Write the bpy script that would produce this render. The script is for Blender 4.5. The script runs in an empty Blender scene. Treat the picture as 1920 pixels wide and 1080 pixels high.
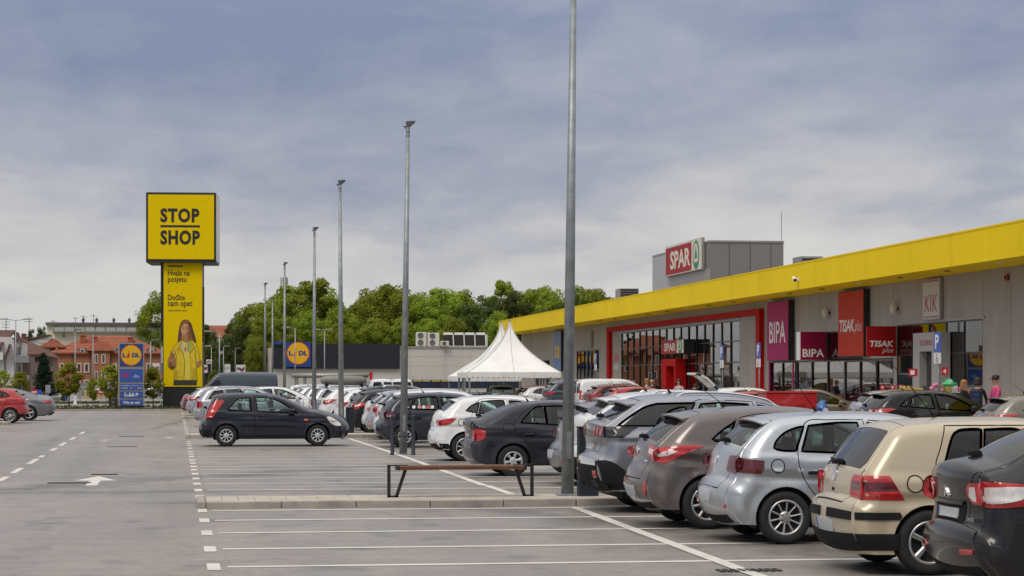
import bpy, math, random
import numpy as np
from mathutils import Vector, Matrix
from mathutils.geometry import delaunay_2d_cdt

R = math.radians
scene = bpy.context.scene
COL = scene.collection
random.seed(7)

# ------------------------------------------------------------------ camera
cam = bpy.data.cameras.new('camera')
cam.sensor_width = 36.0
cam.lens = 78.75
cam.shift_y = 0.0885
cam.clip_start = 0.1
cam.clip_end = 4000
cam_o = bpy.data.objects.new('camera', cam)
COL.objects.link(cam_o)
cam_o.location = (0, 0, 1.85)
cam_o.rotation_euler = (R(90), 0, -math.atan(630 / 4200))
scene.camera = cam_o

# ------------------------------------------------------------------ exposure
scene.view_settings.view_transform = 'Standard'
scene.view_settings.look = 'None'
scene.view_settings.gamma = 1
scene.view_settings.exposure = 0.0
scene.view_settings.use_curve_mapping = False

# ------------------------------------------------------------------ node helpers
class NT:
    """tiny helper round a node tree"""
    def __init__(s, tree):
        s.t = tree
    def n(s, kind, **kw):
        nd = s.t.nodes.new(kind)
        for k, v in kw.items():
            if hasattr(nd, k) and not k.startswith('i_'):
                setattr(nd, k, v)
        return nd
    def link(s, a, b):
        s.t.links.new(a, b)
    def val(s, sock, v):
        if hasattr(v, 'is_output'):
            s.t.links.new(v, sock)
        elif v is not None:
            sock.default_value = v
    def math(s, op, a, b=None, c=None, clamp=False):
        nd = s.n('ShaderNodeMath', operation=op); nd.use_clamp = clamp
        s.val(nd.inputs[0], a)
        if b is not None: s.val(nd.inputs[1], b)
        if c is not None: s.val(nd.inputs[2], c)
        return nd.outputs[0]
    def mix(s, f, a, b, blend='MIX'):
        nd = s.n('ShaderNodeMix', data_type='RGBA', blend_type=blend)
        s.val(nd.inputs[0], f); s.val(nd.inputs[6], a); s.val(nd.inputs[7], b)
        return nd.outputs[2]
    def noise(s, vec, scale, detail=4, rough=.55, dist=0.0):
        nd = s.n('ShaderNodeTexNoise')
        if vec is not None: s.link(vec, nd.inputs['Vector'])
        nd.inputs['Scale'].default_value = scale; nd.inputs['Detail'].default_value = detail
        nd.inputs['Roughness'].default_value = rough; nd.inputs['Distortion'].default_value = dist
        return nd.outputs[0]
    def ramp(s, f, stops):
        nd = s.n('ShaderNodeValToRGB')
        e = nd.color_ramp.elements
        while len(e) < len(stops): e.new(.5)
        for k, (p, c) in enumerate(stops):
            e[k].position = p
            e[k].color = (c[0], c[1], c[2], 1) if not isinstance(c, (int, float)) else (c, c, c, 1)
        s.val(nd.inputs[0], f)
        return nd.outputs[0]
    def mapping(s, vec, scale=(1, 1, 1), loc=(0, 0, 0), rot=(0, 0, 0)):
        nd = s.n('ShaderNodeMapping')
        s.link(vec, nd.inputs[0])
        nd.inputs[1].default_value = loc; nd.inputs[2].default_value = rot; nd.inputs[3].default_value = scale
        return nd.outputs[0]

# ------------------------------------------------------------------ world: overcast sky with a broken cloud deck
SUN_EL, SUN_AZ = R(52), R(215)        # sun behind the camera's left shoulder, veiled by cloud
w = bpy.data.worlds.new('World')
scene.world = w
w.use_nodes = True
w.node_tree.nodes.clear()
q = NT(w.node_tree)
tc = q.n('ShaderNodeTexCoord')
sky = q.n('ShaderNodeTexSky')
sky.sky_type = 'NISHITA'
sky.sun_disc = False
sky.sun_elevation = SUN_EL
sky.sun_rotation = SUN_AZ
bg_sky = q.n('ShaderNodeBackground'); bg_sky.inputs[1].default_value = 0.06
q.link(sky.outputs[0], bg_sky.inputs[0])
sep = q.n('ShaderNodeSeparateXYZ'); q.link(tc.outputs['Generated'], sep.inputs[0])
zc = q.math('MAXIMUM', sep.outputs[2], 0.0)
den = q.math('ADD', zc, 0.16)
cmb = q.n('ShaderNodeCombineXYZ')
q.val(cmb.inputs[0], q.math('DIVIDE', sep.outputs[0], den))
q.val(cmb.inputs[1], q.math('DIVIDE', sep.outputs[1], den))
q.val(cmb.inputs[2], 3.7)
cv = cmb.outputs[0]
big = q.noise(q.mapping(cv, (0.50, 0.42, 1), (19.31, 8.72, 0)), 1.0, 3, .45, .5)
mid = q.noise(q.mapping(cv, (1.25, .85, 1), (12.53, 6.02, 0)), 1.5, 4, .5, .4)
fine = q.noise(q.mapping(cv, (3.0, 1.9, 1), (.1, 2.7, 0)), 2.4, 6, .55, .3)
den_ = q.math('ADD', q.math('MULTIPLY', big, .55), q.math('MULTIPLY', mid, .32))
den_ = q.math('ADD', den_, q.math('MULTIPLY', fine, .19))
# a heavier bank of cloud stands some way above the horizon, paler cloud below it
lift = q.math('MINIMUM', q.math('SUBTRACT', q.math('MULTIPLY', zc, 2.3), .21), .155)
thick = q.math('ADD', den_, lift)
ccol = q.ramp(thick, [(.26, (.63, .64, .66)), (.38, (.66, .65, .635)), (.49, (.54, .535, .55)), (.60, (.37, .395, .465)), (.76, (.21, .25, .365))])
# above the view the deck is made brighter and neutral to light the ground
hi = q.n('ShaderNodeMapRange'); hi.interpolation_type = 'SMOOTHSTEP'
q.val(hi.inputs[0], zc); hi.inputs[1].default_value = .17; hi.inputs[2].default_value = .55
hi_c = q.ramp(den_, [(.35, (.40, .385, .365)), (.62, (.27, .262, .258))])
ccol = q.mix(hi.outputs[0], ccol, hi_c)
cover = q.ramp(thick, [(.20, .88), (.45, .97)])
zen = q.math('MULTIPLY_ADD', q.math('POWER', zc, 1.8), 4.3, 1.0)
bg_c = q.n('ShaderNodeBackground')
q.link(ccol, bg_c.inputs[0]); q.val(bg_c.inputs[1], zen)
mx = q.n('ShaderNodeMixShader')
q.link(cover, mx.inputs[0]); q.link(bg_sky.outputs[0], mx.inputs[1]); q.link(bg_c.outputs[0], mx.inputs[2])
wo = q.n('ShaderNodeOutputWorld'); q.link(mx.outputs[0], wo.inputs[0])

sun = bpy.data.lights.new('sun', 'SUN')
sun.energy = 1.4
sun.angle = R(24)
sun.color = (1.0, .94, .84)
sun_o = bpy.data.objects.new('sun', sun)
COL.objects.link(sun_o)
sd = Vector((math.sin(SUN_AZ) * math.cos(SUN_EL), math.cos(SUN_AZ) * math.cos(SUN_EL), math.sin(SUN_EL)))
sun_o.rotation_euler = sd.to_track_quat('Z', 'Y').to_euler()
sun_o.location = sd * 50

# ------------------------------------------------------------------ materials
MATS = {}
def srgb(r, g, b):
    f = lambda c: (c / 255 / 12.92) if c / 255 <= .04045 else ((c / 255 + .055) / 1.055) ** 2.4
    return (f(r), f(g), f(b))

def mat(name, col, rough=.6, metal=0.0, var=.0, vscale=3.0, coat=0.0, spec=.5, bump=0.0, bscale=20.0, streak=0.0):
    if name in MATS: return MATS[name]
    m = bpy.data.materials.new(name)
    m.use_nodes = True
    p = m.node_tree.nodes['Principled BSDF']
    p.inputs['Base Color'].default_value = (*col, 1)
    p.inputs['Roughness'].default_value = rough
    p.inputs['Metallic'].default_value = metal
    p.inputs['Specular IOR Level'].default_value = spec
    p.inputs['Coat Weight'].default_value = coat
    p.inputs['Coat Roughness'].default_value = .06
    k = NT(m.node_tree)
    if var or bump or streak:
        t = k.n('ShaderNodeTexCoord').outputs['Object']
    if var:
        nz = k.noise(t, vscale, 5, .6)
        f = k.ramp(nz, [(.3, 1 - var), (.7, 1 + var)])
        k.link(k.mix(1.0, (*col, 1), f, 'MULTIPLY'), p.inputs['Base Color'])
    if streak:                                   # rain streaks running down
        nz = k.noise(k.mapping(t, (2.2, 2.2, .16)), 1.0, 6, .65); n2 = k.noise(t, .35, 3)
        f2 = k.ramp(k.math('ADD', k.math('MULTIPLY', nz, .7), k.math('MULTIPLY', n2, .3)), [(.40, 1 + streak * .3), (.52, 1.0), (.66, 1 - streak)])
        src = p.inputs['Base Color'].links[0].from_socket if p.inputs['Base Color'].links else None
        k.link(k.mix(1.0, src if src else (*col, 1), f2, 'MULTIPLY'), p.inputs['Base Color'])
    if bump:
        b = k.n('ShaderNodeBump'); b.inputs['Strength'].default_value = bump; b.inputs['Distance'].default_value = .02
        k.link(k.noise(t, bscale, 4), b.inputs['Height']); k.link(b.outputs[0], p.inputs['Normal'])
    MATS[name] = m
    return m

def paint(name, col, metal=.35, rough=.32, dust=.25):
    """clear-coated car paint with a film of road dust that thickens in blotches"""
    if name in MATS: return MATS[name]
    m = bpy.data.materials.new(name); m.use_nodes = True
    p = m.node_tree.nodes['Principled BSDF']; k = NT(m.node_tree)
    t = k.n('ShaderNodeTexCoord').outputs['Object']
    sp = k.n('ShaderNodeSeparateXYZ'); k.link(t, sp.inputs[0])
    nz = k.noise(t, 2.3, 6, .65, .4); n2 = k.noise(k.mapping(t, (9, 9, 1.6)), 2.0, 5, .6)
    low = k.math('SUBTRACT', .95, sp.outputs[2], clamp=True)
    d = k.math('MULTIPLY', k.math('MULTIPLY', nz, n2), k.math('MULTIPLY_ADD', low, 1.6, .35))
    d = k.math('MULTIPLY', d, dust * 2.2, clamp=True)
    k.link(k.mix(d, (*col, 1), (.20, .18, .155, 1)), p.inputs['Base Color'])
    k.val(p.inputs['Roughness'], k.math('MULTIPLY_ADD', d, .5, rough))
    p.inputs['Metallic'].default_value = metal
    dark = max(col) < .06
    p.inputs['Specular IOR Level'].default_value = .3 if dark else .5
    p.inputs['Coat Weight'].default_value = .45 if dark else .7
    p.inputs['Coat Roughness'].default_value = .07
    MATS[name] = m
    return m

def glass_mat(name, tint, refl=1.0, trans=.5, ior=1.5, rough=.0):
    """thin glazing: tinted see-through plus a Fresnel mirror"""
    if name in MATS: return MATS[name]
    m = bpy.data.materials.new(name); m.use_nodes = True
    nt = m.node_tree; nt.nodes.clear(); k = NT(nt)
    tr = k.n('ShaderNodeBsdfTransparent'); tr.inputs[0].default_value = (tint[0] * trans, tint[1] * trans, tint[2] * trans, 1)
    gl = k.n('ShaderNodeBsdfGlossy'); gl.inputs[0].default_value = (refl, refl, refl, 1); gl.inputs[1].default_value = rough
    fr = k.n('ShaderNodeFresnel'); fr.inputs[0].default_value = ior
    mx = k.n('ShaderNodeMixShader'); k.link(fr.outputs[0], mx.inputs[0]); k.link(tr.outputs[0], mx.inputs[1]); k.link(gl.outputs[0], mx.inputs[2])
    o = k.n('ShaderNodeOutputMaterial'); k.link(mx.outputs[0], o.inputs[0])
    MATS[name] = m
    return m

# ------------------------------------------------------------------ mesh helpers
class MB:
    """collects simple solids into one mesh"""
    def __init__(s):
        s.v = []; s.f = []; s.m = []
    def poly(s, pts, mi=0):
        b = len(s.v); s.v += [tuple(p) for p in pts]; s.f.append(tuple(range(b, b + len(pts)))); s.m.append(mi); return s
    def box(s, x0, y0, z0, x1, y1, z1, mi=0):
        b = len(s.v)
        s.v += [(x0, y0, z0), (x1, y0, z0), (x1, y1, z0), (x0, y1, z0), (x0, y0, z1), (x1, y0, z1), (x1, y1, z1), (x0, y1, z1)]
        for f in ((3, 2, 1, 0), (4, 5, 6, 7), (0, 1, 5, 4), (1, 2, 6, 5), (2, 3, 7, 6), (3, 0, 4, 7)):
            s.f.append(tuple(b + i for i in f)); s.m.append(mi)
        return s
    def bbox(s, x0, y0, z0, x1, y1, z1, b=.02, mi=0):
        """box with chamfered vertical and top edges"""
        pts = [(x0 + b, y0), (x1 - b, y0), (x1, y0 + b), (x1, y1 - b), (x1 - b, y1), (x0 + b, y1), (x0, y1 - b), (x0, y0 + b)]
        ins = [(x0 + 2 * b, y0 + b), (x1 - 2 * b, y0 + b), (x1 - b, y0 + 2 * b), (x1 - b, y1 - 2 * b), (x1 - 2 * b, y1 - b), (x0 + 2 * b, y1 - b), (x0 + b, y1 - 2 * b), (x0 + b, y0 + 2 * b)]
        o = len(s.v)
        s.v += [(x, y, z0) for x, y in pts] + [(x, y, z1 - b) for x, y in pts] + [(x, y, z1) for x, y in ins]
        for i in range(8):
            j = (i + 1) % 8
            s.f += [(o + i, o + j, o + 8 + j, o + 8 + i), (o + 8 + i, o + 8 + j, o + 16 + j, o + 16 + i)]; s.m += [mi, mi]
        s.f += [tuple(o + 16 + i for i in range(8)), tuple(o + 7 - i for i in range(8))]; s.m += [mi, mi]
        return s
    def tube(s, a, b, r0, r1=None, n=10, mi=0, caps=True):
        r1 = r0 if r1 is None else r1
        a = Vector(a); b = Vector(b); d = (b - a).normalized()
        u = d.orthogonal().normalized(); w_ = d.cross(u)
        o = len(s.v)
        for c, r in ((a, r0), (b, r1)):
            for i in range(n):
                t = 2 * math.pi * i / n
                s.v.append(tuple(c + u * (r * math.cos(t)) + w_ * (r * math.sin(t))))
        for i in range(n):
            j = (i + 1) % n
            s.f.append((o + i, o + j, o + n + j, o + n + i)); s.m.append(mi)
        if caps:
            s.f.append(tuple(o + n - 1 - i for i in range(n))); s.f.append(tuple(o + n + i for i in range(n))); s.m += [mi, mi]
        return s
    def bar(s, a, b, wd, th, up=(0, 0, 1), mi=0):
        """rectangular bar from a to b"""
        a = Vector(a); b = Vector(b); d = (b - a).normalized(); u = Vector(up)
        u = (u - d * u.dot(d)).normalized(); w_ = d.cross(u)
        o = len(s.v)
        for c in (a, b):
            for i, j in ((-1, -1), (1, -1), (1, 1), (-1, 1)):
                s.v.append(tuple(c + w_ * (i * wd / 2) + u * (j * th / 2)))
        for f in ((3, 2, 1, 0), (4, 5, 6, 7), (0, 1, 5, 4), (1, 2, 6, 5), (2, 3, 7, 6), (3, 0, 4, 7)):
            s.f.append(tuple(o + i for i in f)); s.m.append(mi)
        return s
    def lathe(s, prof, n=24, axis='z', c=(0, 0, 0), mi=0):
        """prof: (radius, height) list"""
        o = len(s.v); k = len(prof)
        for i in range(n):
            t = 2 * math.pi * i / n; ct, st = math.cos(t), math.sin(t)
            for r, h in prof:
                p = (r * ct, r * st, h) if axis == 'z' else ((r * ct, h, r * st) if axis == 'y' else (h, r * ct, r * st))
                s.v.append((p[0] + c[0], p[1] + c[1], p[2] + c[2]))
        for i in range(n):
            j = (i + 1) % n
            for a in range(k - 1):
                f = (o + i * k + a, o + j * k + a, o + j * k + a + 1, o + i * k + a + 1)
                s.f.append(f if axis != 'y' else f[::-1]); s.m.append(mi)
        return s
    def prism(s, pts, d, mi=0):
        """closed 3-D polygon extruded by vector d"""
        n = len(pts); o = len(s.v); d = Vector(d)
        s.v += [tuple(p) for p in pts] + [tuple(Vector(p) + d) for p in pts]
        s.f.append(tuple(o + n - 1 - i for i in range(n))); s.f.append(tuple(o + n + i for i in range(n))); s.m += [mi, mi]
        for i in range(n):
            j = (i + 1) % n
            s.f.append((o + i, o + j, o + n + j, o + n + i)); s.m.append(mi)
        return s
    def mesh(s, name, mats, smooth=False):
        me = bpy.data.meshes.new(name)
        me.from_pydata(s.v, [], s.f)
        for m in (mats if isinstance(mats, (list, tuple)) else [mats]): me.materials.append(m)
        if any(s.m): me.polygons.foreach_set('material_index', s.m)
        if smooth: me.polygons.foreach_set('use_smooth', [True] * len(s.f))
        me.update()
        return me
    def build(s, name, mats, parent=None, smooth=False):
        return link(name, s.mesh(name, mats, smooth), parent)

def link(name, me, parent=None):
    o = bpy.data.objects.new(name, me); COL.objects.link(o)
    if parent is not None: o.parent = parent
    return o

def tag(o, label=None, cat=None, group=None, kind=None):
    if label: o['label'] = label
    if cat: o['category'] = cat
    if group: o['group'] = group
    if kind: o['kind'] = kind
    return o

def thing(name, loc, label, cat, rz=0.0, group=None, kind=None):
    o = bpy.data.objects.new(name, None); COL.objects.link(o)
    o.location = loc; o.rotation_euler = (0, 0, rz); o.empty_display_size = .2
    return tag(o, label, cat, group, kind)

def copy_tree(o, parent=None):
    c = o.copy(); COL.objects.link(c)
    c.parent = parent
    for ch in o.children: copy_tree(ch, c)
    return c

_txt = {}
def text_mesh(body, bold=0.0, shear=0.0, spacing=1.0):
    key = (body, bold, shear, spacing)
    if key in _txt: return _txt[key]
    cu = bpy.data.curves.new('lettering', 'FONT'); cu.body = body; cu.offset = bold; cu.shear = shear; cu.extrude = 0.0
    cu.space_character = spacing; cu.resolution_u = 3
    o = bpy.data.objects.new('lettering', cu)
    me = bpy.data.meshes.new_from_object(o)
    bpy.data.objects.remove(o); bpy.data.curves.remove(cu)
    n = len(me.vertices); a = np.empty(n * 3); me.vertices.foreach_get('co', a); a = a.reshape(n, 3)
    fs = [tuple(p.vertices) for p in me.polygons]
    lo, hi = a.min(0), a.max(0)
    a[:, 0] = (a[:, 0] - lo[0]) / (hi[0] - lo[0]); a[:, 1] = (a[:, 1] - lo[1]) / (hi[1] - lo[1])
    bpy.data.meshes.remove(me)
    _txt[key] = (a, fs)
    return _txt[key]

def lettering(body, m, parent, loc, w_, h_, face='-x', bold=0.0, shear=0.0, name='lettering', spacing=1.0):
    """flat letters fitted into a w x h box whose lower-left corner (as read) is loc; face: the way they look"""
    a, fs = text_mesh(body, bold, shear, spacing)
    P = np.zeros_like(a)
    if face == '-x':
        P[:, 1] = -a[:, 0] * w_
    else:
        P[:, 0] = a[:, 0] * w_
    P[:, 2] = a[:, 1] * h_
    me = bpy.data.meshes.new(name)
    me.from_pydata([tuple(p) for p in P], [], fs); me.materials.append(m)
    o = link(name, me, parent); o.location = loc
    return o
# ------------------------------------------------------------------ cars
# every car is a skin stretched over its side silhouette: a side sheet (windows, doors and arches cut into it) and
# a band that runs from the rear bumper over the roof to the front bumper (rear window, windscreen, tailgate cut into it)
M_RUB = mat('tyre_rubber', (.016, .016, .017), .85, var=.25, vscale=6)
M_ALLOY = mat('alloy', (.50, .50, .51), .35, .85, var=.12)
M_COVER = mat('wheel_cover', (.46, .47, .48), .42, .45, var=.15)
M_DARKRIM = mat('rim_dark', (.015, .015, .016), .7)  # brake backing behind the spokes, also wheel bolts and exhaust
M_TRIM = mat('black_trim', (.011, .011, .012), .82, var=.2, bump=.08, bscale=90, spec=.22)
M_GLOSSBLK = mat('gloss_black', (.012, .012, .014), .12, coat=.6)
M_SEAM = mat('panel_gap', (.006, .006, .007), .9)
M_UNDER = mat('underbody', (.012, .012, .012), .9)
M_SEAT = mat('seat_cloth', (.12, .122, .125), .9, var=.2)
M_CHROME = mat('chrome', (.70, .70, .71), .12, 1.0)
M_PLATE = mat('plate_white', (.44, .45, .48), .45, var=.06)
M_PLATEBLUE = mat('plate_blue', (.02, .05, .28), .5)
M_RED = mat('lamp_red', (.42, .012, .016), .12, coat=.8, var=.25, vscale=14)
M_REDDARK = mat('lamp_smoked_red', (.09, .008, .012), .12, coat=.8, var=.3, vscale=14)
M_LAMPW = mat('lamp_clear', (.62, .60, .60), .12, coat=.8, var=.15, vscale=25)
M_AMBER = mat('lamp_amber', (.65, .17, .01), .2, coat=.5)
M_GLASS = glass_mat('car_glass', (.74, .90, .86), .95, .90, 1.55)
M_GLASSD = glass_mat('car_glass_tinted', (.42, .48, .52), .95, .22, 1.62)

def arr(pts): return np.array([(p[0], p[1]) for p in pts], float)

def spline(pts, step=.03):
    """Catmull-Rom through pts; a third entry 'c' makes a corner"""
    segs = []; cur = [pts[0]]
    for p in pts[1:]:
        cur.append(p)
        if len(p) > 2: segs.append(cur); cur = [p]
    if len(cur) > 1: segs.append(cur)
    out = []
    for sg in segs:
        a = arr(sg); n = len(a)
        P = np.vstack([2 * a[0] - a[1], a, 2 * a[-1] - a[-2]])
        for i in range(n - 1):
            p0, p1, p2, p3 = P[i], P[i + 1], P[i + 2], P[i + 3]
            d = np.linalg.norm(p2 - p1); k = max(1, int(round(d / step)))
            t0 = 0; t1 = t0 + max(np.linalg.norm(p1 - p0), 1e-6) ** .5; t2 = t1 + max(d, 1e-6) ** .5; t3 = t2 + max(np.linalg.norm(p3 - p2), 1e-6) ** .5
            for t in np.linspace(t1, t2, k, endpoint=False):
                A1 = (t1 - t) / (t1 - t0) * p0 + (t - t0) / (t1 - t0) * p1
                A2 = (t2 - t) / (t2 - t1) * p1 + (t - t1) / (t2 - t1) * p2
                A3 = (t3 - t) / (t3 - t2) * p2 + (t - t2) / (t3 - t2) * p3
                B1 = (t2 - t) / (t2 - t0) * A1 + (t - t0) / (t2 - t0) * A2
                B2 = (t3 - t) / (t3 - t1) * A2 + (t - t1) / (t3 - t1) * A3
                out.append((t2 - t) / (t2 - t1) * B1 + (t - t1) / (t2 - t1) * B2)
    out.append(arr(pts)[-1])
    return np.array(out)

def closed_spline(pts, step=.04):
    """closed outline; corners flagged 'c' stay sharp"""
    k = next((i for i, p in enumerate(pts) if len(p) > 2), 0)
    pp = list(pts[k:]) + list(pts[:k]) + [pts[k]]
    return spline(pp, step)[:-1]

def dens(poly, step=.04):
    a = np.array([(p[0], p[1]) for p in poly], float); out = []
    for i in range(len(a)):
        p, r_ = a[i], a[(i + 1) % len(a)]
        k = max(1, int(math.ceil(np.linalg.norm(r_ - p) / step)))
        for t in range(k): out.append(p + (r_ - p) * t / k)
    return np.array(out)

def pip(P, poly):
    x, y = P[:, 0], P[:, 1]; ins = np.zeros(len(P), bool); n = len(poly); j = n - 1
    for i in range(n):
        xi, yi = poly[i]; xj, yj = poly[j]
        if yi != yj:
            c = ((yi > y) != (yj > y)) & (x < (xj - xi) * (y - yi) / (yj - yi) + xi)
            ins ^= c
        j = i
    return ins

def ring(poly, wd):
    """outline polygon of width wd round a closed polygon -> (outer, inner)"""
    a = np.asarray(poly, float); n = len(a)
    t = np.roll(a, -1, 0) - np.roll(a, 1, 0); t /= np.maximum(np.linalg.norm(t, axis=1, keepdims=True), 1e-9)
    nn = np.stack([t[:, 1], -t[:, 0]], 1)
    return a + nn * wd / 2, a - nn * wd / 2

def cdt(loops, pts):
    V = []; E_ = []
    for lp in loops:
        o = len(V); V += [Vector((float(p[0]), float(p[1]))) for p in lp]
        E_ += [(o + i, o + (i + 1) % len(lp)) for i in range(len(lp))]
    V += [Vector((float(p[0]), float(p[1]))) for p in pts]
    v, e, f, _, _, _ = delaunay_2d_cdt(V, E_, [], 0, 1e-5)
    v = np.array([(p[0], p[1]) for p in v]); f = np.array([t for t in f if len(t) == 3], int)
    return v, f

class Skin:
    def __init__(s, sp):
        s.sp = sp; s.L = sp['L']; s.hw0 = sp['W'] / 2; s.g = sp.get('g', .06)
        s.C = spline(sp['prof'], max(.03, s.g * .6))
        d = np.linalg.norm(np.diff(s.C, axis=0), axis=1); s.a = np.concatenate([[0], np.cumsum(d)]); s.A = s.a[-1]
        s.ip = int(np.argmax(s.C[:, 1]))
        t = np.gradient(s.C, axis=0); t /= np.linalg.norm(t, axis=1, keepdims=True)
        s.N = np.stack([-t[:, 1], t[:, 0]], 1)
        for _ in range(2):
            s.N[1:-1] = (s.N[:-2] + 2 * s.N[1:-1] + s.N[2:]) / 4
        s.N /= np.linalg.norm(s.N, axis=1, keepdims=True)
        s.zb = sp['belt']
        fz = np.minimum.accumulate  # noqa
        rear_r, front_r = sp.get('rr', .17), sp.get('fr', .26)
        H = s.C[s.ip, 1]
        kr = [(0, .10), (s.za(.55), rear_r), (s.za(s.belt(0) - .04), rear_r * .9), (s.za(H - .12), sp.get('roof_r', .10)), (s.a[s.ip], sp.get('roof_r', .10)),
              (s.zaf(H - .15), .09), (s.zaf(s.belt(s.L) + .03), .10), (s.zaf(.72), front_r), (s.zaf(.5), front_r), (s.A, .14)]
        kr.sort()
        s.ka = np.array([k[0] for k in kr]); s.kr = np.array([k[1] for k in kr])
        cr = [(0, .05), (s.za(.5), sp.get('rc', .08)), (s.za(s.belt(0)), sp.get('rc', .08)), (s.za(H - .1), .04), (s.a[s.ip], .03), (s.zaf(H - .12), .05), (s.zaf(s.belt(s.L)), .08), (s.zaf(.75), .10), (s.zaf(.5), .16), (s.A, .10)]
        cr.sort()
        s.ca = np.array([k[0] for k in cr]); s.cc = np.array([k[1] for k in cr])
        s.r_c = np.interp(s.a, s.ka, s.kr)
        s.al_c = math.pi / 2 - np.arctan(2 * np.interp(s.a, s.ca, s.cc) / .64)
        s.hw_c = s.W0(s.C[:, 0], s.C[:, 1]) - s.r_c * np.tan(s.al_c / 2)
        s.sil = np.vstack([s.C, dens([s.C[-1], s.C[0]], .1)[1:]]) if False else s.C
        # closed silhouette
        n = 14
        bot = np.linspace(s.C[-1], s.C[0], n)[1:-1]
        s.closed = np.vstack([s.C, bot])
    def belt(s, x):
        (x0, z0), (x1, z1) = s.zb
        return z0 + (x - x0) * (z1 - z0) / (x1 - x0)
    def za(s, z):
        c = s.C[:s.ip + 1]; zz = np.maximum.accumulate(c[:, 1]) + np.arange(len(c)) * 1e-7
        return np.interp(z, zz, s.a[:s.ip + 1])
    def zaf(s, z):
        c = s.C[s.ip:][::-1]; zz = np.maximum.accumulate(c[:, 1]) + np.arange(len(c)) * 1e-7
        return np.interp(z, zz, s.a[s.ip:][::-1])
    def W0(s, x, z):
        sp = s.sp; L = s.L
        zb = s.belt(x)
        w_ = np.full_like(np.asarray(x, float), s.hw0)
        up = np.maximum(z - zb, 0)
        w_ = w_ - .022 * np.clip((z - zb + .05) / .05, 0, 1) - up * sp.get('tumb', .30) - up * up * .10
        lo = np.clip((zb - z) / zb, 0, 1.2)
        w_ = w_ - .035 * np.clip(1 - lo / .42, 0, 1) ** 2                      # shoulder leans in
        w_ = w_ - .06 * np.clip((lo - .62) / .38, 0, 1.3) ** 1.6               # sill tucks in
        zc = zb * sp.get('crease', .80)
        w_ = w_ + .011 * np.exp(-((z - zc) / .018) ** 2) - .012 * np.exp(-((z - zc + .06) / .045) ** 2)
        xr = np.clip((L * .36 - x) / (L * .36), 0, 1); xf = np.clip((x - L * .60) / (L * .40), 0, 1)
        w_ = w_ - sp.get('tr', .05) * xr ** 2.6 - sp.get('tf', .09) * xf ** 2.4
        for xc in sp['wx']:
            d = np.hypot(x - xc, z - sp['wr']); Ra = sp['wr'] + .045
            w_ = w_ + sp.get('flare', .016) * np.clip(1 - (d - Ra) / .10, 0, 1) ** 1.5
        return w_
    def dist(s, P):
        A_, B_ = s.C[:-1], s.C[1:]; D = B_ - A_; L2 = np.maximum((D ** 2).sum(1), 1e-12)
        best = np.full(len(P), 9.); ba = np.zeros(len(P))
        for i0 in range(0, len(P), 800):
            Q = P[i0:i0 + 800]
            t = np.clip(((Q[:, None, :] - A_[None]) * D[None]).sum(2) / L2[None], 0, 1)
            dd = np.linalg.norm(A_[None] + t[..., None] * D[None] - Q[:, None, :], axis=2)
            k = dd.argmin(1); r_ = np.arange(len(Q))
            best[i0:i0 + 800] = dd[r_, k]; ba[i0:i0 + 800] = s.a[k] + t[r_, k] * np.sqrt(L2[k])
        return best, ba
    def depth(s, P):
        d, a = s.dist(P); r_ = np.interp(a, s.ka, s.kr)
        al = math.pi / 2 - np.arctan(2 * np.interp(a, s.ca, s.cc) / .64); sa = np.sin(al)
        u = np.clip(1 - d / r_, 0, 1) * sa
        return s.W0(P[:, 0], P[:, 1]) - r_ / sa * (1 - np.sqrt(np.maximum(1 - u * u, 0)))
    def side(s, P, off=0.0):
        """(x,z) -> near-side (y<0) surface point and normal"""
        P = np.asarray(P, float); e = .006
        w0 = s.depth(P)
        wx = (s.depth(P + [e, 0]) - s.depth(P - [e, 0])) / (2 * e)
        wz = (s.depth(P + [0, e]) - s.depth(P - [0, e])) / (2 * e)
        wx = np.clip(wx, -6, 6); wz = np.clip(wz, -6, 6)
        n = np.stack([-wx, -np.ones_like(wx), -wz], 1); n /= np.linalg.norm(n, axis=1, keepdims=True)
        return np.stack([P[:, 0], -w0, P[:, 1]], 1) + n * off, n
    def _band(s, a, v):
        x = np.interp(a, s.a, s.C[:, 0]); z = np.interp(a, s.a, s.C[:, 1])
        nx = np.interp(a, s.a, s.N[:, 0]); nz = np.interp(a, s.a, s.N[:, 1])
        hw = np.interp(a, s.a, s.hw_c); c = np.interp(a, s.ca, s.cc) * (1 - v * v)
        return np.stack([x + nx * c, v * hw, z + nz * c], 1)
    def band(s, Q, off=0.0):
        """(arc, v in -1..1) -> surface point and normal"""
        Q = np.asarray(Q, float); a, v = np.clip(Q[:, 0], 0, s.A), np.clip(Q[:, 1], -1, 1)
        e = .012
        p = s._band(a, v)
        da = s._band(np.minimum(a + e, s.A), v) - s._band(np.maximum(a - e, 0), v)
        v1, v0 = np.minimum(v + .02, 1), np.maximum(v - .02, -1)
        dv = s._band(a, v1) - s._band(a, v0)
        n = np.cross(da, dv); n /= np.maximum(np.linalg.norm(n, axis=1, keepdims=True), 1e-9)
        # at the edge the band meets the side sheet: turn the normal into the profile normal there
        return p + n * off, n
    def yz(s, poly, front=False, step=.04):
        """(y,z) outline on the rear or front face -> (arc, v)"""
        P = dens(poly, step); a = s.zaf(P[:, 1]) if front else s.za(P[:, 1])
        return np.stack([a, np.clip(P[:, 0] / np.interp(a, s.a, s.hw_c), -1, 1)], 1)

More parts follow.
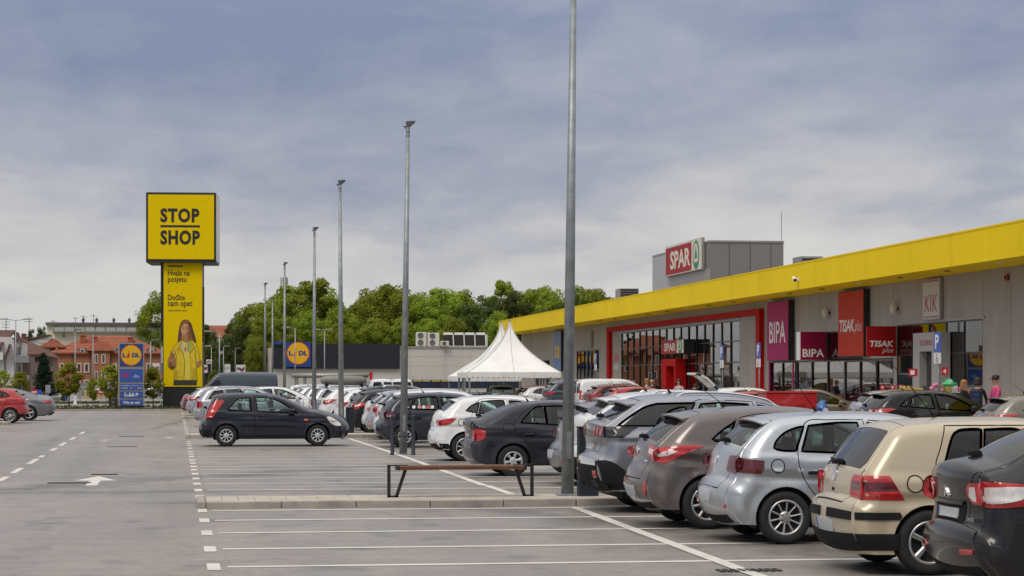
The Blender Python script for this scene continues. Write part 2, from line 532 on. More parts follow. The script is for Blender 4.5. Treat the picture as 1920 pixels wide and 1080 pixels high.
class Geo:
    def __init__(s): s.v = []; s.n = []; s.f = []; s.m = []; s.k = 0
    def add(s, v, n, f, mi=0, flip=False):
        s.v.append(v); s.n.append(n); f = np.asarray(f) + s.k; s.f.append(f[:, ::-1] if flip else f); s.m += [mi] * len(f); s.k += len(v)
    def mesh(s, name, mats, dx):
        v = np.vstack(s.v).copy(); v[:, 0] -= dx; n = np.vstack(s.n); f = np.vstack(s.f)
        me = bpy.data.meshes.new(name)
        me.from_pydata(v.tolist(), [], f.tolist())
        for m in (mats if isinstance(mats, (list, tuple)) else [mats]): me.materials.append(m)
        me.polygons.foreach_set('use_smooth', [True] * len(f))
        if any(s.m): me.polygons.foreach_set('material_index', s.m)
        me.update()
        me.normals_split_custom_set_from_vertices(n.tolist())
        return me

def used(v, n, f):
    u = np.unique(f); mp = np.full(len(v), -1); mp[u] = np.arange(len(u))
    return v[u], n[u], mp[f]

def patch(sk, side_poly=None, band_poly=None, off=.008, g=None, geo=None, mi=0):
    """a raised patch on the side sheet ((x,z) outline) or the band ((arc,v) outline)"""
    geo = geo or Geo(); g = g or max(sk.g, .03)
    poly = np.asarray(side_poly if side_poly is not None else band_poly, float)
    lo, hi = poly.min(0), poly.max(0)
    gx, gy = np.meshgrid(np.arange(lo[0] + g / 2, hi[0], g), np.arange(lo[1] + g / 2, hi[1], g))
    pts = np.stack([gx.ravel(), gy.ravel()], 1)
    if len(pts): pts = pts[pip(pts, poly)]
    V, F = cdt([poly], pts)
    if len(F): F = F[pip(V[F].mean(1), poly)]
    if not len(F): return geo
    fn = sk.side if side_poly is not None else sk.band
    v, n = fn(V, off); v2, _ = fn(V, off - .012)
    # rim wall
    geo.add(*used(v, n, F), mi)
    fb, nb = fn(poly, off); fb2, _ = fn(poly, off - .014)
    k = len(poly); i = np.arange(k); j = (i + 1) % k
    ar = .5 * np.sum(poly[:, 0] * np.roll(poly[:, 1], -1) - np.roll(poly[:, 0], -1) * poly[:, 1])
    Fw = np.vstack([np.stack([i, i + k, j], 1), np.stack([j, i + k, j + k], 1)])
    tng = np.roll(fb, -1, 0) - np.roll(fb, 1, 0); out = np.cross(tng, nb) * (1 if ar > 0 else -1)
    out /= np.maximum(np.linalg.norm(out, axis=1, keepdims=True), 1e-9)
    geo.add(np.vstack([fb, fb2]), np.vstack([out, out]), Fw, mi, flip=ar < 0)
    return geo

_wheels = {}
def wheel_meshes(style, r):
    key = (style, round(r, 3))
    if key in _wheels: return _wheels[key]
    rr = r * .655 if style[0] == 'a' else r * .60
    wd = .10
    t = MB()                                   # tyre: outer face at y=-wd
    t.lathe([(rr, -wd + .015), (rr + .012, -wd + .004), (r - .045, -wd), (r - .018, -wd + .012), (r - .004, -wd + .045), (r, 0), (r - .004, wd - .045), (r - .02, wd - .01), (rr, wd)], 40, 'y')
    tm = t.mesh('tyre', M_RUB, True)
    m = MB()
    alloy = 0
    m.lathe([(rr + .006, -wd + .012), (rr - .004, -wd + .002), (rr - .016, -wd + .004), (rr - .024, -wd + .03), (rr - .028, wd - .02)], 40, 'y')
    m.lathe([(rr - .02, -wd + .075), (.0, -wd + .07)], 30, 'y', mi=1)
    n = int(style[1:]); sw = {5: .30, 6: .30, 7: .22, 8: .20, 9: .17, 10: .115, 12: .10}.get(n, .15) * rr / .2 * .2
    face = -wd + (.014 if style[0] == 'a' else .008)
    for k in range(n):
        th = 2 * math.pi * k / n + .2
        c, s_ = math.cos(th), math.sin(th)
        def P(rad, tw, y): return (rad * c - tw * s_, y, rad * s_ + tw * c)
        hs = sw / 2
        ri, ro = .05, rr - .012
        f_in, f_out = face + .012, face
        prof_ = [(ri, hs * .72, f_in), (rr * .55, hs * .8, face + .002), (ro, hs * (1.0 if style[0] == 'a' else 1.55), f_out)]
        o = len(m.v)
        for rad, tw, y in prof_:
            m.v += [P(rad, -tw, y + .012), P(rad, -tw * .55, y), P(rad, tw * .55, y), P(rad, tw, y + .012), P(rad, tw, y + .045), P(rad, -tw, y + .045)]
        for a in range(2):
            for b in range(5):
                m.f.append((o + a * 6 + b, o + a * 6 + b + 1, o + a * 6 + 7 + b, o + a * 6 + 6 + b)); m.m.append(0)
    m.lathe([(.075, face + .03), (.068, face + .012), (.05, face + .006), (.028, face + .002), (.0, face)], 20, 'y')
    if style[0] == 'a':
        for k in range(5):
            th = 2 * math.pi * k / 5
            m.lathe([(.011, face + .004), (.011, face - .003), (0, face - .003)], 6, 'y', c=(.052 * math.cos(th), 0, .052 * math.sin(th)), mi=1)
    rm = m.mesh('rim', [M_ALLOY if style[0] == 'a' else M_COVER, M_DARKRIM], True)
    _wheels[key] = (tm, rm)
    return tm, rm

def build_car(sp, label, body_mat, glass=None):
    """one car: Empty at its middle on the ground, nose towards +x"""
    sk = Skin(sp); L = sp['L']; dx = L / 2; g = sk.g; glass = glass or M_GLASS; GD = sp.get('rear_glass', glass)
    root = thing('parked_car', (0, 0, 0), label, sp.get('cat', 'car'))
    wr = sp['wr']; Ra = wr + sp.get('arch', .045)
    arches = [np.array([(xc + Ra * math.cos(t), wr + Ra * math.sin(t)) for t in np.linspace(0, 2 * math.pi, 44, endpoint=False)]) for xc in sp['wx']]
    wins = [(closed_spline(w_['p'], g * .8), w_) for w_ in sp['windows']]
    doors = [(closed_spline(d['p'], g), d) for d in sp.get('doors', [])]
    seamw = sp.get('seam', .011)
    rings = [ring(d[0], seamw) for d in doors]
    # ---- side sheet
    loops = [sk.closed] + arches + [w_[0] for w_ in wins]
    for o_, i_ in rings: loops += [o_, i_]
    lo, hi = sk.closed.min(0), sk.closed.max(0)
    gx, gy = np.meshgrid(np.arange(lo[0], hi[0], g), np.arange(lo[1], hi[1], g))
    gx = gx + (np.arange(gx.shape[0])[:, None] % 2) * g / 2
    pts = np.stack([gx.ravel(), gy.ravel()], 1)
    rings_p = []
    for fr in (.06, .18, .36, .6, .85):
        rp = sk.C - sk.N * (sk.r_c * fr)[:, None]
        dd, _ = sk.dist(rp); rings_p.append(rp[dd > sk.r_c * fr * .9])
    dd, _ = sk.dist(pts); pts = pts[pip(pts, sk.closed) & (dd > .03)]
    pts = np.vstack([pts] + rings_p); pts = pts[pip(pts, sk.closed)]
    for o_, i_ in rings:
        pts = pts[~(pip(pts, o_) ^ pip(pts, i_))]
    V, F = cdt(loops, pts)
    c = V[F].mean(1); keep = pip(c, sk.closed)
    for a_ in arches: keep &= ~pip(c, a_)
    F = F[keep]; c = c[keep]
    cls = np.zeros(len(F), int)
    for k, (dp, d) in enumerate(doors): cls[pip(c, dp)] = 100 + k
    for o_, i_ in rings: cls[pip(c, o_) ^ pip(c, i_)] = 50
    for k, (wp, w_) in enumerate(wins): cls[pip(c, wp)] = 1 + k
    P3, N3 = sk.side(V)
    body = Geo()
    fv = used(P3, N3, F[cls == 0])
    body.add(*fv)
    mir = np.array([1, -1, 1])
    body.add(fv[0] * mir, fv[1] * mir, fv[2], flip=True)
    # ---- band
    cut = []                                     # (outline in (arc, v), kind)
    for f in sp.get('band', []):
        cut.append((sk.yz(f['p'], f.get('front', False), g * .8), f))
    tg = sp.get('tailgate')
    rloops = []
    if tg:
        tgp = sk.yz(tg, False, g); rloops = list(ring(tgp * [1, .8], seamw))
        rloops = [r_ / [1, .8] for r_ in rloops]
    H8 = np.array([1, .8])
    edge = dens([(0, -1), (sk.A, -1), (sk.A, 1), (0, 1)], g)
    aa = sk.a[::max(1, int(round(g / .045)))]
    e1 = np.stack([np.unique(np.r_[sk.a, 0, sk.A]), -np.ones(len(np.unique(np.r_[sk.a, 0, sk.A])))], 1)
    e2 = e1[::-1] * [1, -1]
    edge = np.vstack([e1, np.stack([np.full(12, sk.A), np.linspace(-1, 1, 14)[1:-1]], 1), e2, np.stack([np.zeros(12), np.linspace(1, -1, 14)[1:-1]], 1)])
    nv = max(9, int(1.5 / g)); vv = np.linspace(-1, 1, nv)[1:-1]
    gx, gy = np.meshgrid(sk.a[1:-1], vv); bp = np.stack([gx.ravel(), gy.ravel()], 1)
    if rloops: bp = bp[~(pip(bp, rloops[0]) ^ pip(bp, rloops[1]))]
    V2, F2 = cdt([edge * H8] + [c_[0] * H8 for c_ in cut] + [r_ * H8 for r_ in rloops], bp * H8)
    c2 = V2[F2].mean(1); k2 = pip(c2, edge * H8 * [1, 1.0001]); F2 = F2[k2]; c2 = c2[k2]
    cl2 = np.zeros(len(F2), int)
    if tg:
        cl2[pip(c2, tgp * H8)] = 99
        cl2[pip(c2, rloops[0] * H8) ^ pip(c2, rloops[1] * H8)] = 50
    for k, (cp, f) in enumerate(cut): cl2[pip(c2, cp * H8)] = 1 + k
    B3, BN = sk.band(V2 / H8)
    # blend band edge normals to the side's
    body.add(*used(B3, BN, F2[cl2 == 0]))
    link('body', body.mesh('body', [body_mat], dx), root)
    def both(me, name, par, mat_over=None):
        o = link(name, me, par)
        o2 = o.copy(); COL.objects.link(o2); o2.scale = (1, -1, 1)
        return o, o2
    if tg:
        gt = Geo(); gt.add(*used(B3, BN, F2[cl2 == 99])); link('tailgate', gt.mesh('tailgate', [body_mat], dx), root)
    sg = Geo()
    if (cls == 50).any():
        v, n = sk.side(V, -.010); u = used(v, n, F[cls == 50]); sg.add(*u); sg.add(u[0] * mir, u[1] * mir, u[2], flip=True)
    if (cl2 == 50).any():
        v, n = sk.band(V2 / H8, -.008); sg.add(*used(v, n, F2[cl2 == 50]))
    if sg.v: link('panel_gap', sg.mesh('panel_gap', [M_SEAM], dx), root)
    door_objs = []
    for k, (dp, d) in enumerate(doors):
        gd_ = Geo(); u = used(P3, N3, F[cls == 100 + k])
        if not len(u[2]): door_objs.append(None); continue
        gd_.add(*u); door_objs.append(both(gd_.mesh('door', [body_mat], dx), 'door', root))
    Pg, Ng = sk.side(V, -.006)
    for k, (wp, w_) in enumerate(wins):
        gw = Geo(); gw.add(*used(Pg, Ng, F[cls == 1 + k]))
        gm = w_.get('m', glass)
        me = gw.mesh('window', [gm], dx)
        ow = both(me, 'window', root)
        # rubber surround
        o_, i_ = ring(wp, .024 if g < .08 else .03)
        gr = Geo(); k_ = len(o_); i = np.arange(k_); j = (i + 1) % k_
        fo, no = sk.side(o_, .003); fi, ni = sk.side(i_, .003)
        Fr = np.vstack([np.stack([i, j, i + k_], 1), np.stack([j, j + k_, i + k_], 1)])
        ar = .5 * np.sum(wp[:, 0] * np.roll(wp[:, 1], -1) - np.roll(wp[:, 0], -1) * wp[:, 1])
        gr.add(np.vstack([fo, fi]), np.vstack([no, ni]), Fr, flip=ar < 0)
        wm = gr.mesh('window_surround', [w_.get('sur', M_TRIM)], dx)
        for o_w in ow:
            link('window_surround', wm, o_w)
    Bg, BgN = sk.band(V2 / H8, -.004)
    for k, (cp, f) in enumerate(cut):
        gw = Geo(); gw.add(*used(Bg, BgN, F2[cl2 == 1 + k]))
        link(f.get('n', 'window'), gw.mesh(f.get('n', 'window'), [f.get('m', glass)], dx), root)
    # ---- patches: lamps, plates, bumpers, mouldings
    made = {}
    for pt in sp.get('patches', []):
        gp = Geo(); mats = pt['m'] if isinstance(pt['m'], (list, tuple)) else [pt['m']]
        if 's' in pt: patch(sk, side_poly=dens(pt['s'], g) if len(pt['s']) < 6 else closed_spline(pt['s'], g * .8), off=pt.get('o', .008), geo=gp)
        if 'r' in pt: patch(sk, band_poly=sk.yz(pt['r'], pt.get('front', False), g * .8), off=pt.get('o', .008), geo=gp)
        if 's2' in pt: patch(sk, side_poly=dens(pt['s2'], g) if len(pt['s2']) < 6 else closed_spline(pt['s2'], g * .8), off=pt.get('o', .008) + .003, geo=gp, mi=1)
        if 'r2' in pt: patch(sk, band_poly=sk.yz(pt['r2'], pt.get('front', False), g * .8), off=pt.get('o', .008) + .003, geo=gp, mi=1)
        if not gp.v: continue
        me = gp.mesh(pt['n'], mats, dx)
        par = root
        o = link(pt['n'], me, par)
        if pt['n'] == 'fuel_flap':
            wp = dens(pt['s'], .02) if len(pt['s']) < 6 else closed_spline(pt['s'], .02); o_, i_ = ring(wp, .012); gr = Geo(); k_ = len(o_); i = np.arange(k_); j = (i + 1) % k_
            fo, no = sk.side(o_, .006); fi, ni = sk.side(i_, .006)
            ar = .5 * np.sum(wp[:, 0] * np.roll(wp[:, 1], -1) - np.roll(wp[:, 0], -1) * wp[:, 1])
            gr.add(np.vstack([fo, fi]), np.vstack([no, ni]), np.vstack([np.stack([i, j, i + k_], 1), np.stack([j, j + k_, i + k_], 1)]), flip=ar < 0)
            link('flap_gap', gr.mesh('flap_gap', [M_SEAM], dx), o)
        if pt.get('mirror', True):
            o2 = o.copy(); COL.objects.link(o2); o2.scale = (1, -1, 1)
        made.setdefault(pt['n'], o)
    # ---- underbody: floor, cabin tub, wheel wells
    ub = MB(); hw = sk.hw0
    ub.box(.35 - dx, -hw + .16, .20, L - .4 - dx, hw - .16, .36)
    cx0, cx1, zt = sp.get('cabin', (.35, L - 1.0, .72))
    for y in (-hw + .13, hw - .16): ub.box(cx0 - dx, y, .30, cx1 - dx, y + .03, zt)
    ub.box(cx1 - .03 - dx, -hw + .16, .30, cx1 - dx, hw - .16, zt + .12)
    for xc in sp['wx']:
        for sgn in (-1, 1):
            pr = [(xc + (Ra + .01) * math.cos(t) - dx, wr + (Ra + .01) * math.sin(t)) for t in np.linspace(-.35, math.pi + .35, 16)]
            y0, y1 = sgn * (hw - .05), sgn * (hw - .34)
            for (xa, za_), (xb, zb_) in zip(pr[:-1], pr[1:]):
                ub.poly([(xa, y0, za_), (xb, y0, zb_), (xb, y1, zb_), (xa, y1, za_)])
            ub.poly([(x, y1, z) for x, z in pr])
    ub.build('underbody', M_UNDER, root)
    # ---- seats
    st = MB()
    def seat(x, y, z0, wd):
        st.prism([(x - .02, y - wd / 2, z0), (x - .16, y - wd / 2, z0 + .55), (x - .06, y - wd / 2, z0 + .56), (x + .12, y - wd / 2, z0 + .05)], (0, wd, 0))
    zs = sp.get('seat_z', .45); xs = sp.get('seat_x', L * .52)
    for y in (-.36, .36):
        seat(xs - dx, y, zs, .46); st.bbox(xs - .19 - dx, y - .13, zs + .60, xs - .09 - dx, y + .13, zs + .78, .02)
        st.bbox(xs - .05 - dx, y - .24, zs - .12, xs + .45 - dx, y + .24, zs + .02, .02)
    xb = sp.get('seat_b', xs - .85)
    seat(xb - dx, 0, zs + .02, 1.15)
    for y in (-.36, .36): st.bbox(xb - .19 - dx, y - .12, zs + .58, xb - .10 - dx, y + .12, zs + .72, .02)
    st.build('seats', M_SEAT, root)
    if sp.get('wheel_in', True):
        sw = MB(); cx, cz = xs + .62 - dx, zs + .42
        prev = None
        for k in range(17):
            t = 2 * math.pi * k / 16; p = (cx + .06 * math.sin(t) * 2, .36 + .18 * math.cos(t), cz + .15 * math.sin(t))
            if prev: sw.tube(prev, p, .014, n=5, caps=False)
            prev = p
        sw.build('steering_wheel', M_TRIM, root)
    # ---- wheels
    tm, rm = wheel_meshes(sp.get('wheel', 'a10'), wr)
    for xc in sp['wx']:
        for sgn in (-1, 1):
            wo_ = link('wheel', tm, root)
            yy = float(sk.W0(np.array([xc]), np.array([wr + .3]))[0]) - .105 - sp.get('wheel_in_set', .0)
            wo_.location = (xc - dx, sgn * yy, wr)
            if sgn > 0: wo_.rotation_euler = (0, 0, math.pi)
            link('rim', rm, wo_)
    # ---- door handles, mirrors, aerial, rails, wiper
    hm = None
    for (hx, hz, kd) in sp.get('handles', []):
        b_ = MB(); v, n = sk.side(np.array([[hx, hz]])); x, y, z = v[0]
        b_.bbox(x - .10 - dx, y - .030, z - .018, x + .10 - dx, y + .004, z + .018, .008)
        par = door_objs[kd] if kd is not None and kd < len(door_objs) and door_objs[kd] else None
        hmat = body_mat if sp.get('handle_body', False) else M_TRIM
        me = b_.mesh('handle', [hmat])
        if par:
            for o_p in par: link('handle', me, o_p)
        else: both(me, 'handle', root)
    if 'mirror' in sp:
        mx, mz = sp['mirror']; v, n = sk.side(np.array([[mx, mz]])); x, y, z = v[0]
        b_ = MB()
        b_.bbox(x - .10 - dx, y - .19, z - .02, x + .06 - dx, y - .03, z + .12, .03)
        b_.bar((x - .02 - dx, y + .02, z + .0), (x - .02 - dx, y - .07, z + .02), .10, .04)
        both(b_.mesh('mirror', [body_mat if sp.get('mirror_body', True) else M_TRIM], True if False else False), 'mirror', root)
    if 'aerial' in sp:
        ax, al, lean = sp['aerial']; a_ = np.interp(ax, sk.C[sk.ip - 40 if sk.ip > 40 else 0:, 0], sk.a[sk.ip - 40 if sk.ip > 40 else 0:])
        p, _ = sk.band(np.array([[a_, 0.0]])); x, y, z = p[0]
        b_ = MB(); b_.tube((x - dx, 0, z - .01), (x - .04 - dx, 0, z + .05), .022, .012, 8)
        b_.tube((x - .04 - dx, 0, z + .05), (x - .04 - lean - dx, 0, z + .05 + al), .006, .003, 6)
        b_.build('aerial', M_TRIM, root)
    if 'rails' in sp:
        x0, x1, rmat = sp['rails']; b_ = MB(); prev = None
        i0 = max(0, sk.ip - 60); xa_, aa_ = sk.C[i0:, 0], sk.a[i0:]; od = np.argsort(xa_)
        for t in np.linspace(0, 1, 26):
            x = x0 + (x1 - x0) * t; a_ = np.interp(x, xa_[od], aa_[od])
            p, _ = sk.band(np.array([[a_, -.97]])); z = p[0][2] + .045 * min(1, 12 * t, 12 * (1 - t)) - .012
            cur = (p[0][0] - dx, p[0][1], z)
            if prev: b_.tube(prev, cur, .016, n=8, caps=False)
            prev = cur
        both(b_.mesh('roof_rail', [rmat], True), 'roof_rail', root)
    if 'wiper' in sp:
        (y0, z0), (y1, z1) = sp['wiper']; b_ = MB()
        a0, a1 = sk.za(z0), sk.za(z1)
        p, _ = sk.band(np.array([[a0, y0 / np.interp(a0, sk.a, sk.hw_c)], [a1, y1 / np.interp(a1, sk.a, sk.hw_c)]]), .03)
        p[:, 0] -= dx
        b_.tube(p[0], p[1], .012, .007, 6); b_.bbox(p[0][0] - .05, p[0][1] - .06, p[0][2] - .03, p[0][0] + .05, p[0][1] + .06, p[0][2] + .02, .015)
        b_.build('rear_wiper', M_TRIM, root)
    if 'spoiler' in sp:
        x0, x1, z, th, hwf, smat = sp['spoiler']      # tip x, root x, height
        Hw = hwf
        b_ = MB(); prf = [(x1, z + .0), (x0, z - .035), (x0 + .01, z - .035 - th), (x1, z - .05 - th)]
        ys = np.linspace(-Hw, Hw, 11)
        o = 0
        for y in ys:
            e_ = (abs(y) / Hw) ** 3
            for (x, zz) in prf: b_.v.append((x + (.10 * e_ if x < x1 else 0) - dx, y, zz - .05 * e_))
        for i in range(10):
            for a in range(4):
                b = (a + 1) % 4
                b_.f.append((i * 4 + a, i * 4 + 4 + a, i * 4 + 4 + b, i * 4 + b)); b_.m.append(0)
        b_.f += [(3, 2, 1, 0), (40, 41, 42, 43)]; b_.m += [0, 0]
        link('spoiler', b_.mesh('spoiler', [smat or body_mat]), root)
    root['paint'] = body_mat.name
    return root, sk

def sym(pts):
    """mirror a half outline (y>=0 side listed bottom-to-top) into a full (y,z) outline"""
    return [(y, z) for y, z in pts] + [(-y, z) for y, z in pts[::-1]]

def place_car(root, X, Y, rz=0.0, label=None, sx=1, sz=1, paint_mat=None, name=None, group='cars parked in the car park'):
    root.location = (X, Y, 0); root.rotation_euler = (0, 0, rz); root.scale = (sx, 1, sz)
    if label: root['label'] = label
    root['group'] = group
    if paint_mat:
        old = root['paint']
        for o in [root] + list(root.children_recursive):
            if o.type == 'MESH':
                for sl in o.material_slots:
                    if sl.material and sl.material.name == old:
                        sl.link = 'OBJECT'; sl.material = paint_mat
    return root
# ------------------------------------------------------------------ car shapes (x from the rear bumper, z up, metres)
def plate(z, w_=.26, h_=.055, o=.012):
    return [dict(n='number_plate', r=[(-w_, z - h_), (w_, z - h_), (w_, z + h_), (-w_, z + h_)], m=M_PLATE, o=o, mirror=False),
            dict(n='plate_strip', r=[(w_ - .045, z - h_ + .004), (w_ - .006, z - h_ + .004), (w_ - .006, z + h_ - .004), (w_ - .045, z + h_ - .004)], m=M_PLATEBLUE, o=o + .003, mirror=False)]

def headlamp(x0, x1, z0, z1, L):
    return dict(n='headlamp', s=[(x0, z1), (x1 - .04, z1 - .02), (x1, z0 + .04), (x1 - .10, z0), (x0 + .15, z0 + .06)], m=M_LAMPW, o=.006)

S = {}
S['ibiza'] = dict(L=3.95, W=1.70, wx=(.645, 3.105), wr=.300, belt=((.3, 1.02), (2.6, .93)), g=.05, wheel='a10', rr=.20, rc=.09, tumb=.34,
    prof=[(.16, .22, 'c'), (.04, .34), (0, .48), (.01, .60), (.05, .665, 'c'), (.10, .70), (.135, .84), (.17, .98), (.21, 1.06, 'c'), (.36, 1.22), (.52, 1.345), (.62, 1.392), (.85, 1.42), (1.35, 1.442), (1.8, 1.436), (2.2, 1.385), (2.6, 1.245), (2.95, 1.07), (3.12, .985), (3.4, .915), (3.7, .80), (3.88, .66), (3.95, .50), (3.92, .34), (3.82, .20, 'c')],
    windows=[dict(p=[(.53, 1.075), (.55, 1.13), (.66, 1.235), (.80, 1.295), (.90, 1.315, 'c'), (.78, 1.04, 'c'), (.62, 1.045)]),
             dict(p=[(.845, 1.035, 'c'), (.955, 1.32, 'c'), (1.28, 1.352), (1.53, 1.352, 'c'), (1.585, 1.005, 'c')]),
             dict(p=[(1.70, 1.00, 'c'), (1.645, 1.348, 'c'), (1.95, 1.325), (2.28, 1.225), (2.62, 1.045), (2.75, .965, 'c')])],
    doors=[dict(p=[(.80, 1.02), (.93, 1.36), (1.2, 1.385), (1.60, 1.385, 'c'), (1.65, .95), (1.64, .30, 'c'), (1.08, .29), (1.02, .48), (.90, .66), (.82, .82)]),
           dict(p=[(1.66, 1.38, 'c'), (2.0, 1.345), (2.35, 1.22), (2.86, .93, 'c'), (2.83, .30, 'c'), (1.66, .30, 'c'), (1.668, .9)])],
    handles=[(1.0, .80, 0), (1.85, .79, 1)], mirror=(2.60, .95),
    band=[dict(n='rear_window', p=sym([(.54, 1.075), (.56, 1.14), (.50, 1.335)])), dict(n='windscreen', front=True, p=sym([(.60, 1.01), (.52, 1.36)]))],
    tailgate=sym([(.44, .60), (.50, .80), (.60, 1.02), (.60, 1.15), (.535, 1.372)]),
    spoiler=(.36, .66, 1.425, .02, .55, None),
    patches=[dict(n='tail_lamp', s=[(.10, .965), (.24, .95), (.405, .935, 'c'), (.395, .82), (.36, .79, 'c'), (.20, .80), (.10, .82)], r=[(-.42, .80), (-.63, .78), (-.70, .78), (-.70, .97), (-.62, .98), (-.43, .965)], m=M_REDDARK, o=.010),
             dict(n='fuel_flap', s=[(.56 + .075 * math.cos(t), .875 + .075 * math.sin(t)) for t in np.linspace(0, 6.28, 14)[:-1]], m='body', o=.004),
             dict(n='reflector', r=[(-.60, .40), (-.70, .41), (-.70, .45), (-.62, .44)], m=M_RED, o=.01),
             dict(n='door_moulding', s=[(1.60, .515), (1.60, .555), (1.35, .56), (1.33, .535), (1.35, .515)], m=M_TRIM, o=.012),
             dict(n='bumper_lip', r=[(-.60, .25), (.60, .25), (.60, .335), (-.60, .335)], m=M_TRIM, o=.006, mirror=False),
             dict(n='plate_recess', r=[(-.33, .46), (.33, .46), (.30, .60), (-.30, .60)], m='body', o=.004, mirror=False),
             dict(n='emblem', r=[(-.05, .86), (.05, .86), (.06, .93), (0, .96), (-.06, .93)], m=M_CHROME, o=.01, mirror=False),
             headlamp(3.55, 3.88, .62, .80, 3.95)] + plate(.525, o=.016),
    wiper=((-.04, 1.085), (.34, 1.13)), aerial=(1.25, .42, .30), cabin=(.4, 2.9, .78), seat_x=2.0)

S['golf'] = dict(L=4.149, W=1.735, wx=(.71, 3.22), wr=.310, belt=((.4, .95), (2.6, .93)), g=.05, wheel='a5', rr=.16, rc=.07, tumb=.26, roof_r=.11,
    prof=[(.12, .20, 'c'), (.04, .32), (.0, .46), (.0, .60), (.02, .665), (.06, .69, 'c'), (.085, .71), (.10, .86), (.13, .975, 'c'), (.30, 1.20), (.42, 1.345), (.50, 1.388), (.75, 1.42), (1.2, 1.444), (1.75, 1.44), (2.15, 1.385), (2.55, 1.245), (2.9, 1.06), (3.05, .985), (3.45, .915), (3.8, .80), (4.05, .66), (4.149, .5), (4.12, .34), (4.0, .20, 'c')],
    windows=[dict(p=[(.92, .965), (.875, 1.01), (.90, 1.10), (1.00, 1.33), (1.05, 1.358), (1.25, 1.37), (1.275, 1.365, 'c'), (1.215, .945, 'c')], m=M_GLASSD),
             dict(p=[(1.245, .942, 'c'), (1.305, 1.366, 'c'), (1.62, 1.368), (1.675, 1.34), (1.74, .965), (1.72, .935)], m=M_GLASSD),
             dict(p=[(1.85, .93, 'c'), (1.79, 1.362, 'c'), (2.1, 1.325), (2.42, 1.19), (2.72, .985), (2.80, .925, 'c')])],
    doors=[dict(p=[(.79, 1.02), (.855, 1.20), (.925, 1.405, 'c'), (1.72, 1.405, 'c'), (1.79, .90), (1.78, .30, 'c'), (1.17, .28), (1.14, .47), (1.02, .66), (.85, .82)]),
           dict(p=[(1.775, 1.40, 'c'), (2.15, 1.335), (2.5, 1.19), (2.88, .93, 'c'), (2.9, .30, 'c'), (1.80, .30, 'c'), (1.81, .9)])],
    handles=[(1.02, .79, 0), (1.98, .78, 1)], handle_body=False, mirror=(2.62, .95),
    band=[dict(n='rear_window', m=M_GLASSD, p=sym([(.56, .985), (.60, 1.05), (.535, 1.33), (.50, 1.345)])), dict(n='windscreen', front=True, p=sym([(.60, 1.0), (.52, 1.36)]))],
    tailgate=sym([(.44, .655), (.47, .70), (.64, .96), (.655, 1.05), (.575, 1.40)]),
    patches=[dict(n='tail_lamp', s=[(.08, .935, 'c'), (.335, .935, 'c'), (.47, .712, 'c'), (.08, .712, 'c')], s2=[(.11, .875), (.365, .875), (.42, .79), (.11, .79)], r=[(-.475, .72), (-.70, .715), (-.72, .72), (-.72, .93), (-.50, .932), (-.47, .90)], r2=[(-.50, .79), (-.715, .79), (-.715, .875), (-.49, .875)], m=[M_RED, M_REDDARK], o=.008),
             dict(n='fuel_flap', s=[(.575 + .078 * math.cos(t), .86 + .078 * math.sin(t)) for t in np.linspace(0, 6.28, 18)[:-1]], m='body', o=.004),
             dict(n='bumper_strip', r=[(-.12, .525), (-.68, .52), (-.72, .53), (-.72, .592), (-.68, .60), (-.12, .60)], s=[(.02, .595), (.42, .595), (.44, .56), (.42, .525), (.02, .525)], m=M_TRIM, o=.014),
             dict(n='bumper_skirt', r=[(-.72, .235), (.72, .235), (.72, .395), (-.72, .395)], m=M_TRIM, o=.008, mirror=False),
             dict(n='bumper_skirt', s=[(.06, .24), (.40, .24), (.42, .395), (.02, .395)], m=M_TRIM, o=.008),
             dict(n='sill_moulding', s=[(1.30, .50), (2.7, .50), (2.7, .555), (1.30, .555)], m=M_TRIM, o=.012),
             dict(n='emblem', r=[(.055 * math.cos(t), .905 + .055 * math.sin(t)) for t in np.linspace(0, 6.28, 13)[:-1]], m=M_CHROME, o=.012, mirror=False),
             dict(n='lock', r=[(.035 * math.cos(t), .775 + .02 * math.sin(t)) for t in np.linspace(0, 6.28, 9)[:-1]], m=M_TRIM, o=.008, mirror=False),
             headlamp(3.75, 4.10, .62, .80, 4.149)] + plate(.455, o=.012),
    wiper=((0, 1.00), (.40, 1.03)), aerial=(1.05, .45, .38), cabin=(.45, 2.9, .75), seat_x=2.15, rear_glass=M_GLASSD)

